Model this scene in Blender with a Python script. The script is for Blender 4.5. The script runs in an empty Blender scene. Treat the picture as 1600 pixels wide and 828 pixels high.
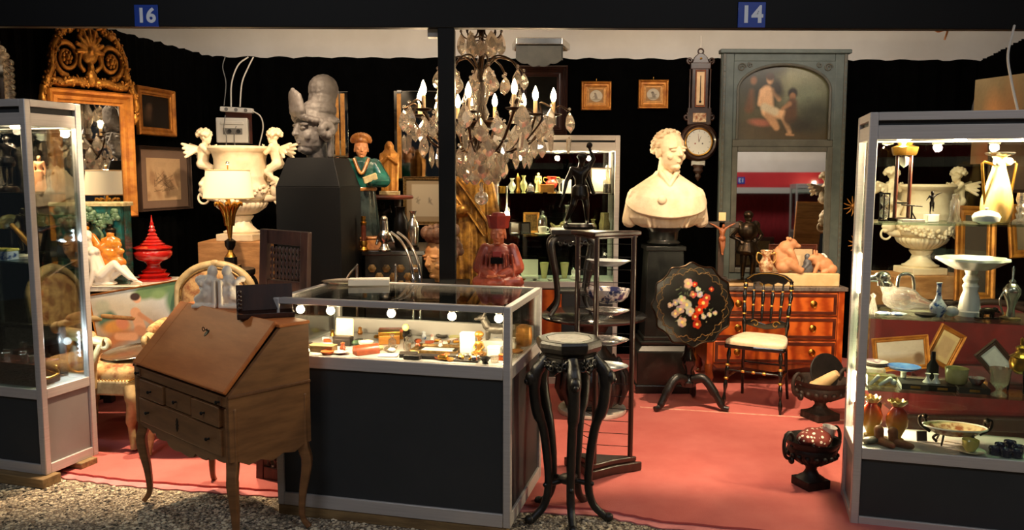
import bpy, bmesh, math, random
import numpy as np
from mathutils import Vector, Matrix, Euler
random.seed(7)
PI = math.pi
sc = bpy.context.scene
col = sc.collection
# ---------------------------------------------------------------- camera
FPX, PITCH, ROLL, EYE = 1280.0, 0.108, 0.003, 1.55
cd = bpy.data.cameras.new('camera'); cd.sensor_width = 36; cd.lens = 36*FPX/1600; cd.clip_start = .05; cd.clip_end = 100
cam = bpy.data.objects.new('camera', cd); col.objects.link(cam)
cam.matrix_world = Matrix.Translation((0, 0, EYE)) @ Matrix.Rotation(PI/2-PITCH, 4, 'X') @ Matrix.Rotation(ROLL, 4, 'Z')
sc.camera = cam
def at(u, v, y):
    "world point at depth y on the sight line through photo pixel (u, v)"
    a, b = u-800, v-414
    uu = a*math.cos(ROLL)+b*math.sin(ROLL); vv = -a*math.sin(ROLL)+b*math.cos(ROLL)
    dx, up = uu/FPX, -vv/FPX
    wy = math.cos(PITCH)+up*math.sin(PITCH); wz = -math.sin(PITCH)+up*math.cos(PITCH)
    k = y/wy
    return Vector((dx*k, y, EYE+wz*k))
def X(u, y, v=414): return at(u, v, y).x
def Z(v, y, u=800): return at(u, v, y).z
# ---------------------------------------------------------------- world, lamps, exposure
w = bpy.data.worlds.new('hall_air'); sc.world = w; w.use_nodes = True
w.node_tree.nodes['Background'].inputs[0].default_value = (.80, .88, 1, 1)
w.node_tree.nodes['Background'].inputs[1].default_value = .017
sc.view_settings.view_transform = 'Standard'; sc.view_settings.look = 'None'
sc.view_settings.exposure = 0.0; sc.view_settings.gamma = 1; sc.view_settings.use_curve_mapping = False
WARM = (1, .72, .42); WARM2 = (1, .74, .47); COOL = (.78, .9, 1)
def spot(name, loc, aim, power, angle=60, blend=.5, colr=WARM2, size=.03):
    l = bpy.data.lights.new(name, 'SPOT'); l.energy = power; l.color = colr; l.spot_size = math.radians(angle); l.spot_blend = blend; l.shadow_soft_size = size
    o = bpy.data.objects.new(name, l); col.objects.link(o); o.location = loc
    o.rotation_euler = (Vector(aim)-Vector(loc)).to_track_quat('-Z', 'Y').to_euler(); return o
def bulb_light(name, loc, power, colr=WARM, size=.02, parent=None):
    l = bpy.data.lights.new(name, 'POINT'); l.energy = power; l.color = colr; l.shadow_soft_size = size
    o = bpy.data.objects.new(name, l); col.objects.link(o); o.location = loc
    if parent: o.parent = parent
    return o
def area(name, loc, aim, power, sx, sy, colr=WARM2):
    l = bpy.data.lights.new(name, 'AREA'); l.shape = 'RECTANGLE'; l.size = sx; l.size_y = sy; l.energy = power; l.color = colr
    o = bpy.data.objects.new(name, l); col.objects.link(o); o.location = loc
    o.rotation_euler = (Vector(aim)-Vector(loc)).to_track_quat('-Z', 'Y').to_euler(); return o
# spot lamps clamped along the inside of the front beam
spot('beam_spot', (-1.35, 4.45, 2.75), (-1.7, 3.75, 0), 430, 84, .6)
spot('beam_spot', (-1.2, 4.5, 2.7), (-1.9, 5.9, 1.35), 230, 52, .7)
spot('beam_spot', (.75, 4.5, 2.75), (1.1, 5.85, 1.3), 88, 48, .8)
spot('beam_spot', (1.15, 4.5, 2.75), (1.9, 6.0, .6), 250, 60, .8)
spot('beam_spot', (.95, 4.45, 2.75), (1.05, 4.2, 0), 330, 84, .8)
spot('beam_spot', (-.9, 4.5, 2.7), (-.75, 5.5, 1.2), 210, 50, .8)
spot('beam_spot', (-2.0, 4.45, 2.7), (-2.6, 5.4, 1.3), 190, 60, .8)
spot('beam_spot', (2.1, 4.6, 2.75), (2.75, 5.6, 1.2), 190, 60, .8)
spot('beam_spot', (-2.05, 4.5, 2.75), (-2.1, 3.85, 0), 420, 46, .5)
# hall lamps high above the aisle
area('hall_lamp', (-2.2, -.2, 4.6), (-1.8, 3.6, .6), 48, 1.8, .4, (.92, .95, 1))
area('hall_lamp', (2.2, -.2, 4.6), (1.8, 3.6, .6), 46, 1.8, .4, (.92, .95, 1))
area('hall_lamp', (5.0, -2.6, 4.2), (5.2, -5.0, 1.8), 90, 3, .4, (1, .93, .85))
# fill lights without fixtures, added behind the beam to brighten the tent canvas
area('canvas_fill', (-1.2, 5.6, 2.75), (-1.2, 7.4, 2.85), 17, 2.2, .12, (1, .86, .7))
area('canvas_fill', (2.0, 5.6, 2.75), (2.0, 7.4, 2.85), 17, 2.2, .12, (1, .86, .7))
# ---------------------------------------------------------------- materials
MATS = {}
def M(name, c1, c2=None, rough=.5, metal=0., scale=12., bump=0., bscale=None, kind='noise', stretch=(1, 1, 1), spec=.5, coat=0., lo=.35, hi=.65, detail=5., emit=None, estr=0., sheen=0., rvar=0., trans=0.):
    m = bpy.data.materials.new(name); m.use_nodes = True; nt = m.node_tree; N = nt.nodes; L = nt.links
    b = N['Principled BSDF']; I = b.inputs
    def c4(c): return (c[0], c[1], c[2], 1)
    I['Base Color'].default_value = c4(c1); I['Roughness'].default_value = rough; I['Metallic'].default_value = metal
    I['Specular IOR Level'].default_value = spec; I['Coat Weight'].default_value = coat; I['Coat Roughness'].default_value = .12
    I['Sheen Weight'].default_value = sheen
    if trans: I['Transmission Weight'].default_value = trans
    if emit: I['Emission Color'].default_value = c4(emit); I['Emission Strength'].default_value = estr
    tc = N.new('ShaderNodeTexCoord'); mp = N.new('ShaderNodeMapping'); mp.inputs['Scale'].default_value = stretch
    L.new(tc.outputs['Object'], mp.inputs['Vector'])
    def tex(k, s):
        if k == 'voronoi':
            t = N.new('ShaderNodeTexVoronoi'); t.inputs['Scale'].default_value = s; o = t.outputs['Distance']
        elif k == 'wave':
            t = N.new('ShaderNodeTexWave'); t.inputs['Scale'].default_value = s; t.inputs['Distortion'].default_value = 5; t.inputs['Detail'].default_value = 3; t.inputs['Detail Scale'].default_value = 1.5; o = t.outputs['Fac']
        elif k == 'checker':
            t = N.new('ShaderNodeTexChecker'); t.inputs['Scale'].default_value = s; o = t.outputs['Fac']
        else:
            t = N.new('ShaderNodeTexNoise'); t.inputs['Scale'].default_value = s; t.inputs['Detail'].default_value = detail; t.inputs['Roughness'].default_value = .62
            if k == 'marble': t.inputs['Distortion'].default_value = 2.2
            o = t.outputs['Fac']
        L.new(mp.outputs['Vector'], t.inputs['Vector']); return o
    if c2 is not None or rvar:
        o = tex(kind, scale)
        r = N.new('ShaderNodeValToRGB'); r.color_ramp.elements[0].position = lo; r.color_ramp.elements[1].position = hi
        r.color_ramp.elements[0].color = c4(c1); r.color_ramp.elements[1].color = c4(c2 or c1)
        L.new(o, r.inputs['Fac']); L.new(r.outputs['Color'], I['Base Color'])
        if rvar:
            mr = N.new('ShaderNodeMapRange'); mr.inputs['To Min'].default_value = max(.02, rough-rvar); mr.inputs['To Max'].default_value = rough+rvar
            L.new(o, mr.inputs['Value']); L.new(mr.outputs['Result'], I['Roughness'])
    if bump:
        o = tex('voronoi' if kind == 'voronoi' else 'noise', bscale or scale*3)
        bn = N.new('ShaderNodeBump'); bn.inputs['Strength'].default_value = bump; bn.inputs['Distance'].default_value = .01
        L.new(o, bn.inputs['Height']); L.new(bn.outputs['Normal'], I['Normal'])
    MATS[name] = m; return m
def pane_mat(name, tint=(.93, .97, .95), refl=.55, rough=.0):
    m = bpy.data.materials.new(name); m.use_nodes = True; nt = m.node_tree; N = nt.nodes; L = nt.links
    for n in list(N): N.remove(n)
    out = N.new('ShaderNodeOutputMaterial'); mix = N.new('ShaderNodeMixShader'); tr = N.new('ShaderNodeBsdfTransparent'); gl = N.new('ShaderNodeBsdfGlossy')
    tr.inputs[0].default_value = (*tint, 1); gl.inputs['Roughness'].default_value = rough
    fr = N.new('ShaderNodeFresnel'); fr.inputs[0].default_value = 1.45
    mu = N.new('ShaderNodeMath'); mu.operation = 'MULTIPLY'; mu.inputs[1].default_value = refl
    L.new(fr.outputs[0], mu.inputs[0]); L.new(mu.outputs[0], mix.inputs[0]); L.new(tr.outputs[0], mix.inputs[1]); L.new(gl.outputs[0], mix.inputs[2]); L.new(mix.outputs[0], out.inputs[0])
    MATS[name] = m; return m
def crystal_mat(name, tint=(1, .96, .9), ior=1.5, mixv=.35, tlv=.1, glv=.12):
    "cut glass: refracting, with clear see-through share so that lamplight reaches the far side"
    m = bpy.data.materials.new(name); m.use_nodes = True; nt = m.node_tree; N = nt.nodes; L = nt.links
    for n in list(N): N.remove(n)
    out = N.new('ShaderNodeOutputMaterial'); mix = N.new('ShaderNodeMixShader'); tr = N.new('ShaderNodeBsdfTransparent'); gl = N.new('ShaderNodeBsdfGlass')
    mx2 = N.new('ShaderNodeMixShader'); tl = N.new('ShaderNodeBsdfTranslucent'); tl.inputs[0].default_value = (*tint, 1); mx2.inputs[0].default_value = tlv
    gl.inputs['Color'].default_value = (*tint, 1); gl.inputs['IOR'].default_value = ior; gl.inputs['Roughness'].default_value = .02
    tr.inputs[0].default_value = (*tint, 1); mix.inputs[0].default_value = 1-mixv
    mx3 = N.new('ShaderNodeMixShader'); gs = N.new('ShaderNodeBsdfGlossy'); gs.inputs['Roughness'].default_value = .13; gs.inputs['Color'].default_value = (*tint, 1); mx3.inputs[0].default_value = glv
    L.new(tr.outputs[0], mix.inputs[1]); L.new(gl.outputs[0], mix.inputs[2]); L.new(mix.outputs[0], mx3.inputs[1]); L.new(gs.outputs[0], mx3.inputs[2]); L.new(mx3.outputs[0], mx2.inputs[1]); L.new(tl.outputs[0], mx2.inputs[2]); L.new(mx2.outputs[0], out.inputs[0])
    MATS[name] = m; return m
def vc_mat(name, rough=.5, coat=0., metal=0., bump=0., bscale=200):
    "flat print: the picture's own colours from the sheet's colour attribute"
    m = M(name, (1, 1, 1), rough=rough, coat=coat, metal=metal, bump=bump, bscale=bscale); nt = m.node_tree
    a = nt.nodes.new('ShaderNodeAttribute'); a.attribute_name = 'print'
    nt.links.new(a.outputs['Color'], nt.nodes['Principled BSDF'].inputs['Base Color']); return m
def s2l(*c): return tuple(((x/255)/12.92 if x/255 <= .04045 else ((x/255+.055)/1.055)**2.4) for x in c)
# ---------------------------------------------------------------- mesh builder
class MB:
    def __init__(s): s.v = []; s.f = []
    def add(s, vs, fs, mx=None):
        n = len(s.v)
        s.v += [tuple(mx @ Vector(p)) for p in vs] if mx is not None else [tuple(p) for p in vs]
        s.f += [tuple(i+n for i in f) for f in fs]; return s
    def box(s, c, d, rot=None):
        hx, hy, hz = d[0]/2, d[1]/2, d[2]/2
        vs = [(-hx, -hy, -hz), (hx, -hy, -hz), (hx, hy, -hz), (-hx, hy, -hz), (-hx, -hy, hz), (hx, -hy, hz), (hx, hy, hz), (-hx, hy, hz)]
        fs = [(0, 3, 2, 1), (4, 5, 6, 7), (0, 1, 5, 4), (1, 2, 6, 5), (2, 3, 7, 6), (3, 0, 4, 7)]
        mx = Matrix.Translation(c)
        if rot: mx = mx @ Euler(rot).to_matrix().to_4x4()
        return s.add(vs, fs, mx)
    def b2(s, a, b): return s.box([(a[i]+b[i])/2 for i in range(3)], [abs(b[i]-a[i]) for i in range(3)])
    def frame2(s, a, b, d, up=(0, 0, 1)):
        "bar of section d=(w,h) from a to b"
        a, b = Vector(a), Vector(b); z = (b-a); l = z.length; z.normalize(); x = Vector(up).cross(z)
        if x.length < 1e-4: x = Vector((1, 0, 0)).cross(z)
        x.normalize(); y = z.cross(x); mx = Matrix((x, y, z)).transposed().to_4x4(); mx.translation = (a+b)/2
        m = MB().box((0, 0, 0), (d[0], d[1], l)); return s.add(m.v, m.f, mx)
    def lathe(s, prof, n=24, c=(0, 0, 0), fold=0, amp=0., sq=1., rz=0., mx=None, a0=0., a1=2*PI):
        rings = []; vs = []; full = abs(a1-a0-2*PI) < 1e-6
        k = n if full else n+1
        for (r, z) in prof:
            for i in range(k):
                a = a0+(a1-a0)*i/n+rz; rr = r*(1+amp*math.cos(fold*a)) if fold else r
                vs.append((c[0]+rr*math.cos(a), c[1]+rr*math.sin(a)*sq, c[2]+z))
        fs = []
        for j in range(len(prof)-1):
            for i in range(k if full else k-1):
                fs.append((j*k+i, j*k+(i+1) % k, (j+1)*k+(i+1) % k, (j+1)*k+i))
        if full:
            if prof[0][0] > 1e-5: fs.append(tuple(range(k-1, -1, -1)))
            if prof[-1][0] > 1e-5: fs.append(tuple((len(prof)-1)*k+i for i in range(k)))
        return s.add(vs, fs, mx)
    def sph(s, c, r, n=14, m=9, rot=None, mx=None):
        if not hasattr(r, '__len__'): r = (r, r, r)
        vs = [(0, 0, -r[2])]; fs = []
        for j in range(1, m):
            t = -PI/2+PI*j/m
            for i in range(n):
                a = 2*PI*i/n; vs.append((r[0]*math.cos(t)*math.cos(a), r[1]*math.cos(t)*math.sin(a), r[2]*math.sin(t)))
        vs.append((0, 0, r[2]))
        for i in range(n): fs.append((0, 1+(i+1) % n, 1+i))
        for j in range(m-2):
            for i in range(n): fs.append((1+j*n+i, 1+j*n+(i+1) % n, 1+(j+1)*n+(i+1) % n, 1+(j+1)*n+i))
        e = 1+(m-2)*n
        for i in range(n): fs.append((e+i, e+(i+1) % n, len(vs)-1))
        t = Matrix.Translation(c)
        if rot: t = t @ Euler(rot).to_matrix().to_4x4()
        return s.add(vs, fs, t if mx is None else mx @ t)
    def tube(s, path, r, n=8, sy=1., cap=True, closed=False):
        P = [Vector(p) for p in path]; k = len(P); R = r if hasattr(r, '__len__') else [r]*k
        vs = []; fs = []; ref = None
        for i in range(k):
            if closed: t = P[(i+1) % k]-P[i-1]
            else: t = P[min(i+1, k-1)]-P[max(i-1, 0)]
            t.normalize()
            if ref is None:
                ref = Vector((0, 0, 1)) if abs(t.z) < .9 else Vector((0, 1, 0))
            x = ref-t*ref.dot(t)
            if x.length < 1e-5: x = Vector((1, 0, 0))-t*t.x
            x.normalize(); ref = x; y = t.cross(x)
            for j in range(n):
                a = 2*PI*j/n; vs.append(tuple(P[i]+x*(R[i]*math.cos(a)*sy)+y*(R[i]*math.sin(a))))
        for i in range(k if closed else k-1):
            for j in range(n):
                i2 = (i+1) % k; fs.append((i*n+j, i*n+(j+1) % n, i2*n+(j+1) % n, i2*n+j))
        if cap and not closed: fs.append(tuple(range(n-1, -1, -1))); fs.append(tuple((k-1)*n+j for j in range(n)))
        return s.add(vs, fs)
    def cap(s, a, b, r0, r1, n=10):
        "tapered capsule"
        a, b = Vector(a), Vector(b); d = b-a; l = d.length
        if l < 1e-6: return s.sph(a, r0)
        q = d.to_track_quat('Z', 'Y').to_matrix().to_4x4(); q.translation = a
        pr = [(0, -r0)]+[(r0*math.cos(t), r0*math.sin(t)) for t in (-PI/3, -PI/6, 0)]+[(r1*math.cos(t), l+r1*math.sin(t)) for t in (0, PI/6, PI/3)]+[(0, l+r1)]
        return s.lathe(pr, n, mx=q)
    def prism(s, poly, t0, t1, ax='y', o=(0, 0, 0), mx=None):
        "poly in the plane perpendicular to ax, extruded t0..t1"
        def p3(p, t):
            q = {'y': (p[0], t, p[1]), 'z': (p[0], p[1], t), 'x': (t, p[0], p[1])}[ax]; return (q[0]+o[0], q[1]+o[1], q[2]+o[2])
        n = len(poly); vs = [p3(p, t0) for p in poly]+[p3(p, t1) for p in poly]
        fs = [tuple(range(n)), tuple(range(2*n-1, n-1, -1))]+[(i, i+n, (i+1) % n+n, (i+1) % n) for i in range(n)]
        return s.add(vs, fs, mx)
    def robe(s, rings, n=40, fold=9, amp=.06, c=(0, 0, 0), tw=0.):
        "rings (z, rx, ry, ox, oy) closed loft with drapery folds"
        vs = []; fs = []
        for j, q in enumerate(rings):
            z, rx, ry = q[:3]; ox, oy = (q[3], q[4]) if len(q) > 3 else (0, 0); am = amp*(q[5] if len(q) > 5 else 1)
            for i in range(n):
                a = 2*PI*i/n; k = 1+am*(math.sin(fold*a+tw*j)+.5*math.sin(fold*1.7*a+1+tw*j*.6))
                vs.append((c[0]+ox+rx*k*math.cos(a), c[1]+oy+ry*k*math.sin(a), c[2]+z))
        for j in range(len(rings)-1):
            for i in range(n): fs.append((j*n+i, j*n+(i+1) % n, (j+1)*n+(i+1) % n, (j+1)*n+i))
        fs.append(tuple(range(n-1, -1, -1))); fs.append(tuple((len(rings)-1)*n+i for i in range(n)))
        return s.add(vs, fs)
    def join(s, o, mx=None): return s.add(o.v, o.f, mx)
    def mesh(s, name, smooth=None):
        me = bpy.data.meshes.new(name); me.from_pydata(s.v, [], s.f)
        bm = bmesh.new(); bm.from_mesh(me); bmesh.ops.recalc_face_normals(bm, faces=bm.faces); bm.to_mesh(me); bm.free()
        if smooth is not None:
            me.shade_smooth()
            if smooth < 180: me.set_sharp_from_angle(angle=math.radians(smooth))
        return me
def link(name, me, mat=None, parent=None, loc=None, rot=None):
    o = bpy.data.objects.new(name, me); col.objects.link(o)
    if me is not None and mat is not None and not me.materials: me.materials.append(mat if not isinstance(mat, str) else MATS[mat])
    if loc is not None: o.location = loc
    if rot is not None: o.rotation_euler = rot if hasattr(rot, '__len__') else (0, 0, rot)
    if parent is not None: o.parent = parent
    return o
def tag(o, label, cat, group=None):
    o['label'] = label; o['category'] = cat
    if group: o['group'] = group
    return o
def T(name, label, cat, loc=(0, 0, 0), rz=0., group=None):
    o = bpy.data.objects.new(name, None); col.objects.link(o); o.empty_display_size = .05; o.location = loc
    o.rotation_euler = rz if hasattr(rz, '__len__') else (0, 0, rz)
    return tag(o, label, cat, group)
def P(name, mb, mat, parent, smooth=40, bev=0., loc=None, rot=None, seg=2):
    o = link(name, mb if not isinstance(mb, MB) else mb.mesh(name, smooth), mat, parent, loc, rot)
    if bev:
        b = o.modifiers.new('bevel', 'BEVEL'); b.width = bev; b.segments = seg; b.limit_method = 'ANGLE'; b.harden_normals = False
    return o
def S(name, mb, mat, label, cat, loc=(0, 0, 0), rz=0., group=None, smooth=40, bev=0.):
    o = P(name, mb, mat, None, smooth, bev, loc, rz); return tag(o, label, cat, group)
def ST(name, mb, mat, parent=None, smooth=None, bev=0.):
    o = P(name, mb, mat, parent, smooth, bev)
    if parent is None: o['kind'] = 'structure'
    return o
def copy_tree(o, parent=None):
    c = o.copy(); col.objects.link(c); c.parent = parent
    for ch in list(o.children):
        if ch.type != 'LIGHT': copy_tree(ch, c)
    return c
def blob(mb, voxel, smooth=3, disp=0., dscale=.02, dec=0.):
    "fuse the pieces of mb into one continuous sculpted skin"
    me = mb.mesh('tmp'); o = bpy.data.objects.new('tmp', me); tmpc.objects.link(o)
    r = o.modifiers.new('r', 'REMESH'); r.mode = 'VOXEL'; r.voxel_size = voxel
    if smooth:
        q = o.modifiers.new('s', 'SMOOTH'); q.factor = .5; q.iterations = smooth
    if disp:
        t = bpy.data.textures.new('t', 'CLOUDS'); t.noise_scale = dscale
        d = o.modifiers.new('d', 'DISPLACE'); d.texture = t; d.strength = disp; d.texture_coords = 'LOCAL'
    vl.update(); dg = vl.depsgraph
    res = bpy.data.meshes.new_from_object(o.evaluated_get(dg)); bpy.data.objects.remove(o); bpy.data.meshes.remove(me)
    res.shade_smooth(); res.materials.clear(); return res
tmps = bpy.data.scenes.new('tmp_scene'); tmpc = tmps.collection; vl = tmps.view_layers[0]
def arc(c, r, a0, a1, n, pl='xz', ry=None):
    ry = r if ry is None else ry; out = []
    for i in range(n+1):
        a = a0+(a1-a0)*i/n; p, q = r*math.cos(a), ry*math.sin(a)
        out.append({'xz': (c[0]+p, c[1], c[2]+q), 'xy': (c[0]+p, c[1]+q, c[2]), 'yz': (c[0], c[1]+p, c[2]+q)}[pl])
    return out
def bez(*pts, n=12):
    "Catmull-Rom through the points"
    P_ = [Vector(p) for p in pts]; P_ = [P_[0]*2-P_[1]]+P_+[P_[-1]*2-P_[-2]]; out = []
    for i in range(1, len(P_)-2):
        a, b, c, d = P_[i-1:i+3]
        for k in range(n):
            t = k/n; out.append(.5*((2*b)+(c-a)*t+(2*a-5*b+4*c-d)*t*t+(3*b-a-3*c+d)*t**3))
    out.append(P_[-2]); return out
def spiral(c, r0, r1, a0, turns, n=30, pl='xz', y=0):
    out = []
    for i in range(n+1):
        t = i/n; r = r0+(r1-r0)*t; a = a0+turns*2*PI*t
        out.append((c[0]+r*math.cos(a), c[1], c[2]+r*math.sin(a)))
    return out
# flat prints -------------------------------------------------------------
def sheet(name, wd, ht, nx, ny, shapes, mat, parent, loc=(0, 0, 0), rot=None, noise=.0, seed=1, bg=(.5, .5, .5), bg2=None, mask=None):
    "upright picture sheet in local xz (facing -y); shapes: (kind, ... , srgb, soft) in 0..1 coordinates, y up"
    xs = np.linspace(0, 1, nx+1); ys = np.linspace(0, 1, ny+1); U, V = np.meshgrid(xs, ys); asp = wd/ht
    A = np.array(s2l(*bg)); C = np.ones(U.shape+(3,))*A
    if bg2 is not None: C = C*V[..., None]+np.array(s2l(*bg2))*(1-V[..., None])
    rng = np.random.RandomState(seed)
    for sh in shapes:
        k = sh[0]; c = np.array(s2l(*sh[-2])); soft = sh[-1]
        if k == 'e':      # ellipse cx cy rx ry rot
            cx, cy, rx, ry, a = sh[1:6]; dx, dy = (U-cx)*asp, V-cy
            p = dx*math.cos(a)+dy*math.sin(a); q = -dx*math.sin(a)+dy*math.cos(a)
            d = (np.sqrt((p/(rx*asp))**2+(q/ry)**2)-1)*min(rx*asp, ry)
        elif k == 'l':    # limb x0 y0 x1 y1 r0 r1
            x0, y0, x1, y1, r0, r1 = sh[1:7]; bx, by = (x1-x0)*asp, y1-y0; dx, dy = (U-x0)*asp, V-y0
            t = np.clip((dx*bx+dy*by)/(bx*bx+by*by+1e-9), 0, 1); d = np.sqrt((dx-t*bx)**2+(dy-t*by)**2)-(r0+(r1-r0)*t)
        elif k == 'r':    # rectangle
            x0, y0, x1, y1 = sh[1:5]; d = np.maximum(np.maximum((x0-U)*asp, (U-x1)*asp), np.maximum(y0-V, V-y1))
        a = np.clip(.5-d/max(soft, 1e-4), 0, 1)[..., None]; C = C*(1-a)+c*a
    if noise:
        n1 = rng.rand(*U.shape); n2 = np.kron(rng.rand(ny//8+2, nx//8+2), np.ones((8, 8)))[:ny+1, :nx+1]
        C = C*(1+noise*((n1-.5)+(n2-.5)))[..., None]
    C = np.clip(C, 0, 1)
    vs = np.stack([(U-.5)*wd, np.zeros_like(U), (V-.5)*ht], -1).reshape(-1, 3)
    fs = []
    for j in range(ny):
        for i in range(nx):
            if mask is not None and not mask((i+.5)/nx, (j+.5)/ny): continue
            a = j*(nx+1)+i; fs.append((a, a+1, a+nx+2, a+nx+1))
    me = bpy.data.meshes.new(name); me.from_pydata(vs.tolist(), [], fs)
    at_ = me.color_attributes.new('print', 'FLOAT_COLOR', 'POINT')
    at_.data.foreach_set('color', np.concatenate([C.reshape(-1, 3), np.ones((C.size//3, 1))], 1).astype(np.float32).ravel())
    return link(name, me, mat, parent, loc, rot)
def text_obj(name, txt, size, mat, parent, loc, rot=(PI/2, 0, 0), ext=.001, bold=.0, align='CENTER'):
    cu = bpy.data.curves.new(name, 'FONT'); cu.body = txt; cu.size = size; cu.extrude = ext; cu.offset = bold; cu.align_x = align; cu.align_y = 'CENTER'
    o = bpy.data.objects.new('tmp', cu); tmpc.objects.link(o); vl.update()
    me = bpy.data.meshes.new_from_object(o.evaluated_get(vl.depsgraph)); bpy.data.objects.remove(o); me.materials.clear()
    return link(name, me, mat, parent, loc, rot)
def frame_mb(wd, ht, bw, t, prof=None):
    "picture frame moulding: mitred profile (inset 0..bw, proud 0..t) round a wd x ht outside"
    prof = prof or [(0, 0), (0, .7), (.12, 1), (.3, .9), (.5, .55), (.75, .6), (.85, .45), (1, .4), (1, 0)]
    vs = []; fs = []; n = len(prof)
    for (sx, sz) in ((-1, -1), (1, -1), (1, 1), (-1, 1)):
        for (a, b) in prof: vs.append((sx*(wd/2-a*bw), -b*t, sz*(ht/2-a*bw)))
    for k in range(4):
        for i in range(n):
            fs.append((k*n+i, ((k+1) % 4)*n+i, ((k+1) % 4)*n+(i+1) % n, k*n+(i+1) % n))
    return MB().add(vs, fs)
def head(mb, c, s, yaw=0., pitch=0., hair=None, ear=1., mx=None, eyes=True):
    "sculpted head, s = chin-to-crown height, looking -y before yaw"
    R_ = Matrix.Translation(c) @ Matrix.Rotation(yaw, 4, 'Z') @ Matrix.Rotation(pitch, 4, 'X')
    if mx is not None: R_ = mx @ R_
    def e(p, r, rot=None): mb.sph([q*s for q in p], [q*s for q in r], 14, 10, rot, R_)
    def cp(a, b, r0, r1):
        t = MB().cap([q*s for q in a], [q*s for q in b], r0*s, r1*s, 8); mb.add(t.v, t.f, R_)
    e((0, .05, .12), (.36, .42, .38)); e((0, -.07, -.08), (.29, .33, .40)); e((0, -.16, -.36), (.16, .17, .13))
    cp((0, -.375, .08), (0, -.435, -.09), .03, .048); e((.04, -.385, -.10), (.035, .04, .026)); e((-.04, -.385, -.10), (.035, .04, .026))
    for k in (-1, 1):
        e((k*.15, -.31, .09), (.13, .07, .032), (0, k*.12, 0))
        if eyes: e((k*.14, -.325, .015), (.082, .055, .034)); e((k*.17, -.26, -.13), (.1, .08, .09))
        if ear: e((k*.335, .03, -.03), (.045, .09*ear, .125*ear)); e((k*.35, .04, -.10*ear), (.035, .05, .07*ear))
    e((0, -.350, -.215), (.09, .045, .02)); e((0, -.348, -.258), (.075, .045, .024)); e((0, -.30, -.385), (.09, .07, .06))
    return R_
def hand(mb, p, d, n, L, curl=.35, side=1):
    "palm and five fingers from wrist p along d, palm normal n, hand length L"
    p, d, n = Vector(p), Vector(d).normalized(), Vector(n); n = (n-d*n.dot(d)).normalized(); s = d.cross(n)*side
    for k, (o, l) in enumerate(((-.30, .40), (-.1, .48), (.1, .45), (.28, .36))):
        b = p+d*L*.5+s*o*L*.42; mb.cap(p+s*o*L*.25, b, L*.11, L*.085, 7)
        m = b+d*(l*L*.55)+n*(curl*L*.12); t = m+d*(l*L*.45*(1-curl))+n*(curl*L*.3)
        mb.cap(b, m, L*.062, L*.055, 7); mb.cap(m, t, L*.055, L*.042, 7)
    b = p+d*L*.18-s*L*.14; m = b+d*L*.2-s*L*.2+n*L*.05; t = m+d*L*.2-s*L*.03+n*L*.05
    mb.cap(b, m, L*.085, L*.07, 7); mb.cap(m, t, L*.065, L*.05, 7)
DEF = dict(pelvis=(0, 0, .53), chest=(0, .0, .73), neck=(0, .005, .83), head=(0, -.005, .925), hs=.135, yaw=0., hp=0.,
           sL=(.112, 0, .81), eL=(.15, .01, .645), wL=(.16, -.03, .49), sR=(-.112, 0, .81), eR=(-.15, .01, .645), wR=(-.16, -.03, .49),
           hL=(.05, 0, .51), kL=(.06, -.02, .285), aL=(.06, .01, .045), hR=(-.05, 0, .51), kR=(-.06, -.02, .285), aR=(-.06, .01, .045), fat=1., hands=True, feet=True, fdL=(0, -1, 0), fdR=(0, -1, 0), eyes=True)
def human(mb, h, pose=None, o=(0, 0, 0)):
    d = dict(DEF); d.update(pose or {}); f = d['fat']; O = Vector(o)
    def p(k): return O+Vector(d[k])*h
    def c(a, b, r0, r1): mb.cap(a, b, r0*h*f, r1*h*f, 10)
    pv, ch = p('pelvis'), p('chest'); ax = (ch-pv)
    q = ax.to_track_quat('Z', 'Y').to_euler()
    mb.sph(ch, (.1*h*f, .066*h*f, .105*h), 14, 9, None); mb.sph(pv, (.088*h*f, .068*h*f, .075*h), 14, 9, None); c(pv, ch, .07, .078)
    for k in 'LR':
        c(p('s'+k), ch+(p('s'+k)-ch)*.3, .042, .07)
        c(p('s'+k), p('e'+k), .038, .029); c(p('e'+k), p('w'+k), .030, .019)
        if d['hands']: hand(mb, p('w'+k), p('w'+k)-p('e'+k), (0, -1, 0.2), .1*h, .3, 1 if k == 'L' else -1)
        c(p('h'+k), p('k'+k), .064, .042); c(p('k'+k), p('a'+k), .044, .024)
        if d['feet']: c(p('a'+k)+Vector((0, 0, -.015*h)), p('a'+k)+Vector(d['fd'+k])*.1*h+Vector((0, 0, -.028*h)), .026, .017)
    c(p('neck')-Vector((0, 0, .02*h)), p('head'), .04, .036)
    return head(mb, p('head'), d['hs']*h, d['yaw'], d['hp'], eyes=d['eyes'])
sc.cycles.transparent_max_bounces = 40; sc.cycles.max_bounces = 10; sc.cycles.glossy_bounces = 5; sc.cycles.transmission_bounces = 8
sc.cycles.sample_clamp_indirect = 6; sc.cycles.caustics_reflective = False; sc.cycles.caustics_refractive = False
def G(u, v, z=0.):
    p = at(u, v, 1.0); return Vector((0, 0, EYE))+(p-Vector((0, 0, EYE)))*((z-EYE)/(p.z-EYE))
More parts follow.
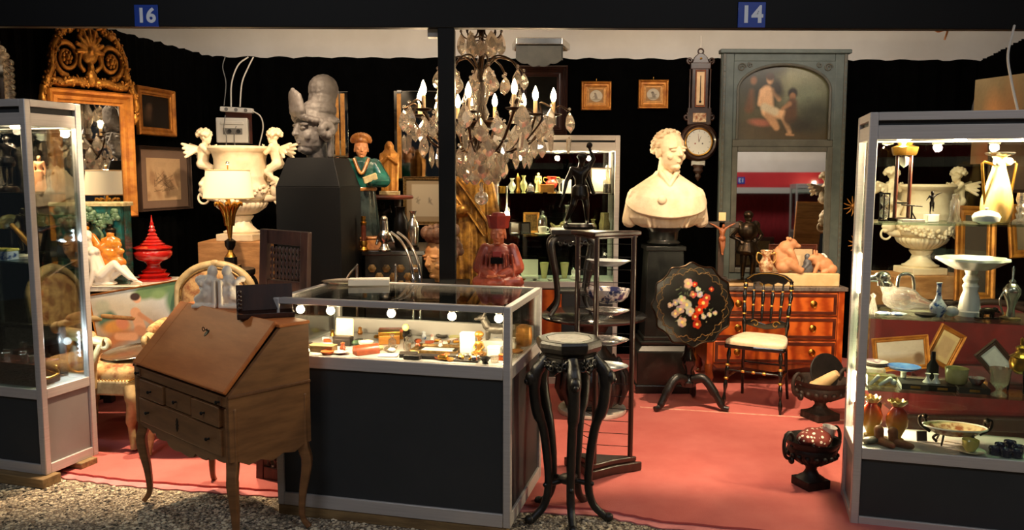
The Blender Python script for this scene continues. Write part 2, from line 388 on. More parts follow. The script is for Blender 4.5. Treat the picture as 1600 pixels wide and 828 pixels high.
# ---- shared materials
M('black_cloth', (.0007, .0007, .0007), (.0012, .0012, .0012), rough=1, scale=6, bump=.3, bscale=160, spec=.02)
M('black_paint', (.0025, .0025, .0028), rough=.55, spec=.2)
M('black_gloss', (.005, .005, .005), (.012, .010, .009), rough=.22, scale=9, coat=.4, bump=.06, bscale=60)
M('black_carved', (.006, .0055, .005), (.016, .013, .011), rough=.34, scale=30, bump=.25, bscale=90)
M('alu', s2l(186, 180, 176), s2l(198, 192, 188), rough=.4, metal=.25, scale=3, stretch=(1, 1, 40), bump=.02)
M('alu_white', s2l(205, 200, 194), rough=.4, metal=.2)
M('grey_panel', s2l(46, 49, 51), s2l(52, 54, 56), rough=.55, scale=2.5, spec=.35)
M('grey_panel_light', s2l(128, 124, 122), s2l(140, 136, 133), rough=.5, scale=2, spec=.4)
M('canvas', s2l(222, 212, 198), s2l(236, 228, 216), rough=.8, scale=1.2, bump=.12, bscale=3)
M('carpet', s2l(186, 96, 90), s2l(206, 118, 110), rough=.95, scale=2.2, bump=.35, bscale=220, spec=.15, lo=.3, hi=.75)
M('underlay', s2l(226, 140, 138), s2l(206, 116, 116), rough=.7, scale=8, bump=.15, bscale=30)
M('seam', s2l(226, 168, 150), s2l(206, 130, 112), rough=.9, scale=30)
M('raw_wood', s2l(150, 122, 80), s2l(112, 88, 56), rough=.7, scale=5, stretch=(1, 8, 8), bump=.2)
M('blue_enamel', s2l(22, 62, 160), rough=.3, coat=.5)
M('white_enamel', s2l(222, 228, 238), rough=.35)
M('white_plastic', s2l(222, 216, 204), rough=.4)
M('grey_plastic', s2l(120, 116, 110), rough=.5)
M('wire_white', s2l(225, 215, 200), rough=.45)
M('wire_grey', s2l(130, 128, 124), rough=.5)
M('black_rubber', (.01, .01, .01), rough=.6)
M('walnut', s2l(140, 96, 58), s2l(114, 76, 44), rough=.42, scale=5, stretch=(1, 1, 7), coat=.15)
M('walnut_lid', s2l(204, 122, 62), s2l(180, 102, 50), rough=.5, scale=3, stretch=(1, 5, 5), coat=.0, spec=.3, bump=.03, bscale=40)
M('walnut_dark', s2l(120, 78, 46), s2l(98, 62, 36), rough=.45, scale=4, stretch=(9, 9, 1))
M('iron', (.02, .018, .016), rough=.45, metal=.8)
M('brass', s2l(196, 150, 70), s2l(160, 112, 44), rough=.3, metal=1, scale=20)
M('old_gold', s2l(190, 132, 54), s2l(120, 74, 26), rough=.36, metal=.75, scale=28, bump=.3, bscale=60, lo=.3, hi=.7)
M('gilt_wood', s2l(196, 128, 52), s2l(150, 88, 34), rough=.42, metal=.55, scale=14, bump=.2, bscale=50)
M('bulb_glow', (1, .8, .5), emit=(1, .74, .42), estr=26)
M('bulb_small', (1, .8, .5), emit=(1, .76, .46), estr=40)
M('tube_glow', (1, .9, .7), emit=(1, .82, .55), estr=16)
M('led_glow', (.9, .95, 1), emit=(.82, .92, 1), estr=14)
pane_mat('pane'); pane_mat('shelf_glass', (.80, .92, .86), .7); pane_mat('dark_pane', (.28, .3, .29), .9); pane_mat('top_pane', (.9, .94, .92), .9)
M('mirror_old', (.72, .72, .70), rough=.02, metal=1)
M('mirror_dim', (.36, .36, .34), (.5, .5, .47), rough=.05, metal=1, scale=4)
# ---- ground and stand
mg = M('gravel', s2l(222, 206, 178), s2l(120, 106, 90), rough=.85, scale=95, kind='voronoi', lo=.12, hi=.62, bump=.9, bscale=95)
ST('ground', MB().b2((-9, -9, -.06), (9, 9, 0)), 'gravel')
wl = lambda y: -2.516-.2*(7-y)                      # left partition
wr = lambda y: 3.91-.287*(7-y)                      # right partition
front = [G(105, 742), G(190, 753), G(330, 764), G(468, 773), G(700, 786), G(935, 800), G(1033, 819), G(1330, 846)]
def carpet_mb(off, z0, z1, wav):
    pts = []
    for i, p in enumerate(front[:-1]):
        q = front[i+1]
        for k in range(12):
            t = k/12; r = p.lerp(q, t); pts.append((r.x, r.y-off+wav*math.sin(9*i+k*1.9+off*40)))
    pts.append((front[-1].x, front[-1].y-off)); pts.append((3.3, 3.2)); pts += [(wr(7), 6.99), (wl(7), 6.99), (wl(4.4), 4.4)]
    return MB().prism(pts, z0, z1, 'z')
floor_ = ST('floor', carpet_mb(0, .008, .018, .004), 'carpet')
ST('underlay_strip', carpet_mb(.055, .001, .007, .008), 'underlay', floor_)
a, b = G(1000, 636, .019), G(1335, 657, .019)
ST('seam', MB().prism([(a.x, a.y-.012), (b.x, b.y-.012), (b.x, b.y+.012), (a.x, a.y+.012)], .0175, .0195, 'z'), 'seam', floor_)
for i, (u, v) in enumerate(((420, 700), (440, 752))): pass
# loose pebbles lying on the bound gravel
rng = np.random.RandomState(3); pv = []; pf = []
ico = [(0, 0, -1), (.89, 0, -.45), (.28, .85, -.45), (-.72, .53, -.45), (-.72, -.53, -.45), (.28, -.85, -.45), (.72, .53, .45), (-.28, .85, .45), (-.89, 0, .45), (-.28, -.85, .45), (.72, -.53, .45), (0, 0, 1)]
icf = [(0, 2, 1), (0, 3, 2), (0, 4, 3), (0, 5, 4), (0, 1, 5), (1, 2, 6), (2, 3, 7), (3, 4, 8), (4, 5, 9), (5, 1, 10), (1, 6, 10), (2, 7, 6), (3, 8, 7), (4, 9, 8), (5, 10, 9), (11, 6, 7), (11, 7, 8), (11, 8, 9), (11, 9, 10), (11, 10, 6)]
def front_y(x):
    for p, q in zip(front[:-1], front[1:]):
        if p.x <= x <= q.x: return p.y+(q.y-p.y)*(x-p.x)/(q.x-p.x)
    return 4.2 if x < 0 else 3.5
def pebble_cloud(name, n, mat, lo, hi):
    vs = []; fs = []
    while len(vs) < n*12:
        y = 2.9+1.5*rng.rand(); x = -3.0+4.6*rng.rand()
        if y > front_y(x)-.07: continue
        s = lo+(hi-lo)*rng.rand(); a = rng.rand()*6.28; sx, sy, sz = s*(.8+.6*rng.rand()), s*(.7+.4*rng.rand()), s*(.45+.3*rng.rand()); k = len(vs)
        for p in ico:
            px, py = p[0]*sx, p[1]*sy; vs.append((x+px*math.cos(a)-py*math.sin(a), y+px*math.sin(a)+py*math.cos(a), p[2]*sz+sz*.2))
        fs += [(f[0]+k, f[1]+k, f[2]+k) for f in icf]
    o = S(name, MB().add(vs, fs), mat, name.replace('_', ' ')+' bound in the ground before the stand', 'gravel', smooth=None); o['kind'] = 'stuff'; return o
M('pebble_a', s2l(232, 216, 186), s2l(200, 180, 148), rough=.7, scale=30); M('pebble_b', s2l(120, 104, 84), s2l(160, 140, 112), rough=.7, scale=30); M('pebble_c', s2l(56, 48, 42), s2l(84, 74, 62), rough=.7, scale=30)
pebble_cloud('pale_pebbles', 5200, 'pebble_a', .005, .011); pebble_cloud('tan_pebbles', 3200, 'pebble_b', .004, .010); pebble_cloud('dark_pebbles', 2600, 'pebble_c', .004, .009)
# ---- partitions, tent
def wall_strip(name, a, b, h0, h1, mat, th=.03, n=60, seed=0):
    "fabric partition with a slightly ragged upper hem"
    r = random.Random(seed); m = MB(); a = Vector(a); b = Vector(b); nrm = Vector((b.y-a.y, -(b.x-a.x), 0)).normalized()*th
    vs = []
    for i in range(n+1):
        t = i/n; p = a.lerp(b, t); h = h0+(h1-h0)*t+.006*math.sin(i*1.3)+r.uniform(-.004, .004)
        fold = nrm*(.25*math.sin(i*2.1))
        vs += [(p.x+fold.x, p.y+fold.y, 0), (p.x+fold.x, p.y+fold.y, h), (p.x+nrm.x, p.y+nrm.y, 0), (p.x+nrm.x, p.y+nrm.y, h)]
    fs = []
    for i in range(n):
        k = i*4; fs += [(k, k+4, k+5, k+1), (k+2, k+3, k+7, k+6), (k+1, k+5, k+7, k+3)]
    fs += [(0, 1, 3, 2), (n*4, n*4+2, n*4+3, n*4+1)]
    return ST(name, m.add(vs, fs), mat)
ZW = Z(90, 7.0)
wall_strip('wall_back', (wl(7)-.02, 7, 0), (wr(7)+.02, 7, 0), ZW, ZW-.01, 'black_cloth', -.04, 120, 1)
wall_strip('wall_left', (wl(4.36), 4.36, 0), (wl(7), 7, 0), ZW+.02, ZW, 'black_cloth', -.04, 80, 2)
wall_strip('wall_right', (wr(5.4), 5.4, 0), (wr(7), 7, 0), ZW-.02, ZW-.02, 'black_cloth', .04, 80, 3)
def grid_mb(pts):
    n, k = len(pts), len(pts[0]); vs = [p for r in pts for p in r]
    return MB().add(vs, [(j*k+i, j*k+i+1, (j+1)*k+i+1, (j+1)*k+i) for j in range(n-1) for i in range(k-1)])
# white tent lining: gable wall behind the black partition and the roof sheet sloping up towards the aisle
gx = [-7+14*i/60 for i in range(61)]
ST('wall_tent', grid_mb([[(x, 7.6+.03*math.sin(x*2.3+j), 2.0+j*.2) for x in gx] for j in range(7)]), 'canvas', None, 60)
ST('ceiling', grid_mb([[(x, 7.62-j*.32, 3.06+(.045*j if x < 1.5 else .045*j+.012*(x-1.5)*j)+.035*math.sin(x*1.7+j*.7)-.03*math.sin(j*.9)) for x in gx] for j in range(11)]), 'canvas', None, 60)
YB = 4.3; ZB = Z(43.5, YB)
beam = ST('front_beam', MB().b2((-6, YB, ZB), (6, YB+.06, ZB+.62)), 'black_paint', None, None, .004)
xp0, xp1 = X(686, YB), X(711.5, YB)
ST('front_post', MB().b2((xp0, YB+.005, .018), (xp1, YB+.09, ZB)), 'black_paint', None, None, .004)
ST('bracket', MB().b2((xp0-.055, YB+.04, ZB-.04), (xp0-.002, YB+.10, ZB-.0005)), 'grey_panel_light', beam)
# ---- stand number plates
for num, u, v, wp, nb in (('16', 229.5, 25, 36, 'above the carved gilt mirror'), ('14', 1174, 23.5, 42, 'above the trumeau')):
    p = at(u, v, YB); s_ = wp*YB/1280
    t = S('number_sign', MB().box((0, 0, 0), (s_, .008, s_*.9)), 'blue_enamel', 'blue square number plate reading %s on the black beam, %s' % (num, nb), 'sign', (p.x, YB-.005, p.z), 0, 'stand number plates', bev=.002)
    text_obj('numeral', num, s_*.82, 'white_enamel', t, (0, -.0045, -.002), ext=.0008, bold=s_*.026)
# ---- display cabinets ------------------------------------------------------
def vitrine(name, label, loc, rz, W, D, zb, zd, zt, shelves, fas, side_mat='grey_panel_light', back='pane', lights=None, post=.035):
    t = T(name, label, 'display cabinet', loc, rz); p = post
    for x in (p/2, W-p/2):
        for y in (p/2, D-p/2): P('post', MB().box((x, y, (zb+zt)/2), (p, p, zt-zb)), 'alu', t, bev=.004)
    for z, h in ((zb+.025, .05), (zd-.025, .05), (zt-.0175, .035)):
        for y in (p/2, D-p/2): P('rail', MB().box((W/2, y, z), (W-2*p, p*.9, h)), 'alu', t, bev=.002)
        for x in (p/2, W-p/2): P('rail', MB().box((x, D/2, z), (p*.9, D-2*p, h)), 'alu', t, bev=.002)
    # light box above the panes: upper rail, dark slot, lower rail
    for y in (p/2, D-p/2): P('fascia', MB().box((W/2, y, zt-fas+.03), (W-2*p, p*.8, .06)), 'alu', t, bev=.002)
    for x in (p/2, W-p/2): P('fascia', MB().box((x, D/2, zt-fas+.03), (p*.8, D-2*p, .06)), 'alu', t, bev=.002)
    P('light_box', MB().b2((p*.6, p*.6, zt-fas+.006), (W-p*.6, D-p*.6, zt-.006)), 'grey_panel', t)
    P('front_panel', MB().b2((p, p*.4, zb+.05), (W-p, p*.4+.012, zd-.05)), 'grey_panel', t)
    P('back_panel', MB().b2((p, D-p*.6, zb+.05), (W-p, D-p*.6+.012, zd-.05)), 'grey_panel', t)
    for x in (p*.4, W-p*.4-.012): P('side_panel', MB().b2((x, p, zb+.05), (x+.012, D-p, zd-.05)), side_mat, t)
    P('deck', MB().b2((p*.8, p*.8, zd-.02), (W-p*.8, D-p*.8, zd)), 'alu_white', t)
    zg0, zg1 = zd, zt-fas
    P('front_pane', MB().b2((p, p*.45, zg0), (W-p, p*.45+.004, zg1)), 'pane', t)
    P('back_pane', MB().b2((p, D-p*.45-.004, zg0), (W-p, D-p*.45, zg1)), back, t)
    for x in (p*.45, W-p*.45-.004): P('side_pane', MB().b2((x, p, zg0), (x+.004, D-p, zg1)), 'pane', t)
    for z in shelves:
        s = P('glass_shelf', MB().b2((p*.6, p*.7, z-.008), (W-p*.6, D-p*.7, z)), 'shelf_glass', t)
    for (x, y) in lights or []:
        d = P('downlight', MB().lathe([(.0, -.004), (.02, -.004), (.026, 0), (.026, .004), (0, .004)], 20, (x, y, zt-fas+.001)), 'bulb_glow', t)
    return t
# left cabinet
TL = .30; WLc, DLc = 1.0, .34
ax, ay = math.cos(TL), -math.sin(TL)
locL = Vector((-2.3317-WLc*ax, 3.9696-WLc*ay, 0))
cabL = vitrine('display_cabinet', 'tall aluminium and glass display cabinet at the far left, on wooden blocks', locL, -TL, WLc, DLc, .05, .4855, 1.912, (1.4596, 1.1215), .125, lights=((.25, .17), (.75, .17)))
for k in range(2):
    P('led_strip', MB().b2((WLc-.05-k*.62, DLc-.03, .56), (WLc-.042-k*.62, DLc-.026, .56)), 'led_glow', cabL) if 0 else None
for x, y, z0, z1 in ((WLc-.045, DLc-.045, 1.145, 1.26), (WLc-.045, DLc-.045, .60, .72)):
    st = P('led_strip', MB().b2((x-.006, y, z0-.01), (x+.006, y+.004, z1+.01)), 'alu_white', cabL)
    for k in range(6): P('led', MB().box((x, y-.002, z0+(z1-z0)*k/5), (.007, .004, .009)), 'led_glow', st)
for y, lb in ((.0, 'under the front of the far left display cabinet'), (DLc-.1, 'under the back of the far left display cabinet')):
    S('wood_block', MB().b2((.1, y-.05, 0), (WLc+.03, y+.06, .05)), 'raw_wood', 'rough sawn wooden bearer '+lb, 'wood block', locL, -TL, bev=.004)
# right cabinet
TR = .27; WRc, DRc = 1.0, .36; locR = Vector((1.512, 3.511, 0))
cabR = vitrine('display_cabinet', 'tall aluminium and glass display cabinet at the far right, brightly lit inside', locR, -TR, WRc, DRc, .0, .3639, 1.8233, (1.3553, .9463, .6262), .115, lights=((.16, .14), (.38, .14), (.62, .14), (.85, .14)))
tube_z = ((1.02, 1.19), (.50, .63))
for z0, z1 in tube_z:
    P('lamp_tube', MB().cap((.03, DRc-.05, z0), (.03, DRc-.05, z1), .011, .011, 12), 'tube_glow', cabR)
for x in (.16, .38, .62, .85): bulb_light('cabinet_light', (x, .14, 1.69), 36, WARM2, .02, cabR)
for z0, z1 in tube_z: bulb_light('cabinet_light', (.06, DRc-.09, (z0+z1)/2), 28, WARM2, .03, cabR)
for x in (.25, .75): bulb_light('cabinet_light', (x, .17, 1.77), 16, WARM2, .02, cabL)
bulb_light('led_light', (WLc-.08, DLc-.08, 1.2), 5, COOL, .02, cabL); bulb_light('led_light', (WLc-.08, DLc-.08, .68), 6, COOL, .02, cabL)
# ---- counter showcase ------------------------------------------------------
TC = .2424; CW, CD, CZ, CZD = 1.10, .64, 1.009, .752
cx_, sx_ = math.cos(TC), math.sin(TC)
locC = Vector((-.0046-CW*cx_, 3.3578+CW*sx_, 0))
cnt = T('counter_showcase', 'low aluminium and glass counter showcase filled with small antiques, on wooden blocks', 'display counter', locC, -TC)
p = .034
for x in (p/2, CW-p/2):
    for y in (p/2, CD-p/2): P('post', MB().box((x, y, (.05+CZ)/2), (p, p, CZ-.05)), 'alu', cnt, bev=.005)
for z, h in ((.08, .06), (CZD-.028, .056), (CZ-.014, .028)):
    for y in (p/2, CD-p/2): P('rail', MB().box((CW/2, y, z), (CW-2*p, p*.92, h)), 'alu', cnt, bev=.003)
    for x in (p/2, CW-p/2): P('rail', MB().box((x, CD/2, z), (p*.92, CD-2*p, h)), 'alu', cnt, bev=.003)
P('front_panel', MB().b2((p, .012, .11), (CW-p, .024, CZD-.056)), 'grey_panel', cnt)
P('back_panel', MB().b2((p, CD-.024, .11), (CW-p, CD-.012, CZD-.056)), 'grey_panel', cnt)
for x in (.012, CW-.024): P('side_panel', MB().b2((x, p, .11), (x+.012, CD-p, CZD-.056)), 'grey_panel', cnt)
P('deck', MB().b2((.025, .025, CZD-.02), (CW-.025, CD-.025, CZD)), 'alu_white', cnt)
P('top_pane', MB().b2((p*.7, p*.7, CZ-.010), (CW-p*.7, CD-p*.7, CZ-.004)), 'top_pane', cnt)
P('front_pane', MB().b2((p, .014, CZD), (CW-p, .019, CZ-.028)), 'pane', cnt)
P('back_pane', MB().b2((p, CD-.019, CZD), (CW-p, CD-.014, CZ-.028)), 'pane', cnt)
for x in (.014, CW-.019): P('side_pane', MB().b2((x, p, CZD), (x+.005, CD-p, CZ-.028)), 'pane', cnt)
P('back_ledge', MB().b2((p, CD-.075, CZD), (CW-p, CD-.045, CZD+.075)), 'alu_white', cnt, bev=.003)
for k, u in enumerate((.09, .225, .49, .745, .935)):
    x = u*CW; z = CZ-.062; y = .075
    h = P('lamp_holder', MB().lathe([(.013, .018), (.015, .032), (.010, .034)], 14, (x, y, z)), 'alu', cnt)
    P('bulb', MB().sph((x, y, z), .0185, 16, 10), 'bulb_small', h)
    bulb_light('counter_light', (x, y+.03, z-.025), 4.2, WARM2, .018, cnt)
for y, lb in ((.0, 'front'), (CD-.08, 'back')):
    S('wood_block', MB().b2((.0, y+.005, 0), (CW-.02, y+.075, .05)), 'raw_wood', 'long wooden bearer under the %s edge of the counter showcase' % lb, 'wood block', locC, -TC, bev=.004)
# ---- slant-front desk --------------------------------------------------------
TD = .7285; DW, DD, DZ, DT = .85, .383, .67, .934
ca, sa = math.cos(TD), math.sin(TD); FR = Vector((-1.127, 3.18, 0))
locD = FR+Vector((-ca*DW/2+sa*DD/2, sa*DW/2+ca*DD/2, 0))
desk = T('slant_front_desk', 'small walnut slant-front writing desk on curved legs in the foreground', 'desk', locD, -TD)
hw, hd = DW/2, DD/2; fy = hd-.135
for s in (-1, 1):      # shaped side boards with curved lower edge
    poly = [(-hd, DZ), (fy, DT-.012), (hd, DT-.012), (hd, .40)]
    for k in range(13):
        t = k/12; y = hd-.03-(DD-.06)*t; poly.append((y, .40-.02*math.sin(PI*t)*1.0-.018*math.sin(3*PI*t)**2))
    poly.append((-hd, .40))
    P('side_board', MB().prism([(q[0], q[1]) for q in poly], s*hw-(.022 if s > 0 else 0), s*hw+(0 if s > 0 else .022), 'x'), 'walnut', desk, None, .0015)
    P('side_moulding', MB().b2((s*hw-.002*(s > 0) , -hd-.004, DZ-.006), (s*hw+.006*s, hd, DZ+.006)), 'walnut_dark', desk, None, .002)
P('back_board', MB().b2((-hw+.02, hd-.014, .40), (hw-.02, hd, DT-.012)), 'walnut_dark', desk, None)
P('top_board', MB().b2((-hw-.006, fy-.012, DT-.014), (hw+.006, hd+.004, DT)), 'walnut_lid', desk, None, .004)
P('carcass', MB().b2((-hw+.02, -hd+.012, .405), (hw-.02, hd-.015, DZ-.012)), 'walnut_dark', desk, None)
# fall-front lid lying on the slope
sl = Vector((0, fy+hd, DT-DZ)); sl_len = sl.length; ang = math.atan2(sl.z, sl.y)
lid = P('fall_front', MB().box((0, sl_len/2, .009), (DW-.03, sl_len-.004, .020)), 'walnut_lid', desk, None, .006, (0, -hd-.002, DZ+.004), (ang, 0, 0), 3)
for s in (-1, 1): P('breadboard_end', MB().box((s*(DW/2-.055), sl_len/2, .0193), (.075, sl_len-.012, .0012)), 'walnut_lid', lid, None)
k_ = MB().tube(arc((0, 0, .015), .009, 0, 2*PI, 16, 'yz')[:-1], .0018, 6, closed=True).cap((0, 0, .006), (0, 0, -.012), .002, .002).box((0, .004, -.012), (.002, .008, .006))
P('key', k_, 'iron', lid, 40, 0, (.0, sl_len*.66, .034), (.5, .2, .6))
P('escutcheon', MB().lathe([(0, 0), (.012, 0), (.011, .002), (0, .002)], 16, (0, sl_len*.64, .0195), sq=1.5), 'iron', lid)
P('lid_rail', MB().b2((-hw+.02, -hd-.001, DZ-.045), (hw-.02, -hd+.02, DZ-.004)), 'walnut', desk, None, .002)
def knob(parent, x, y, z, r=.008):
    P('knob', MB().lathe([(.0, .0), (r*.6, 0), (r*.45, .008), (r, .013), (r*.9, .018), (0, .021)], 14, mx=Matrix.Translation((x, y, z)) @ Matrix.Rotation(PI/2, 4, 'X')), 'iron', parent)
for s in (-1, 1):
    lp = P('loper', MB().b2((s*(hw-.06)-.014, -hd-.006, DZ-.042), (s*(hw-.06)+.014, -hd+.02, DZ-.008)), 'walnut_dark', desk, None, .002); knob(lp, s*(hw-.06), -hd-.006, DZ-.026)
dw3 = (DW-.12)/3
for k in range(3):
    xc = -DW/2+.06+dw3*(k+.5)
    dr = P('drawer', MB().b2((xc-dw3/2+.008, -hd-.008+(.006 if k == 1 else 0), .535), (xc+dw3/2-.008, -hd+.03, .617)), 'walnut', desk, None, .003); knob(dr, xc, -hd-.008, .576)
dr = P('drawer', MB().b2((-hw+.055, -hd-.008, .415), (hw-.055, -hd+.03, .527)), 'walnut', desk, None, .003)
for s in (-1, 1): knob(dr, s*(hw-.15), -hd-.008, .473)
P('escutcheon', MB().prism([(0, .03), (.010, .014), (.006, .006), (.013, 0), (.006, -.006), (.010, -.014), (0, -.03), (-.010, -.014), (-.006, -.006), (-.013, 0), (-.006, .006), (-.010, .014)], -.002, .002, 'y', (0, -hd-.009, .473)), 'iron', dr)
ap = [(-hw+.03, .53), (hw-.03, .53), (hw-.03, .40)]
for k in range(41):
    t = k/40; x = hw-.05-(DW-.1)*t; e = abs(2*t-1)
    ap.append((x, .402-.052*(1-e**1.3)-.012*abs(math.sin(e*PI*2.5))+(.012 if .32 < e < .36 or .62 < e < .66 else 0)))
ap.append((-hw+.03, .40))
P('apron', MB().prism(ap, -hd+.002, -hd+.018, 'y'), 'walnut', desk, None, .0015)
for sx in (-1, 1):
    for sy in (-1, 1):
        x, y = sx*(hw-.026), sy*(hd-.026)
        pts = bez((x, y, DZ-.05), (x, y, .40), (x+sx*.012, y+sy*.012, .31), (x-sx*.004, y-sy*.004, .16), (x-sx*.006, y-sy*.006, .06), (x+sx*.014, y+sy*.014, .012), n=7)
        rr = [.033]*7+[.033-.004*k/7 for k in range(7)]+[.031-.009*k/7 for k in range(7)]+[.022-.005*k/7 for k in range(7)]+[.017-.001*k/7 for k in range(7)]+[.019]
        vs = []
        m = MB().tube(pts, rr, 4); 
        P('leg', MB().add([(q[0], q[1], max(q[2], 0)) for q in m.v], m.f, None), 'walnut', desk, 60, .006)
# ================================================================= right-hand side of the stand
M('stone_white', s2l(236, 216, 186), s2l(214, 190, 156), rough=.6, scale=9, bump=.12, bscale=40)
M('marble_grey', s2l(120, 108, 100), s2l(70, 62, 58), rough=.3, scale=14, kind='marble', coat=.2)
M('black_marble', (.008, .009, .008), s2l(46, 48, 44), rough=.3, scale=7, kind='marble', lo=.5, hi=.82, coat=.2)
M('satinwood', s2l(206, 100, 36), s2l(156, 60, 16), rough=.3, scale=3.0, coat=.4, kind='wave', stretch=(1, 1, 2), lo=.1, hi=.95)
M('satinwood_side', s2l(138, 66, 26), s2l(104, 46, 16), rough=.35, scale=4, coat=.3, stretch=(6, 6, 1))
M('bronze', s2l(54, 40, 24), s2l(26, 20, 14), rough=.34, metal=.8, scale=20)
M('bronze_dark', s2l(26, 22, 20), s2l(14, 12, 11), rough=.32, metal=.7, scale=20)
M('cast_iron', s2l(64, 48, 40), s2l(38, 28, 24), rough=.62, metal=.3, scale=25, bump=.25, bscale=120)
M('iron_dark', s2l(34, 28, 26), s2l(22, 18, 17), rough=.5, metal=.4, scale=25, bump=.2, bscale=120)
M('trumeau_paint', s2l(84, 92, 86), s2l(66, 74, 70), rough=.55, scale=6, bump=.1, bscale=40)
M('trumeau_inner', s2l(86, 84, 74), s2l(70, 68, 60), rough=.55, scale=8)
M('ebonised', (.007, .006, .005), rough=.2, coat=.5)
M('gilt_detail', s2l(206, 156, 74), rough=.35, metal=.8)
M('gilt_dull', s2l(150, 116, 66), s2l(84, 62, 34), rough=.4, metal=.6, scale=60)
M('silk_white', s2l(240, 222, 186), s2l(222, 198, 158), rough=.7, scale=18, bump=.25, bscale=70, sheen=.3)
M('porcelain', s2l(238, 234, 226), rough=.18, coat=.5)
M('terracotta_pale', s2l(206, 146, 102), s2l(184, 122, 80), rough=.6, scale=18, bump=.08)
M('plinth_pale', s2l(232, 196, 146), s2l(214, 174, 122), rough=.5, scale=8)
M('slate', s2l(92, 92, 94), s2l(74, 74, 78), rough=.5, scale=20)
M('corpus_wood', s2l(158, 92, 54), s2l(128, 70, 38), rough=.45, scale=24)
M('dark_oak', s2l(58, 40, 30), s2l(40, 27, 20), rough=.45, scale=5, stretch=(5, 5, 1))
M('mahogany', s2l(92, 42, 26), s2l(62, 26, 16), rough=.3, scale=4, stretch=(1, 6, 6), coat=.3)
M('rosewood', s2l(58, 32, 24), s2l(38, 20, 16), rough=.35, scale=5, stretch=(7, 7, 1), coat=.25)
vc_mat('print_matt', .7); vc_mat('print_gloss', .35, coat=.3); vc_mat('print_lacquer', .16, coat=.6)
# ---- bust of a robed man and its black marble pedestal
yb = 5.85
pb = at(1040, 355, yb); zb_ = pb.z
m = MB(); s = .60/125*.0+1.0
k = yb/1280.
def bp(u, v, dy=0): q = at(u, v, yb); return (q.x-pb.x, dy, q.z-zb_)
# cape and chest
m.robe([(.0, .17, .11, .0, .0, .2), (.03, .235, .13, .0, 0, .6), (.07, .27, .15, .0, 0, 1.2), (.12, .272, .155, 0, 0, 1), (.15, .265, .15, 0, 0, .6)], 56, 13, .03)
cape0 = len(m.v)
m.robe([(.115, .27, .165, 0, 0, .3), (.135, .29, .18, 0, -.004, .4), (.17, .285, .178, 0, 0, .3), (.23, .262, .165, 0, 0, .4), (.29, .215, .14, 0, .005, .4), (.335, .155, .115, 0, .01, .3), (.375, .095, .085, 0, .015, .1), (.40, .075, .075, 0, .015, 0)], 56, 7, .02)
for i_ in range(cape0, len(m.v)):
    x_, y_, z_ = m.v[i_]; f_ = max(0, -y_/.17); m.v[i_] = (x_, y_, z_+(.045*(1-f_)-.055*f_)*max(0, 1-(z_-.115)/.2))
for sx in (-1, 1):
    m.cap((sx*.21, .0, .22), (sx*.255, .02, .05), .07, .055); 
    m.cap((sx*.062, -.075, .395), (0, -.125, .30), .018, .015)
m.sph((-.06, -.17, .20), (.032, .014, .032))
for i in range(9): m.cap((-.15+i*.037, -.120-.010*math.sin(i*2), .07), (-.13+i*.032, -.105, .01), .013, .010)
for i in range(0): a_ = -2.4+i*.24; m.cap((.10*math.cos(a_)*1.2, .10*math.sin(a_), .33), (.27*math.cos(a_), .17*math.sin(a_), .17), .010, .016)
m.cap((0, .015, .36), (.008, -.01, .47), .072, .066)
R_ = head(m, (.012, -.03, .535), .285, .5, .0)
r2 = random.Random(4)
for i in range(130):      # wavy swept hair
    a = r2.uniform(-2.9, 2.9); t = r2.uniform(-.25, 1.0); r = .405
    if abs(a) < 1.15 and t < .62+.2*(1.15-abs(a)): continue
    if abs(a) < 1.75 and t < -.05: continue
    q = R_ @ Vector((r*math.sin(a)*math.cos(t*1.45)*.92*.285, (.05-r*1.06*math.cos(a)*math.cos(t*1.45))*.285, (.12+.40*math.sin(t*1.45))*.285))
    m.sph(q, (.014, .026, .013), 8, 6, (r2.uniform(-.6, .6), r2.uniform(-.6, .6), a+r2.uniform(-.5, .5)))
S('marble_bust', blob(m, .0042, 1), 'stone_white', 'cream stone bust of a man in a short shoulder cape on a black pedestal', 'bust', (pb.x, yb, zb_), 0)
pd = T('black_pedestal', 'tall black veined marble pedestal under the stone bust', 'pedestal', (pb.x-.01, yb+.02, .018))
zt_ = zb_-.018
def sq(mb, c, w, d, z0, z1, w2=None, d2=None):
    w2 = w if w2 is None else w2; d2 = d if d2 is None else d2
    vs = [(c[0]-w/2, c[1]-d/2, z0), (c[0]+w/2, c[1]-d/2, z0), (c[0]+w/2, c[1]+d/2, z0), (c[0]-w/2, c[1]+d/2, z0), (c[0]-w2/2, c[1]-d2/2, z1), (c[0]+w2/2, c[1]-d2/2, z1), (c[0]+w2/2, c[1]+d2/2, z1), (c[0]-w2/2, c[1]+d2/2, z1)]
    return mb.add(vs, [(0, 3, 2, 1), (4, 5, 6, 7), (0, 1, 5, 4), (1, 2, 6, 5), (2, 3, 7, 6), (3, 0, 4, 7)])
P('base', sq(sq(sq(MB(), (0, 0), .40, .36, 0, .30), (0, 0), .42, .38, 0, .06), (0, 0), .40, .36, .30, .34, .33, .29), 'black_marble', pd, None, .006)
P('plinth_moulding', MB().box((0, 0, .355), (.35, .31, .03)).box((0, 0, .385), (.31, .28, .03)), 'black_marble', pd, None, .008)
P('shaft', sq(MB(), (0, 0), .29, .26, .40, zt_-.16, .25, .22), 'black_marble', pd, None, .004)
P('neck', MB().box((0, 0, zt_-.145), (.28, .25, .03)).lathe([(.10, -.13), (.12, -.11), (.10, -.09), (.105, -.03), (.13, 0)], 28, (0, 0, zt_)), 'black_marble', pd, 50, .003)
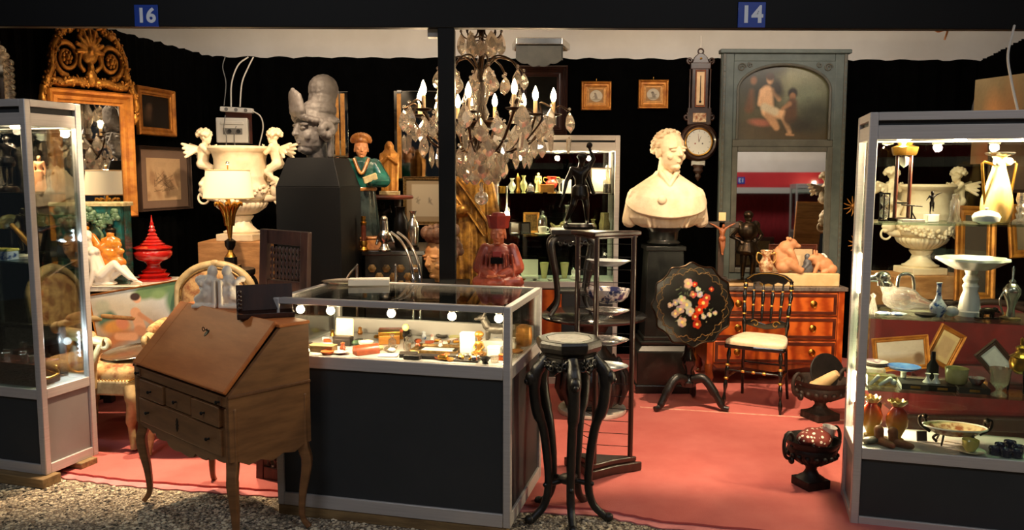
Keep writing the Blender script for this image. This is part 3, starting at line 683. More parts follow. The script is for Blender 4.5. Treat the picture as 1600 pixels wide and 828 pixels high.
# ---- round tilt-top table with painted flowers
pt = G(1078, 622); yt = 5.36
tt = T('tilt_top_table', 'black lacquer tilt-top table with scalloped gilt edge and painted flowers', 'table', (X(1080, yt), yt, .018), 0)
rT = .275; zc = Z(473, yt)-.018
def scallop(n=144):
    return [(rT*(.965+.035*math.cos(12*a)+.008*math.cos(24*a))*math.cos(a), rT*(.965+.035*math.cos(12*a)+.008*math.cos(24*a))*math.sin(a)) for a in [2*PI*i/n for i in range(n)]]
tp = P('table_top', MB().prism(scallop(), -.009, .009, 'y'), 'ebonised', tt, None, .003, (0, -.06, zc), (-.12, 0, .12))
P('rim', MB().tube([(x, -.011, z) for x, z in scallop()], .006, 6, closed=True), 'bronze', tp)
pts = []
for i in range(220):
    a = 2*PI*i/220; r = rT*(.80+.045*math.sin(12*a+1.2)+.02*math.sin(36*a)); pts.append((r*math.cos(a), -.010, r*math.sin(a)))
P('gilt_border', MB().tube(pts, .003, 5, closed=True), 'gilt_dull', tp)
pts = []
for i in range(220):
    a = 2*PI*i/220; r = rT*(.86-.045*math.sin(12*a+1.2)); pts.append((r*math.cos(a), -.010, r*math.sin(a)))
P('gilt_border', MB().tube(pts, .0018, 5, closed=True), 'gilt_dull', tp)
sh = []; r_ = random.Random(5)
def flower(x, y, r, c, c2):
    x, y, r = .5+(x-.49)*1.3, .5+(y-.50)*1.3, r*1.25
    for i in range(6):
        a = i*PI/3+r_.random(); sh.append(('e', x+.62*r*math.cos(a), y+.62*r*math.sin(a), r*.5, r*.5, 0, tuple(min(255, max(0, int(q*.84)+r_.randint(-26, 14))) for q in c), .012))
    sh.append(('e', x, y, r*.34, r*.34, 0, c2, .01))
for i in range(34):
    a = r_.random()*6.3; q = r_.random()**.5*.28; x, y = .5+q*math.cos(a)*1.25, .5+q*math.sin(a)*1.2
    sh.append(('l', x, y, x+r_.uniform(-.05, .05), y+r_.uniform(-.04, .05), .010, .003, r_.choice([(70, 84, 60), (104, 112, 84), (150, 140, 100)]), .01))
for x, y, r, c in ((.44, .75, .055, (232, 190, 170)), (.52, .74, .03, (220, 70, 50)), (.36, .56, .05, (214, 206, 190)), (.42, .50, .055, (206, 196, 182)), (.34, .45, .05, (190, 178, 160)), (.46, .42, .05, (222, 206, 190)), (.28, .40, .045, (204, 176, 150)), (.62, .52, .06, (226, 74, 40)), (.57, .44, .05, (214, 60, 34)), (.66, .58, .045, (216, 84, 52)), (.52, .36, .045, (208, 70, 44)), (.36, .30, .055, (226, 190, 166)), (.54, .27, .05, (200, 64, 40)), (.62, .36, .03, (220, 214, 190)), (.69, .38, .028, (226, 220, 196)), (.76, .40, .026, (220, 212, 188)), (.58, .62, .035, (206, 214, 220)), (.50, .62, .04, (226, 120, 90)), (.72, .68, .028, (206, 70, 44)), (.56, .68, .03, (230, 224, 206)), (.22, .50, .03, (210, 200, 180)), (.28, .53, .035, (196, 186, 168))):
    flower(x, y, r, c, (230, 200, 110))
sheet('flower_painting', rT*1.56, rT*1.56, 130, 130, sh, 'print_lacquer', tp, (0, -.0096, 0), None, bg=(14, 12, 10), mask=lambda x, y: (x-.5)**2+(y-.5)**2 < .249)
P('pillar', MB().lathe([(.045, .14), (.05, .17), (.028, .20), (.026, .25), (.045, .29), (.05, .33), (.032, .37), (.028, .42), (.038, .46), (.03, .50), (.028, zc-.02)], 24), 'ebonised', tt)
P('tilt_block', MB().box((0, -.02, zc), (.12, .05, .10)), 'ebonised', tt, None, .004)
for a in (-2.65, -.5, 1.2):
    d = Vector((math.cos(a), math.sin(a), 0))
    pts = bez(d*.03+Vector((0, 0, .19)), d*.11+Vector((0, 0, .20)), d*.19+Vector((0, 0, .10)), d*.235+Vector((0, 0, .03)), d*.275+Vector((0, 0, .02)), n=6)
    P('leg', MB().tube(pts, [.032]*6+[.030]*6+[.024]*6+[.018]*6+[.018], 8, 1.0), 'black_carved', tt, 60)
# ---- trumeau: tall painted mirror frame with arched picture above the glass
ytr = 6.72; x0, x1 = X(1126, ytr, 260), X(1322, ytr, 260); wt = x1-x0; xc = (x0+x1)/2; zT = Z(75, ytr)
tr = T('trumeau_mirror', 'tall grey-green panelled mirror with an arched mythological painting at its top', 'mirror', (xc, ytr, .018), 0); tr.rotation_euler = (-.022, 0, 0)
H_ = zT-.018; zs = Z(222, ytr)-.018; zm0 = Z(425, ytr)-.018
fb = .10
P('stile', MB().b2((-wt/2, 0, 0), (-wt/2+fb, .05, H_)), 'trumeau_paint', tr, None, .006)
P('stile', MB().b2((wt/2-fb, 0, 0), (wt/2, .05, H_)), 'trumeau_paint', tr, None, .006)
P('top_rail', MB().b2((-wt/2+fb, .002, H_-.09), (wt/2-fb, .05, H_)), 'trumeau_paint', tr, None, .006)
P('cornice', MB().b2((-wt/2-.02, -.03, H_-.03), (wt/2+.02, .05, H_+.004)), 'trumeau_paint', tr, None, .008)
P('middle_rail', MB().b2((-wt/2+fb, .0, zs-.03), (wt/2-fb, .05, zs+.03)), 'trumeau_inner', tr, None, .008)
P('base_panel', MB().b2((-wt/2+fb, .004, 0), (wt/2-fb, .05, zm0)), 'trumeau_paint', tr, None, .006)
for s_ in (-1, 1):
    bd = P('bead_moulding', MB().b2((s_*(wt/2-.02)-.012, -.012, .02), (s_*(wt/2-.02)+.012, .004, H_-.03)), 'trumeau_inner', tr, None, .004)
    me = MB().box((0, 0, 0), (.012, .008, .020)).mesh('notch')
    for i in range(52): link('notch', me, 'trumeau_paint', bd, (s_*(wt/2-.02), -.013, .05+i*(H_-.12)/52))
wi = wt/2-fb
P('inner_frame', MB().b2((-wi, -.008, zm0), (-wi+.045, .02, zs-.03)).b2((wi-.045, -.008, zm0), (wi, .02, zs-.03)).b2((-wi+.045, -.008, zm0), (wi-.045, .02, zm0+.04)).b2((-wi+.045, -.008, zs-.07), (wi-.045, .02, zs-.03)), 'trumeau_inner', tr, None, .006)
P('mirror_glass', MB().b2((-wi+.03, .012, zm0+.02), (wi-.03, .018, zs-.05)), 'mirror_old', tr, None)
# arched spandrel board round the painting
zp0, zp1 = zs+.03, H_-.09; zspr = zp1-.23; hb = []
for i in range(25):
    a = PI*i/24; hb.append(((wi-.03)*math.cos(a), zspr+.205*math.sin(a)))
sp = MB(); n_ = len(hb)
for i in range(n_-1):
    (xa, za), (xb, zb) = hb[i], hb[i+1]
    sp.prism([(xa, za), (xb, zb), (xb, zp1), (xa, zp1)], .0, .03, 'y')
sp.b2((wi-.03, 0, zp0), (wi, .03, zp1)).b2((-wi, 0, zp0), (-wi+.03, .03, zp1))
P('spandrel', sp, 'trumeau_paint', tr, None)
P('arch_moulding', MB().tube([(wi-.035, -.002, zp0)]+[(x*.985, -.002, z) for x, z in hb]+[(-wi+.035, -.002, zp0)], .012, 8), 'trumeau_inner', tr)
for s_ in (-1, 1):
    P('spandrel_ornament', MB().tube(spiral((s_*(wi-.06), -.004, zp1-.05), .035, .006, 0, 1.6), .006, 6).tube(spiral((s_*(wi-.13), -.004, zp1-.03), .022, .005, 2, 1.3), .005, 6), 'trumeau_inner', tr)
sk = (206, 160, 116); sk2 = (176, 132, 92); dk = (58, 52, 38)
shp = [('e', .62, .75, .22, .18, 0, (132, 128, 96), .3), ('e', .75, .55, .2, .2, 0, (104, 108, 84), .25), ('e', .2, .75, .25, .3, 0, (56, 52, 36), .3), ('e', .42, .93, .12, .07, .2, (46, 42, 28), .12), ('e', .5, .1, .6, .12, 0, (70, 56, 34), .2), ('e', .85, .3, .2, .2, 0, (58, 58, 44), .2), ('e', .33, .62, .1, .2, 0, (44, 40, 28), .12),
       ('e', .27, .22, .11, .045, -.1, (150, 88, 66), .04), ('l', .17, .62, .15, .4, .03, .06, (98, 66, 40), .05), ('e', .19, .76, .032, .05, 0, (128, 86, 54), .03),
       ('l', .33, .62, .34, .40, .075, .08, sk, .04), ('l', .34, .36, .50, .32, .07, .05, sk, .04), ('l', .50, .34, .58, .10, .045, .025, sk, .03), ('l', .36, .32, .44, .16, .06, .04, sk2, .03), ('l', .40, .63, .46, .52, .035, .025, sk2, .03), ('l', .28, .62, .26, .46, .035, .03, sk, .03), ('e', .36, .77, .036, .06, .2, sk2, .02), ('e', .36, .81, .045, .05, 0, (66, 44, 26), .03), ('l', .31, .42, .42, .36, .05, .05, (190, 172, 138), .04),
       ('e', .44, .66, .05, .12, .3, (46, 38, 28), .06), ('e', .60, .60, .05, .07, 0, (40, 32, 22), .03), ('e', .60, .56, .032, .045, 0, (140, 98, 66), .02), ('l', .60, .48, .58, .28, .06, .09, (84, 58, 38), .05), ('l', .57, .46, .5, .4, .03, .02, (150, 108, 74), .03), ('e', .7, .18, .16, .08, 0, (44, 40, 28), .1), ('l', .55, .07, .62, .06, .015, .01, sk2, .02)]
sheet('painting', (wi-.02)*2, zp1-zp0, 150, 100, shp, 'print_gloss', tr, (0, .026, (zp0+zp1)/2), None, noise=.18, bg=(96, 94, 66), bg2=(66, 56, 36))
P('back_board', MB().b2((-wt/2+.02, .05, 0), (wt/2-.02, .06, H_-.02)), 'dark_oak', tr, None)
# ---- commode with marble top
yc = 5.9; xa, xb = X(1106, yc, 520), X(1316, yc, 520); wc = xb-xa; hc = Z(447, yc)-.018
cm = T('commode', 'three-drawer satinwood commode with grey marble top below the tall mirror', 'chest of drawers', ((xa+xb)/2, yc, .018), -.03)
dc = .46
P('carcass', MB().b2((-wc/2, .01, .16), (wc/2, dc, hc-.03)), 'satinwood_side', cm, None, .003)
P('marble_top', MB().b2((-wc/2-.015, -.015, hc-.03), (wc/2+.02, dc+.01, hc)), 'marble_grey', cm, None, .006)
dh = (hc-.03-.17)/3
for j in range(3):
    z0 = .165+j*dh
    d = P('drawer', MB().b2((-wc/2+.05, -.004, z0+.008), (wc/2-.05, .02, z0+dh-.008)), 'satinwood', cm, None, .003)
    P('banding', frame_mb(wc-.115, dh-.03, .022, .004, [(0, 0), (0, 1), (1, 1), (1, 0)]), 'mahogany', d, None, 0, (0, -.0038, z0+dh/2))
    for s_ in (-1, 1):
        pl = P('pull_plate', MB().lathe([(0, 0), (.026, 0), (.022, .004), (.008, .006), (0, .008)], 20, mx=Matrix.Translation((s_*.27, -.004, z0+dh/2)) @ Matrix.Rotation(PI/2, 4, 'X')), 'brass', d)
        P('pull_ring', MB().tube(arc((s_*.27, -.013, z0+dh/2-.006), .018, 0, 2*PI, 20)[:-1], .0026, 6, closed=True), 'brass', pl)
for s_ in (-1, 1):
    P('corner_post', MB().b2((s_*(wc/2-.022)-.022, -.003, .16), (s_*(wc/2-.022)+.022, .03, hc-.032)), 'satinwood', cm, None, .004)
    for y in (.03, dc-.03):
        P('leg', MB().tube(bez((s_*(wc/2-.03), y, .18), (s_*(wc/2-.02), y-.01, .11), (s_*(wc/2-.035), y, .04), (s_*(wc/2-.02), y-.012, .005), n=5), [.032]*5+[.03]*5+[.018]*5+[.022], 8), 'satinwood_side', cm, 60)
P('apron', MB().prism([(-wc/2+.03, .17), (wc/2-.03, .17), (wc/2-.08, .13), (wc/4, .145), (0, .105), (-wc/4, .145), (-wc/2+.08, .13)], .005, .02, 'y'), 'satinwood_side', cm, None, .002)
zcm = hc+.018
# things on the commode
def onc(u, v=440, y=6.08): return (X(u, y, v), y, zcm)
m = MB(); human(m, .5, dict(hs=.15, yaw=.3, eL=(.21, .02, .68), wL=(.13, -.03, .58), eR=(-.24, .03, .66), wR=(-.13, -.05, .6), aL=(.075, .02, .045), kL=(.085, -.03, .29), fat=1.1, hands=True))
m.sph((0, -.01, .37), (.075, .05, .07)); m.lathe([(.075, .20), (.085, .22), (.06, .29)], 20); m.sph((.0, -.0, .49), (.036, .042, .03)); m.cap((.05, -.02, .30), (.06, .02, .03), .02, .012); m.sph((-.06, .02, .41), .036); m.sph((.06, .02, .41), .036)
kn = T('bronze_knight', 'dark bronze statuette of a standing armoured man on the commode', 'statuette', onc(1166))
P('figure', blob(m, .005, 2), 'bronze', kn, loc=(0, 0, .025)); P('base', MB().lathe([(.075, 0), (.078, .012), (.07, .028), (0, .028)], 8), 'bronze', kn)
cr = T('crucifix', 'dark wooden crucifix with a carved boxwood corpus standing left on the commode', 'crucifix', onc(1126, 400, 6.0))
zc0 = Z(350, 6.0)-zcm
P('cross', MB().b2((-.022, -.01, .04), (.022, .01, zc0+.07)).b2((-.125, -.01, zc0-.022), (.125, .01, zc0+.022)), 'dark_oak', cr, None, .003)
P('title_plaque', MB().b2((-.026, -.016, zc0+.03), (.026, -.008, zc0+.09)), 'plinth_pale', cr, None, .002)
P('foot', MB().box((0, 0, .02), (.13, .10, .04)).box((0, 0, .05), (.09, .07, .025)), 'dark_oak', cr, None, .004)
m = MB(); human(m, .235, dict(sL=(.10, 0, .83), eL=(.24, 0, .92), wL=(.39, 0, .99), sR=(-.10, 0, .83), eR=(-.24, 0, .92), wR=(-.39, 0, .99), head=(.03, -.03, .90), hp=.4, kL=(.05, -.05, .29), kR=(-.02, -.05, .29), aL=(.02, -.02, .06), aR=(.0, -.03, .05), hands=False))
m.sph((0, -.005, .122), (.026, .022, .022)); P('corpus', blob(m, .003, 1), 'corpus_wood', cr, loc=(0, -.026, zc0-.222))
for i, (u, wd, z) in enumerate(((1153, .22, 0), )):
    bk = T('book', 'pale gilt-edged book lying flat at the left end of the commode', 'book', (X(1155, 5.97, 436), 5.97, zcm), .05)
    P('cover', MB().b2((-.11, -.05, 0), (.11, .07, .004)).b2((-.11, -.05, .030), (.11, .07, .034)).b2((-.112, -.05, 0), (-.106, .07, .034)), 'brass', bk, None); P('pages', MB().b2((-.105, -.045, .004), (.105, .066, .030)), 'plinth_pale', bk, None)
def amphora(name, label, loc, h, r, mats, handles=True, group=None):
    v = T(name, label, 'vase', loc, 0, group)
    P('foot', MB().box((0, 0, h*.03), (r*1.3, r*1.3, h*.06)).lathe([(r*.6, .06*h), (r*.3, .12*h), (r*.25, .2*h), (r*.4, .24*h)], 20), mats[1], v, 50)
    P('body', MB().lathe([(r*.35, .22*h), (r*.8, .36*h), (r, .54*h), (r*.95, .66*h), (r*.6, .76*h), (r*.55, .84*h), (r*.85, .98*h), (r*.8, h), (r*.45, .86*h), (r*.4, .78*h)], 28), mats[0], v, 60)
    if handles:
        for s in (-1, 1): P('handle', MB().tube(bez((s*r*.6, 0, .88*h), (s*r*1.25, 0, .92*h), (s*r*1.35, 0, .74*h), (s*r*.95, 0, .62*h), n=6), h*.022, 8), mats[1], v, 60)
    return v
M('painted_vase', s2l(226, 196, 150), s2l(150, 84, 50), rough=.25, scale=26, coat=.4, lo=.42, hi=.6); M('vase_gold', s2l(214, 168, 92), rough=.3, metal=.7)
amphora('porcelain_vase', 'gilt and painted porcelain vase with two handles beside the bear sculpture', onc(1196, 440, 5.99), .26, .052, ('painted_vase', 'vase_gold'))
bs = T('bear_sculpture', 'pale terracotta sculpture of a seated bear and a boar on a long plinth', 'sculpture', onc(1254, 440, 6.0), -.03)
P('base', MB().b2((-.245, -.07, 0), (.245, .08, .095)), 'plinth_pale', bs, None, .006)
m = MB(); m.sph((-.15, .02, .20), (.075, .07, .10)); m.sph((-.13, 0, .27), (.06, .06, .06)); m.sph((-.095, -.01, .305), (.045, .042, .042)); m.cap((-.08, -.015, .30), (-.045, -.02, .29), .026, .018); m.sph((-.115, -.04, .345), .014); m.sph((-.115, .02, .345), .014)
m.cap((-.13, -.06, .17), (-.04, -.065, .115), .036, .026); m.cap((-.13, .06, .17), (-.04, .05, .115), .036, .026); m.cap((-.11, -.05, .25), (-.07, -.055, .17), .027, .02); m.sph((-.16, -.05, .14), (.055, .04, .045)); m.cap((-.04, -.065, .112), (-.025, -.065, .125), .022, .015)
P('bear', blob(m, .006, 3), 'terracotta_pale', bs)
m = MB(); m.sph((.15, 0, .155), (.075, .05, .055), rot=(0, .35, 0)); m.sph((.105, 0, .19), (.05, .042, .05)); m.cap((.085, -.005, .205), (.035, -.005, .20), .033, .018); m.sph((.085, -.03, .245), (.01, .008, .02)); m.sph((.085, .025, .245), (.01, .008, .02)); m.cap((.10, -.03, .16), (.075, -.03, .10), .018, .014); m.cap((.11, .03, .16), (.09, .03, .10), .018, .014); m.sph((.2, -.03, .125), (.04, .025, .035)); m.cap((.16, -.035, .11), (.13, -.035, .10), .018, .014)
P('boar', blob(m, .006, 3), 'terracotta_pale', bs)
m = MB(); m.sph((.03, 0, .12), (.045, .035, .045)); m.sph((.03, 0, .165), (.03, .026, .04)); m.sph((.028, 0, .21), (.022, .022, .026)); m.cap((.03, -.02, .16), (.0, -.03, .13), .012, .01)
P('small_figure', blob(m, .005, 3), 'slate', bs)
pf_ = T('leaning_print', 'framed print standing behind the bear sculpture against the tall mirror', 'picture', (X(1238, 6.24, 400), 6.24, zcm), 0)
wq = .37; hq = Z(380, 6.24)-zcm
P('frame', frame_mb(wq, hq, .035, .018), 'mahogany', pf_, None, 0, (0, 0, hq/2)); sheet('print', wq-.06, hq-.06, 40, 30, [('r', .3, .3, .7, .75, (226, 200, 160), .02), ('e', .45, .5, .1, .12, 0, (150, 120, 90), .1)], 'print_matt', pf_, (0, -.004, hq/2), bg=(200, 170, 130), noise=.1)
m = MB().sph((0, 0, .03), (.035, .025, .03)).tube(bez((.02, 0, .04), (.035, 0, .08), (.01, 0, .115), (-.018, 0, .10), (-.02, 0, .085), n=5), [.012]*8+[.009]*8+[.007]*5, 8).cap((-.02, 0, .085), (-.034, 0, .075), .008, .004)
sw = T('porcelain_swan', 'white porcelain swan on a small dark stand behind the boar', 'ornament', (X(1284, 6.17, 405), 6.17, zcm), 0)
P('body', blob(m, .004, 1), 'porcelain', sw, loc=(0, 0, .10)); P('stand', MB().lathe([(.03, 0), (.03, .01), (.012, .02), (.012, .08), (.034, .104), (0, .104)], 16), 'ebonised', sw)
# ---- small black and gold ballroom chair
ch = T('ballroom_chair', 'slender black and gilt spindle-back chair with cream silk seat before the commode', 'chair', (1.675, 5.44, .018), -.50)
def turned(z0, z1, r, beads, n=14):
    pr = [(r*.8, z0)]; L_ = z1-z0
    for i in range(beads):
        a = z0+L_*(i+.5)/beads; d = L_/beads*.5; pr += [(r*.7, a-d*.8), (r*1.25, a-d*.2), (r*1.25, a+d*.2), (r*.7, a+d*.8)]
    pr.append((r*.8, z1)); return pr
sz = .435
for sx in (-1, 1):
    # front leg: turned, splayed forwards
    p0, p1 = Vector((sx*.165, -.155, sz-.03)), Vector((sx*.185, -.205, 0))
    q = (p1-p0).to_track_quat('Z', 'Y').to_matrix().to_4x4(); q.translation = p0
    lg = P('leg', MB().lathe([(r, z) for r, z in turned(0, (p1-p0).length, .0115, 4)], 12, mx=q), 'ebonised', ch, 60)
    for f_ in (.3, .52): P('gilt_ring', MB().sph(p0.lerp(p1, f_), (.0155, .0155, .011), 12, 7), 'gilt_detail', lg)
    p0, p1 = Vector((sx*.14, .15, sz-.02)), Vector((sx*.155, .215, 0))
    P('leg', MB().tube([p0, p0.lerp(p1, .5)+Vector((0, -.01, 0)), p1], [.012, .011, .010], 10), 'ebonised', ch, 60)
    # back stile
    pts = bez((sx*.14, .15, sz-.02), (sx*.148, .165, sz+.15), (sx*.155, .20, sz+.30), (sx*.150, .225, sz+.385), n=8)
    stl = P('back_stile', MB().tube(pts, [.0125+.004*math.cos(i*1.3) for i in range(len(pts))], 10), 'ebonised', ch, 60)
    for i in (5, 8, 12, 15, 18, 21): P('gilt_ring', MB().sph(pts[i], (.0155, .0155, .009), 10, 6), 'gilt_detail', stl)
pts = [(.15*math.cos(a), .225+.004*math.sin(a), sz+.375+.052*math.sin(a)) for a in [PI*i/20 for i in range(21)]]
top = MB()
for i in range(21):
    pass
cr_ = [(-.165, sz+.36), (-.155, sz+.395), (-.11, sz+.425), (-.06, sz+.437), (0, sz+.442), (.06, sz+.437), (.11, sz+.425), (.155, sz+.395), (.165, sz+.36), (.13, sz+.385), (.11, sz+.36), (.06, sz+.372), (.03, sz+.352), (0, sz+.362), (-.03, sz+.352), (-.06, sz+.372), (-.11, sz+.36), (-.13, sz+.385)]
ct = P('crest_rail', MB().prism(cr_, .215, .240, 'y'), 'ebonised', ch, None, .004)
P('gilt_line', MB().tube([(x*.93, .213, z-.008) for x, z in cr_[1:8]], .003, 6), 'gilt_detail', ct)
lo_ = [(-.145, sz+.105), (-.10, sz+.12), (-.05, sz+.10), (0, sz+.085), (.05, sz+.10), (.10, sz+.12), (.145, sz+.105), (.14, sz+.075), (.07, sz+.06), (0, sz+.048), (-.07, sz+.06), (-.14, sz+.075)]
lr = P('lower_back_rail', MB().prism(lo_, .158, .178, 'y'), 'ebonised', ch, None, .004)
for s in (-1, 1): P('gilt_line', MB().tube(spiral((s*.07, .156, sz+.085), .03, .006, 1.57-s*1.2, s*.9), .003, 6), 'gilt_detail', lr)
for i in range(4):
    x = -.09+.06*i; a = Vector((x, .168, sz+.10)); b = Vector((x*1.1, .226, sz+.37)); q = (b-a).to_track_quat('Z', 'Y').to_matrix().to_4x4(); q.translation = a; L_ = (b-a).length
    spn = P('spindle', MB().lathe([(.006, 0), (.008, L_*.15), (.012, L_*.32), (.007, L_*.4), (.012, L_*.5), (.0145, L_*.66), (.007, L_*.8), (.006, L_)], 12, mx=q), 'ebonised', ch, 60)
    P('gilt_ring', MB().sph(a.lerp(b, .41), (.0125, .0125, .008), 10, 6).sph(a.lerp(b, .78), (.0115, .0115, .007), 10, 6), 'gilt_detail', spn)
seat = [(-.19, -.19), (0, -.205), (.19, -.19), (.2, -.16), (.16, .15), (.12, .165), (-.12, .165), (-.16, .15), (-.2, -.16)]
P('seat_frame', MB().prism(seat, sz-.035, sz-.006, 'z'), 'ebonised', ch, None, .008)
m = MB(); 
for z, k_ in ((sz-.008, 1.0), (sz+.012, 1.005), (sz+.022, .96), (sz+.030, .82), (sz+.034, .5)): m.v += [(x*k_, -.015+(y+.015)*k_, z) for x, y in seat]
n_ = len(seat)
for j in range(4):
    for i in range(n_): m.f.append((j*n_+i, j*n_+(i+1) % n_, (j+1)*n_+(i+1) % n_, (j+1)*n_+i))
m.f.append(tuple(4*n_+i for i in range(n_)))
o = P('seat_cushion', m, 'silk_white', ch, 180); sb = o.modifiers.new('sub', 'SUBSURF'); sb.levels = 2; sb.render_levels = 2
for a, b in (((-.172, -.175, .25), (.172, -.175, .25)), ((-.172, -.175, .2), (-.148, .18, .2)), ((.172, -.175, .2), (.148, .18, .2)), ((-.148, .18, .24), (.148, .18, .24))):
    st = P('stretcher', MB().cap(a, b, .007, .007), 'ebonised', ch, 60)
    for f_ in (.3, .5, .7) if a[1] < 0 and b[1] < 0 else (): P('gilt_ring', MB().sph(Vector(a).lerp(Vector(b), f_), (.016, .011, .011), 10, 6), 'gilt_detail', st)
# ---- two cast-iron garden urns
def iron_urn(name, label, loc, rz, h, r, mat, rim_mat=None):
    u = T(name, label, 'urn', loc, rz)
    P('plinth', MB().box((0, 0, h*.09), (r*1.0, r*1.0, h*.18)), mat, u, None, .004)
    P('bowl', MB().lathe([(r*.52, .18*h), (r*.30, .26*h), (r*.2, .36*h), (r*.22, .44*h), (r*.55, .52*h), (r*.85, .66*h), (r*.9, .78*h), (r*.86, .84*h), (r*1.0, .94*h), (r*1.02, h), (r*.92, .97*h), (r*.8, .82*h), (r*.4, .6*h), (0, .56*h)], 40, fold=0), mat, u, 50)
    lobes = MB()
    for i in range(18): a = 2*PI*i/18; lobes.cap((r*.42*math.cos(a), r*.42*math.sin(a), .50*h), (r*.88*math.cos(a), r*.88*math.sin(a), .70*h), r*.04, r*.10, 8)
    P('gadroons', lobes, mat, u, 60)
    for s in (-1, 1):
        hd_ = P('handle', MB().tube(bez((s*r*.85, 0, .62*h), (s*r*1.2, 0, .7*h), (s*r*1.28, 0, 1.0*h), (s*r*1.08, 0, 1.18*h), (s*r*.85, 0, 1.05*h), (s*r*.95, 0, .88*h), n=6), [r*.07]*31, 8), mat, u, 60)
        P('handle_mask', MB().sph((s*r*.93, -.0, .60*h), (r*.10, r*.14, r*.14), 10, 7), mat, hd_)
    return u
p1 = G(1288, 664)
iron_urn('garden_urn', 'rusty brown cast-iron garden urn with loop handles beside the ballroom chair', (p1.x, p1.y+.08, .018), .35, .26, .17, 'cast_iron')
# objects standing in it
m = MB().lathe([(0, 0), (.12, 0), (.125, .006), (.12, .012), (0, .012)], 40); S('iron_disc', m, 'iron_dark', 'dark round lid standing on edge inside the rusty garden urn', 'lid', (p1.x+.06, p1.y+.155, .30), (1.25, .15, .2), bev=.002)
S('stone_cone', MB().lathe([(.035, -.12), (.05, -.10), (.03, .05), (.022, .08), (0, .085)], 20), 'plinth_pale', 'pale conical stone lying inside the rusty garden urn', 'stone', (p1.x+.03, p1.y+.06, .275), (.5, .7, 0))
p2 = Vector((1.492, 3.945, 0))
iron_urn('garden_urn', 'small black cast-iron urn with mask handles beside the right display cabinet', (p2.x, p2.y, .018), .35, .245, .132, 'iron_dark')
mdot = M('dotted_cloth', s2l(120, 40, 32), s2l(228, 214, 196), rough=.8, scale=46, kind='voronoi', lo=.28, hi=.34); mdot.node_tree.nodes['Color Ramp'].color_ramp.elements[0].color, mdot.node_tree.nodes['Color Ramp'].color_ramp.elements[1].color = (*s2l(228, 214, 196), 1), (*s2l(110, 36, 28), 1)
m = MB().sph((0, 0, 0), (.085, .07, .055), 24, 14).sph((-.05, -.03, .01), (.05, .05, .035)).sph((.05, .03, .012), (.05, .045, .04))
S('dotted_cloth', blob(m, .006, 4, .01, .04), 'dotted_cloth', 'bundled dark red cloth with white dots inside the black garden urn', 'cloth', (p2.x+.01, p2.y, .26))
S('white_cup', MB().lathe([(.022, 0), (.028, .01), (.034, .07), (.036, .075), (.031, .07), (.022, .012), (0, .01)], 24), 'porcelain', 'plain white cup tucked beside the dotted cloth in the black urn', 'cup', (p2.x+.078, p2.y+.02, .245), (.1, .15, 0))
# ---- medallion pictures, wheel barometer
yw = 6.98
M('gilt_frame_in', s2l(206, 150, 84), s2l(176, 120, 60), rough=.45, metal=.5, scale=30)
for u, v, lb, sh in ((931.5, 150, 'small square gilt frame with a round engraving of a seated nymph, nearer the bronze figure', [('e', .5, .5, .4, .4, 0, (190, 176, 150), .02), ('l', .45, .62, .5, .35, .07, .1, (130, 116, 98), .06), ('e', .42, .68, .05, .05, 0, (120, 100, 80), .04), ('l', .4, .5, .28, .4, .03, .02, (140, 124, 104), .04), ('e', .5, .25, .3, .06, 0, (150, 136, 112), .06)]),
                     (1020.5, 147.5, 'small square gilt frame with a round engraving of a lady, nearer the barometer', [('e', .5, .5, .4, .4, 0, (184, 170, 146), .02), ('e', .46, .62, .09, .08, 0, (90, 78, 66), .06), ('l', .5, .52, .56, .34, .1, .12, (120, 108, 92), .06), ('l', .5, .45, .7, .5, .04, .03, (140, 126, 108), .04), ('e', .5, .24, .3, .06, 0, (140, 126, 104), .06)])):
    c = at(u, v, yw); s_ = 46*yw/1280
    f = T('medallion_picture', lb, 'picture', (c.x, 6.982, c.z), 0, 'framed round engravings on the back wall')
    P('frame', frame_mb(s_, s_*.95, .045, .03), 'gilt_wood', f, None); P('inner_frame', frame_mb(s_-.085, s_*.95-.085, .022, .012), 'gilt_frame_in', f, None)
    sheet('engraving', s_-.12, s_*.95-.12, 50, 50, sh, 'print_matt', f, (0, -.004, 0), bg=(150, 108, 60), noise=.12)
    P('hook', MB().cap((0, -.004, s_*.48), (0, -.004, s_*.56), .003, .003), 'brass', f)
M('baro_wood', s2l(70, 46, 34), s2l(44, 28, 20), rough=.35, scale=12, coat=.2)
c = at(1091, 222, yw); kx = yw/1280
bm_ = T('barometer', 'carved dark wood banjo barometer with thermometer and white clock dial', 'barometer', (c.x, 6.988, c.z), 0)
def bz(v): return (222-v)*kx
P('dial_case', MB().lathe([(.0, 0), (.155, 0), (.165, .012), (.16, .03), (.14, .045), (.125, .035), (.115, .04), (.105, .03), (0, .03)], 40, mx=Matrix.Rotation(PI/2, 4, 'X')), 'baro_wood', bm_, 40)
sh = [('e', .5, .5, .48, .48, 0, (214, 210, 200), .01), ('e', .36, .44, .03, .03, 0, (150, 60, 40), .01), ('e', .64, .44, .03, .03, 0, (60, 50, 46), .01)]
for i in range(12):
    a = i*PI/6; sh.append(('l', .5+.39*math.cos(a), .5+.39*math.sin(a), .5+.44*math.cos(a), .5+.44*math.sin(a), .008, .008, (50, 50, 56), .006))
sh += [('l', .5, .5, .47, .8, .012, .006, (120, 60, 40), .008), ('l', .5, .5, .58, .72, .012, .006, (40, 40, 44), .008)]
sheet('dial', .22, .22, 64, 64, sh, 'print_gloss', bm_, (0, -.032, 0), bg=(50, 34, 24), mask=lambda x, y: (x-.5)**2+(y-.5)**2 < .24)
P('bezel', MB().tube(arc((0, -.034, 0), .112, 0, 2*PI, 40)[:-1], .008, 8, closed=True), 'brass', bm_)
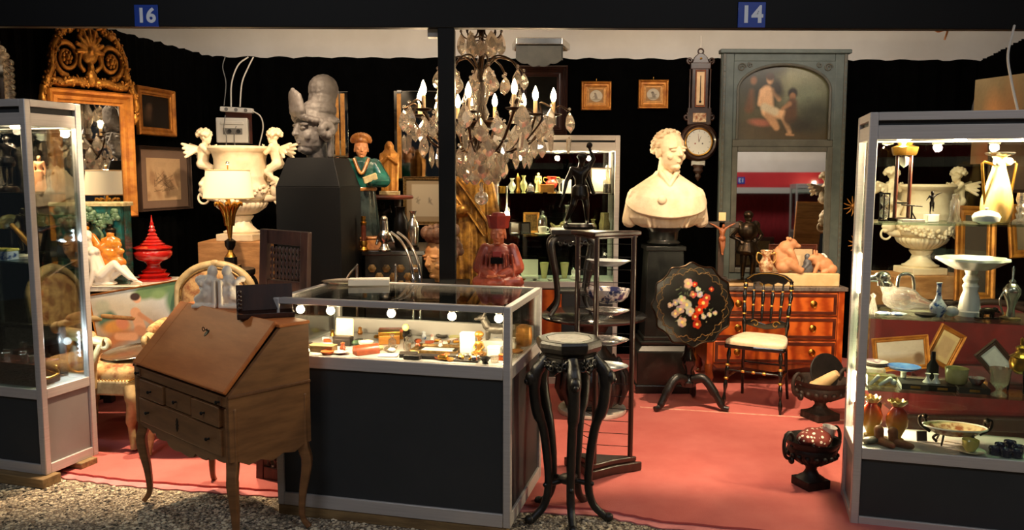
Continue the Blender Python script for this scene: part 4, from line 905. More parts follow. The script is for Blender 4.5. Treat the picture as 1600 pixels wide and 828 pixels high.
P('neck_case', MB().b2((-.10, -.03, bz(196)), (.10, 0, bz(170))).b2((-.07, -.03, bz(172)), (.07, 0, bz(108))).b2((-.085, -.035, bz(112)), (.085, 0, bz(102))).prism([(-.075, bz(104)), (.075, bz(104)), (.055, bz(94)), (.02, bz(88)), (-.02, bz(88)), (-.055, bz(94))], -.03, 0), 'baro_wood', bm_, None, .006)
P('ring', MB().tube(arc((0, -.012, bz(85)), .022, 0, 2*PI, 18)[:-1], .007, 8, closed=True), 'baro_wood', bm_)
P('rosette', MB().sph((0, -.034, bz(96)), (.01, .008, .01)), 'brass', bm_)
th = P('thermometer_plate', MB().b2((-.032, -.036, bz(166)), (.032, -.028, bz(116))), 'plinth_pale', bm_, None, .002); P('thermometer_frame', frame_mb(.084, bz(113)-bz(169), .012, .012), 'corpus_wood', bm_, None, 0, (0, -.03, (bz(113)+bz(169))/2))
P('thermometer_tube', MB().cap((0, -.038, bz(160)), (0, -.038, bz(122)), .004, .003), 'bronze_dark', th); P('thermometer_bulb', MB().sph((0, -.04, bz(161)), .010), 'bronze_dark', th)
P('painted_panel', MB().b2((-.055, -.036, bz(192)), (.055, -.028, bz(178))), 'painted_vase', bm_, None, .002)
for s_ in (-1, 1):
    P('side_scroll', MB().tube(spiral((s_*.105, -.016, bz(184)), .032, .006, PI/2, s_*1.4), .011, 8), 'baro_wood', bm_, 60); P('corner_scroll', MB().tube(spiral((s_*.09, -.016, bz(99)), .026, .006, -PI/2, s_*1.3), .009, 8), 'baro_wood', bm_, 60)
    P('side_ornament', MB().sph((s_*.175, -.014, 0), (.025, .012, .03), 10, 7).cap((s_*.17, -.014, 0), (s_*.21, -.014, .02), .009, .004), 'baro_wood', bm_, 60)
    P('colonnette', MB().lathe([(.010, 0), (.007, .02), (.007, bz(112)-bz(172)-.02), (.010, bz(112)-bz(172))], 10, (s_*.085, -.02, bz(172))), 'baro_wood', bm_, 60)
P('pendant', MB().b2((-.06, -.03, -.20), (.06, 0, -.155)).lathe([(.05, 0), (.035, -.03), (.045, -.05), (.02, -.08), (.028, -.10), (0, -.14)][::-1], 20, (0, -.025, -.19), sq=.6), 'baro_wood', bm_, 50, .003)
P('hanging_wire', MB().cap((0, -.01, bz(81)), (0, -.005, bz(62)), .003, .003), 'wire_white', bm_)
# ================================================================= left-hand side of the stand
M('majolica', s2l(30, 104, 102), s2l(58, 62, 40), rough=.2, scale=14, coat=.6, bump=.1)
M('majolica_green', s2l(104, 130, 96), s2l(58, 88, 66), rough=.22, scale=30, coat=.6)
M('majolica_yellow', s2l(224, 150, 54), s2l(188, 104, 30), rough=.22, scale=26, coat=.6)
M('majolica_cream', s2l(214, 196, 150), s2l(150, 130, 84), rough=.3, scale=20, coat=.4)
M('bisque', s2l(240, 226, 206), rough=.45)
M('red_lacquer', s2l(196, 30, 22), s2l(150, 16, 14), rough=.2, scale=8, coat=.6)
M('marble_white', s2l(240, 224, 196), s2l(222, 200, 166), rough=.45, scale=10, bump=.05)
M('marble_veined', s2l(232, 222, 206), s2l(196, 184, 168), rough=.3, scale=10, kind='marble')
M('travertine', s2l(190, 138, 86), s2l(152, 104, 60), rough=.7, scale=6, stretch=(1, 1, 4), bump=.3, bscale=30)
M('tapestry', s2l(178, 140, 90), s2l(124, 74, 40), rough=.9, scale=16, bump=.3, bscale=200, lo=.45, hi=.62)
M('chair_paint', s2l(188, 164, 118), s2l(148, 122, 80), rough=.5, scale=14, bump=.1)
M('lamp_shade', s2l(238, 218, 178), rough=.8, emit=(1, .82, .52), estr=.42)
M('silver', s2l(214, 208, 196), s2l(180, 172, 158), rough=.22, metal=1, scale=14)
M('stone_head', s2l(98, 94, 94), s2l(62, 58, 58), rough=.6, scale=8, bump=.25, bscale=50)
M('dark_paint_pic', s2l(34, 26, 18), s2l(54, 40, 26), rough=.4, scale=5, coat=.3)
# ---- console table by the left partition
zt_ = .868
tb = T('console_table', 'dark console table with pale marble top along the left partition', 'table', (0, 0, 0))
tpoly = [(-2.90, 4.965), (-2.12, 4.965), (-2.05, 5.50), (-2.79, 5.50)]
P('marble_top', MB().prism(tpoly, zt_-.03, zt_, 'z'), 'marble_veined', tb, None, .006)
P('apron', MB().prism([(-2.86, 5.02), (-2.15, 5.02), (-2.09, 5.46), (-2.76, 5.46)], zt_-.13, zt_-.03, 'z'), 'dark_oak', tb, None, .004)
for x, y in ((-2.83, 5.05), (-2.19, 5.05), (-2.13, 5.43), (-2.73, 5.43)): P('leg', MB().box((x, y, (zt_-.13+.018)/2), (.06, .06, zt_-.13-.018)), 'dark_oak', tb, None, .005)
# ---- majolica jardiniere with two figures
yj = 5.15; pj = at(148, 445, yj)
j = T('majolica_jardiniere', 'turquoise majolica jardiniere with two modelled figures in yellow robes', 'jardiniere', (pj.x+.005, yj, zt_), .03)
wj, hj, dj = .44, Z(321, yj)-zt_, .12
P('body', MB().b2((-wj/2, -dj/2, .02), (wj/2, -dj/2+.02, hj)).b2((-wj/2, dj/2-.02, .02), (wj/2, dj/2, hj)).b2((-wj/2, -dj/2, .02), (-wj/2+.02, dj/2, hj)).b2((wj/2-.02, -dj/2, .02), (wj/2, dj/2, hj)).b2((-wj/2, -dj/2, 0), (wj/2, dj/2, .03)), 'majolica', j, None, .006)
P('rim', frame_mb(wj+.02, dj+.02, .025, .025), 'majolica_cream', j, None, 0, (0, 0, hj-.01), (-PI/2, 0, 0))
P('corner_post', MB().b2((-wj/2-.008, -dj/2-.008, 0), (-wj/2+.025, -dj/2+.02, hj-.01)), 'majolica_yellow', j, None, .005)
r_ = random.Random(8); m = MB()
for i in range(70):
    t = r_.random(); x = -wj/2+.03+t*(wj-.06); z = hj-.055-.05*math.sin(t*PI*2.0)**2+r_.uniform(-.03, .03); m.sph((x, -dj/2-.012, z), (r_.uniform(.014, .026), .014, r_.uniform(.012, .022)), 8, 6, (0, r_.uniform(-1, 1), 0))
for i in range(26): m.sph((-.01+r_.uniform(-.06, .06), -dj/2-.02, hj-.05+r_.uniform(-.06, .05)), (.02, .018, .018), 8, 6)
P('garland', m, 'majolica_green', j, 180)
m = MB()
for i in range(14):
    x = r_.uniform(-wj/2+.03, wj/2-.03); z = r_.uniform(.06, hj-.15); m.tube(bez((x, -dj/2-.004, z), (x+.02, -dj/2-.014, z+.05), (x+r_.uniform(-.04, .05), -dj/2-.008, z+.11), n=5), [.010]*5+[.008]*5+[.003], 6)
P('leaves', m, 'majolica_green', j, 180)
for x, flip, hh in ((-.005, 1, .29), (.145, -1, .25)):
    m = MB(); R_ = head(m, (0, 0, hh-.035), .055, .3*flip)
    m.sph((0, 0, hh*.62), (.045, .035, .055)); m.sph((0, 0, hh*.33), (.06, .045, .07)); m.sph((-.03*flip, -.01, hh*.16), (.05, .04, .04)); m.sph((.04*flip, -.01, hh*.18), (.045, .04, .045)); m.cap((-.03, 0, hh*.7), (-.06*flip, -.02, hh*.45), .022, .016); m.cap((.03, 0, hh*.7), (.065*flip, -.02, hh*.5), .022, .026)
    for i in range(9): m.sph((r_.uniform(-.06, .06), -.025, r_.uniform(.04, hh*.65)), (.018, .014, .026), 8, 6, (0, r_.uniform(-.8, .8), 0))
    fg = P('figure', blob(m, .0045, 2), 'majolica_yellow', j, loc=(x, -dj/2-.02, .10)); fg.scale = (1.2, .9, 1.0)
    P('hair', MB().sph((0, .004, hh-.01), (.028, .026, .022), 12, 8).sph((0, 0, hh+.018), (.012, .012, .012), 10, 6), 'bronze', fg)
P('rock_base', blob(MB().b2((-wj/2+.02, -dj/2-.05, .0), (wj/2+.03, -dj/2, .06)).sph((.12, -dj/2-.03, .06), (.09, .03, .05)).sph((-.05, -dj/2-.03, .06), (.08, .03, .04)), .006, 3, .02, .03), 'majolica', j)
# ---- reclining white nude
yn = 4.995; pn = at(168, 452, yn); kn_ = yn/1280
nd = T('porcelain_nude', 'white bisque figurine of a nude woman sitting on the console table', 'figurine', (pn.x, yn+.005, zt_), 0)
m = MB()
def q(u, v, dy=0): return ((u-168)*kn_, dy, (452-v)*kn_)
m.cap(q(158, 434), q(146, 405), .045, .05); m.sph(q(145, 400), (.055, .035, .045)); m.sph(q(160, 436), (.06, .045, .045)); m.sph(q(150, 398, -.03), .022); m.sph(q(155, 396, -.02), .02)
m.cap(q(150, 398, -.025), q(152, 425, -.045), .020, .016); m.cap(q(152, 425, -.045), q(146, 450, -.045), .016, .012); m.cap(q(136, 398, .02), q(132, 425, .03), .02, .016); m.cap(q(132, 425, .03), q(134, 449, .03), .016, .012)
m.cap(q(162, 434, -.02), q(182, 416, -.02), .036, .026); m.cap(q(182, 416, -.02), q(206, 438, -.02), .025, .014); m.cap(q(206, 438, -.02), q(216, 441, -.02), .013, .009); m.cap(q(164, 440, .02), q(192, 424, .02), .034, .024); m.cap(q(192, 424, .02), q(210, 444, .02), .022, .013); m.cap(q(210, 444, .02), q(219, 447, .02), .012, .008)
m.cap(q(144, 394), q(142, 382), .018, .017); head(m, q(141, 374), .06, 1.0); m.sph(q(138, 371, .012), (.03, .03, .03)); m.sph(q(132, 376, .02), .018)
m.sph(q(160, 447, .01), (.09, .045, .018))
P('figure', blob(m, .0042, 2), 'bisque', nd); P('base', MB().b2((-.10, -.04, 0), (.19, .05, .008)), 'bisque', nd, None, .003)
# ---- red lacquer offering vessel
yr = 5.3; px = at(241, 440, yr); kr = yr/1280
def rv(v): return (440-v)*kr
rl = T('offering_vessel', 'red lacquer tiered offering vessel with tall ringed spire on the console table', 'vessel', (px.x, yr, zt_))
P('foot', MB().lathe([(.105, 0), (.108, .012), (.085, .022), (.092, .034), (.098, .04), (.07, .05), (.075, .062), (.08, .066), (.05, .078), (.04, .095), (.042, .11), (.06, .125)], 40), 'red_lacquer', rl, 50)
P('bowl', MB().lathe([(.06, .125), (.10, .14), (.117, .165), (.118, .185), (.105, .205), (.095, .21)], 40), 'red_lacquer', rl, 60)
P('lid', MB().lathe([(.117, .208), (.12, .216), (.10, .224), (.07, .232), (.075, .238), (.055, .25), (.058, .256), (.04, .268), (.043, .274), (.028, .29), (.032, .298), (.018, .312), (.023, .32), (.024, .326), (.014, .338), (.018, .346), (.010, .36), (.013, .368), (.006, .385), (.002, .425)], 40), 'red_lacquer', rl, 50)
# ---- nude bathers painting, propped askew
yp = 4.925
c0 = at(137, 461, yp); c1 = at(296, 434, yp); wv = (c1-c0).length; hv = .44; angp = math.atan2(c1.z-c0.z, c1.x-c0.x)
cen = (c0+c1)/2+Vector((math.sin(angp)*hv/2, 0, -math.cos(angp)*hv/2))
pc = T('bathers_painting', 'unglazed painting of nude bathers among foliage, propped askew behind the armchairs', 'painting', cen, (-.06, -angp, 0))
S_ = (226, 172, 136); S2 = (206, 148, 112)
sh = [('r', 0, .0, 1, .35, (150, 96, 60), .2), ('e', .3, .8, .3, .2, 0, (206, 200, 186), .2), ('e', .55, .92, .12, .1, 0, (110, 136, 84), .06), ('e', .75, .95, .2, .1, 0, (96, 124, 76), .06), ('e', .88, .72, .14, .25, 0, (92, 124, 84), .08), ('e', .68, .86, .08, .07, 0, (124, 148, 92), .05), ('e', .13, .62, .1, .14, .3, (88, 124, 110), .06), ('e', .1, .82, .08, .1, 0, (180, 186, 170), .06), ('e', .2, .5, .14, .1, 0, (214, 156, 84), .06), ('e', .25, .3, .16, .14, 0, (190, 128, 88), .08), ('e', .5, .2, .3, .1, 0, (150, 152, 150), .08), ('e', .62, .42, .08, .07, 0, (110, 78, 62), .05), ('e', .62, .35, .14, .09, 0, (88, 140, 124), .06),
      ('l', .42, .66, .44, .42, .075, .08, S_, .02), ('l', .46, .62, .58, .45, .035, .03, S2, .02), ('e', .46, .85, .042, .062, 0, S_, .015), ('e', .445, .885, .05, .055, 0, (58, 36, 28), .015), ('l', .42, .4, .54, .3, .07, .05, S2, .03), ('l', .36, .32, .20, .36, .06, .05, S_, .03), ('e', .27, .54, .06, .1, .5, (214, 140, 110), .04),
      ('l', .85, .6, .80, .36, .07, .06, S_, .02), ('l', .86, .64, .95, .72, .03, .025, S_, .02), ('e', .93, .66, .04, .05, 0, (70, 44, 36), .02), ('l', .78, .3, .70, .46, .05, .04, S_, .02), ('l', .70, .46, .68, .22, .04, .03, S2, .02), ('l', .86, .36, .83, .2, .06, .06, (214, 206, 190), .03)]
sheet('canvas', wv-.02, hv-.02, 150, 110, sh, 'print_matt', pc, (0, -.012, 0), None, .08, 2, (196, 200, 196), (180, 150, 120))
P('stretcher_frame', frame_mb(wv, hv, .018, .02), 'gilt_wood', pc, None)
P('back_board', MB().box((0, .004, 0), (wv-.01, .012, hv-.01)), 'raw_wood', pc, None)
# ---- two painted armchairs in worn tapestry
def armchair(name, label, loc, rz, cat='armchair', arms=True, wd=.58):
    c = T(name, label, cat, loc, rz, 'painted tapestry armchairs'); h = wd/2; sz = .40
    rail = [(-h, -.26), (-h*.6, -.285), (0, -.295), (h*.6, -.285), (h, -.26), (h*.86, .24), (-h*.86, .24)]
    P('seat_rail', MB().prism(rail, sz-.085, sz, 'z'), 'chair_paint', c, None, .012)
    o = MB()
    for z, k in ((sz-.002, .985), (sz+.035, .99), (sz+.06, .93), (sz+.075, .75), (sz+.082, .4)): o.v += [(x*k, y*k, z) for x, y in rail]
    n = len(rail)
    for a in range(4):
        for i in range(n): o.f.append((a*n+i, a*n+(i+1) % n, (a+1)*n+(i+1) % n, (a+1)*n+i))
    o.f.append(tuple(4*n+i for i in range(n)))
    cu = P('seat_cushion', o, 'tapestry', c, 180); q_ = cu.modifiers.new('s', 'SUBSURF'); q_.levels = 2; q_.render_levels = 2
    nm = MB()
    for a, b in zip(rail, rail[1:]+rail[:1]):
        for i in range(26):
            t = i/26; nm.sph((a[0]+(b[0]-a[0])*t, a[1]+(b[1]-a[1])*t-.001, sz+.004), .005, 6, 4)
    P('nail_row', nm, 'brass', cu, 180)
    for sx in (-1, 1):
        for sy, y in ((-1, -.25), (1, .21)):
            x = sx*h*.9; P('leg', MB().tube(bez((x, y, sz-.03), (x+sx*.018, y+sy*.02, sz-.12), (x-sx*.005, y, .14), (x+sx*.012, y+sy*.02, .012), n=6), [.036]*6+[.030]*6+[.020]*6+[.022], 8), 'chair_paint', c, 60)
    # back: arched moulded frame with upholstered oval field
    hb = .60; pts = []
    prof = [(-h*.80, .02), (-h*.86, .2), (-h*.90, .38), (-h*.84, .46), (-h*.5, .535), (0, .565), (h*.5, .535), (h*.84, .46), (h*.90, .38), (h*.86, .2), (h*.80, .02)]
    path = bez(*[(x, .235+.13*z, sz+.03+z) for x, z in prof], n=5)
    bf = P('back_frame', MB().tube(path, .026, 10).tube([(-h*.80, .238, sz+.05), (0, .242, sz+.075), (h*.80, .238, sz+.05)], .024, 10), 'chair_paint', c, 60)
    P('moulding', MB().tube([(p.x*.93, p.y-.022, sz+.06+(p.z-sz-.06)*.96) for p in path], .008, 8), 'gilt_dull', bf, 60)
    P('crest_carving', MB().sph((0, .30, sz+.60), (.035, .02, .025), 10, 7).sph((-.04, .30, sz+.592), (.03, .018, .015), 10, 7).sph((.04, .30, sz+.592), (.03, .018, .015), 10, 7), 'chair_paint', bf, 180)
    fld = [(p.x*.92, p.z) for p in path]; m = MB(); N_ = len(fld); cz = sz+.31
    for (k, dy) in ((1, 0), (.95, -.018), (.8, -.03), (.4, -.038)): m.v += [(x*k, .235+.13*(cz+(z-cz)*k-sz-.03)+dy, cz+(z-cz)*k) for x, z in fld]
    for a in range(3):
        for i in range(N_): m.f.append((a*N_+i, a*N_+(i+1) % N_, (a+1)*N_+(i+1) % N_, (a+1)*N_+i))
    m.f.append(tuple(3*N_+i for i in range(N_))); m.v += [(x, .26+.13*(z-sz-.03), z) for x, z in fld]; m.f.append(tuple(4*N_+N_-1-i for i in range(N_)))
    P('back_upholstery', m, 'tapestry', c, 60)
    for sx in (-1, 1):
        ap = bez((sx*h*.88, .26, sz+.27), (sx*h*1.02, .12, sz+.255), (sx*h*1.06, -.06, sz+.24), (sx*h*1.08, -.15, sz+.225), n=6)
        a_ = P('arm', MB().tube(ap, [.022]*12+[.024]*6+[.028], 10).tube([(sx*h*1.08, -.15+.022*math.cos(t), sz+.215+.022*math.sin(t)) for t in [i*.45 for i in range(14)]], .016, 8), 'chair_paint', c, 60)
        P('arm_pad', MB().tube([p+Vector((0, 0, .022)) for p in ap[4:15]], [.012, .024, .028, .030, .030, .030, .030, .030, .028, .024, .012], 10), 'tapestry', a_, 60)
        P('arm_support', MB().tube(bez((sx*h*1.07, -.13, sz+.215), (sx*h*1.1, -.09, sz+.13), (sx*h*1.0, -.06, sz+.05), (sx*h*.96, -.05, sz-.04), n=6), [.020]*6+[.022]*6+[.026]*7, 10), 'chair_paint', c, 60)
    return c
armchair('painted_armchair', 'cream painted armchair with worn tapestry arms, holding a silver tray, behind the left cabinet', (-2.36, 4.68, .018), PI/2-.05, wd=.50)
armchair('painted_armchair', 'cream painted armchair with floral tapestry back standing behind the slant-front desk', (X(318, 4.78)+.03, 4.63, .018), .06, wd=.48)
tr_ = S('silver_tray', MB().lathe([(0, 0), (.12, .002), (.14, .012), (.15, .018), (.153, .016), (.14, .006), (.12, -.004), (0, -.004)], 48), 'silver', 'round silver tray lying on the seat of the left armchair', 'tray', (-2.22, 4.68, .515), (.12, -.06, 0))
hm = T('hand_mirror', 'oval gilt-framed picture leaning against the seat of the left armchair', 'picture', (-2.40, 4.50, .56), (-.3, .35, .5))
P('frame', MB().tube(arc((0, 0, 0), .075, 0, 2*PI, 32, 'xz', .11)[:-1], .010, 8, closed=True), 'gilt_wood', hm); P('glass', MB().lathe([(0, 0), (.07, 0), (.07, .006), (0, .006)], 32, mx=Matrix.Scale(1.5, 4, (0, 0, 1)) @ Matrix.Rotation(PI/2, 4, 'X')), 'mirror_dim', hm)
# ---- table lamp on black carved stand
yl = 5.3; pl_ = at(361, 420, yl); kl = yl/1280
def lz(v): return (420-v)*kl
zl = pl_.z
lp = T('table_lamp', 'gilt palm-stem table lamp with lit cream shade on a black carved stand', 'lamp', (pl_.x, yl, zl))
sr = .158
P('shade', MB().lathe([(sr, lz(309)), (sr*.86, lz(266)), (sr*.85, lz(266)-.001), (sr*.99, lz(309)+.002), (sr, lz(309))], 56), 'lamp_shade', lp, 60)
P('shade_trim', MB().tube([(sr*math.cos(a), sr*math.sin(a), lz(309)) for a in [i*PI/24 for i in range(48)]], .004, 6, closed=True).tube([(sr*.86*math.cos(a), sr*.86*math.sin(a), lz(266)) for a in [i*PI/24 for i in range(48)]], .004, 6, closed=True), 'plinth_pale', lp)
P('stem', MB().lathe([(.018, lz(385)), (.012, lz(372)), (.022, lz(350)), (.026, lz(335)), (.014, lz(318)), (.007, lz(310)), (.004, lz(258))], 16), 'brass', lp, 60)
for i in range(9):
    a = 2*PI*i/9; d = Vector((math.cos(a), math.sin(a), 0))
    P('palm_leaf', MB().tube(bez(d*.02+Vector((0, 0, lz(352))), d*.035+Vector((0, 0, lz(330))), d*.075+Vector((0, 0, lz(316))), d*.085+Vector((0, 0, lz(322))), n=4), [.012]*4+[.014]*4+[.008]*4+[.002], 6), 'brass', lp, 60)
P('urn_knop', MB().lathe([(.018, lz(398)), (.012, lz(392)), (.032, lz(384)), (.036, lz(376)), (.012, lz(372))], 20), 'bronze_dark', lp, 60)
P('collar', MB().lathe([(.036, lz(401)), (.018, lz(394)), (.016, lz(388))], 20), 'brass', lp, 60); P('base_block', MB().box((0, 0, lz(411)+.005), (.065, .065, .07)), 'black_gloss', lp, None, .003); P('base', MB().box((0, 0, .012), (.105, .105, .024)), 'brass', lp, None, .004)
P('finial', MB().sph((0, 0, lz(255)), .012), 'silver', lp)
P('bulb', MB().sph((0, 0, lz(288)), (.028, .028, .036)), 'bulb_glow', lp)
bulb_light('lamp_light', (0, 0, lz(288)+.06), 7, WARM, .04, lp)
def carved_stand(name, label, loc, rz, h, r, n=6, top='black_gloss', round_=True, inset=None):
    s = T(name, label, 'plant stand', loc, rz)
    P('top', MB().lathe([(r*.9, h-.05), (r, h-.035), (r*1.02, h-.018), (r, h), (0, h)], 8 if n == 8 else 32, rz=PI/8), 'black_carved', s, 50)
    if inset: P('inset_top', MB().lathe([(0, h-.001), (r*.78, h-.001), (r*.78, h+.003), (0, h+.003)], 8 if n == 8 else 32, rz=PI/8), inset, s, 30)
    return s
sp_ = carved_stand('carved_stand', 'black carved wooden stand under the gilt table lamp', (pl_.x, yl, .018), 0, zl-.018, .15)
P('apron', MB().lathe([(.13, zl-.12), (.135, zl-.07), (.125, zl-.065)], 32), 'black_carved', sp_)
for i in range(4):
    a = PI/4+i*PI/2; d = Vector((math.cos(a), math.sin(a), 0))
    P('leg', MB().tube(bez(d*.12+Vector((0, 0, zl-.07)), d*.16+Vector((0, 0, zl-.17)), d*.11+Vector((0, 0, .40)), d*.09+Vector((0, 0, .14)), d*.14+Vector((0, 0, .015)), n=5), [.03]*5+[.027]*5+[.018]*5+[.016]*5+[.02], 8), 'black_carved', sp_, 60)
for i in range(10):
    a = 2*PI*i/10; P('carved_scroll', MB().tube([(.138*math.cos(a)+.0*t, .138*math.sin(a), zl-.10+.0*t) for t in (0,)] + [(.14*math.cos(a+.12*math.cos(t)), .14*math.sin(a+.12*math.cos(t)), zl-.115+.022*math.sin(t)) for t in [k*.6 for k in range(11)]], .007, 6), 'black_carved', sp_, 60)
# ---- marble urns with putti handles
def putto(sx):
    "chubby winged child sitting on the handle, turned to the urn; +x is away from the urn"
    m = MB(); human(m, .34, dict(hs=.26, fat=1.5, pelvis=(.03, 0, .36), chest=(.0, 0, .60), neck=(-.02, 0, .73), head=(-.05, 0, .85), yaw=-PI/2, sL=(-.03, .12, .68), eL=(-.14, .10, .56), wL=(-.22, .04, .66), sR=(-.03, -.12, .68), eR=(-.15, -.12, .55), wR=(-.22, -.05, .66), hL=(.02, .07, .34), kL=(-.18, .09, .28), aL=(-.13, .08, .06), hR=(.03, -.07, .34), kR=(-.14, -.12, .20), aR=(.02, -.1, .02), hands=True, fdL=(-1, 0, 0), fdR=(-1, 0, -.2)))
    for i in range(26):
        a = i*2.4; t = i/26; rr = .048; m.sph((-.017+rr*math.cos(a)*math.sqrt(1-t*t)*.95+.012, rr*math.sin(a)*math.sqrt(1-t*t), .30+.045*t), .013, 7, 5)
    for s in (-1, 1):
        for k in range(4): m.cap((.04, s*.02, .22-.005*k), (.12-.012*k, s*(.05+.01*k), .245-.028*k), .013, .011, 7)
    return blob(m, .005, 2)
PUT = putto(1); PUT.materials.append(MATS['marble_white'])
def putti_urn(name, label, loc, rz, sc_=1.0):
    u = T(name, label, 'urn', loc, rz); H = .66
    P('plinth', MB().box((0, 0, .025), (.27, .27, .05)), 'marble_white', u, None, .006)
    P('stem', MB().lathe([(.125, .05), (.13, .065), (.105, .075), (.075, .105), (.062, .14), (.08, .165), (.085, .175), (.06, .185)], 36), 'marble_white', u, 50)
    P('gadrooned_bowl', MB().lathe([(.06, .18), (.11, .195), (.165, .235), (.182, .265), (.175, .275), (.19, .285)], 120, fold=30, amp=.03), 'marble_white', u, 70)
    P('body', MB().lathe([(.15, .28), (.19, .30), (.20, .34), (.197, .40), (.185, .44), (.19, .45), (.185, .465), (.178, .50), (.18, .58), (.195, .63), (.215, .64), (.222, .655), (.212, .67), (.19, .665), (.165, .60), (.16, .48), (.0, .45)], 56), 'marble_white', u, 50)
    g = MB(); rr = random.Random(3)
    for i in range(160):
        a = rr.random()*2*PI; z = .335+.03*math.cos(2*a)*1.0+rr.uniform(-.03, .03); g.sph((.2*math.cos(a), .2*math.sin(a), z), rr.uniform(.010, .018), 7, 5)
    P('garland', g, 'marble_white', u, 180)
    for s in (-1, 1):
        a = P('handle', MB().tube(bez((s*.18, 0, .30), (s*.26, 0, .32), (s*.275, 0, .42), (s*.21, 0, .445), n=6), .026, 10), 'marble_white', u, 60)
        P('mask', blob(MB().sph((0, 0, 0), (.04, .045, .055)).sph((s*.03, 0, 0), (.022, .03, .03)).sph((s*.045, 0, -.005), .015).sph((s*.02, 0, .04), (.03, .05, .03)).sph((s*.03, 0, -.035), (.02, .025, .02)), .005, 2), 'marble_white', a, loc=(s*.262, 0, .36))
        P('ring', MB().tube(arc((s*.285, 0, .30), .04, 0, 2*PI, 20)[:-1], .008, 8, closed=True), 'marble_white', a)
        p_ = link('putto', PUT, None, u, (s*.27, 0, .415), (0, 0, 0 if s > 0 else PI)); p_.scale = (1.1, 1.1, 1.1)
    return u
yu = 5.9; pu = at(379, 375, yu)
putti_urn('marble_urn', 'cream marble urn with winged putti handles, behind the lit table lamp', (pu.x, yu, pu.z), -.12)
S('travertine_block', MB().b2((-.215, -.2, .018), (.215, .2, pu.z)), 'travertine', 'tan stone block pedestal under the marble urn behind the lamp', 'pedestal', (pu.x-.04, yu, 0), .05, bev=.005)
yu2 = 6.15; pu2 = at(1437, 427, yu2)
putti_urn('marble_urn', 'cream marble urn with winged putti handles, seen through the right display cabinet', (pu2.x, yu2, pu2.z), .1)
S('travertine_block', MB().b2((-.30, -.2, .018), (.30, .2, pu2.z)), 'travertine', 'tan stone block pedestal under the marble urn behind the right cabinet', 'pedestal', (pu2.x, yu2, 0), .05, bev=.005)
# ---- electric box, socket strip and cables on the partition
c = at(364, 205, 6.90)
eb = T('junction_box', 'white plastic electrical socket box on the partition above the marble urn', 'socket box', (c.x, 6.90, c.z), .25)
P('housing', MB().b2((-.125, -.09, -.10), (.125, .06, .105)), 'white_plastic', eb, None, .008); P('socket_plate', MB().b2((-.07, -.096, -.03), (.08, -.089, .02)), 'grey_plastic', eb, None, .002); P('top_lip', MB().b2((-.09, -.097, .05), (.09, -.089, .075)), 'white_plastic', eb, None, .003)
for x in (-.02, .05): P('socket', MB().lathe([(0, 0), (.016, 0), (.016, .01), (.011, .008), (0, .008)], 16, mx=Matrix.Translation((x, -.096, -.005)) @ Matrix.Rotation(PI/2, 4, 'X')), 'black_rubber', eb)
P('back_plate', MB().b2((-.06, .06, -.1), (.15, .075, .19)), 'mahogany', eb, None)
c2 = at(369, 171.5, 6.86)
ps = T('power_strip', 'white plastic power strip fixed above the socket box', 'power strip', (c2.x, 6.88, c2.z), (0, .06, 0))
P('case', MB().box((0, 0, 0), (.27, .05, .04)), 'white_plastic', ps, None, .008)
for i in range(3): P('socket', MB().lathe([(0, 0), (.015, 0), (.015, .004), (0, .004)], 14, mx=Matrix.Translation((-.08+i*.08, -.025, 0)) @ Matrix.Rotation(PI/2, 4, 'X')), 'grey_plastic', ps)
for pts, mt, lb, r in (([(361, 167), (362, 130), (372, 102), (388, 89)], 'wire_white', 'white cable looping up from the left of the power strip', .006), ([(375, 167), (378, 130), (388, 105), (396, 89)], 'wire_white', 'white cable running up from the right of the power strip', .006), ([(350, 165), (353, 130), (348, 105), (352, 88)], 'wire_grey', 'thin grey cable climbing the partition left of the power strip', .004), ([(394, 173), (407, 182), (411, 200), (405, 228)], 'wire_white', 'white cable hanging from the power strip behind the urn', .0055), ([(352, 180), (350, 200), (354, 214), (353, 230)], 'wire_grey', 'grey cable hanging across the front of the socket box', .004), ([(369, 197), (366, 210), (367, 230)], 'wire_grey', 'short grey cable plugged into the socket box', .004)):
    yy = 6.83 if mt == 'wire_white' else (6.975 if 'climbing' in lb else 6.765)
    S('cable', MB().tube(bez(*[at(u, v, yy) for u, v in pts], n=8), r, 8), mt, lb, 'cable', group='cables on the partition', smooth=60)
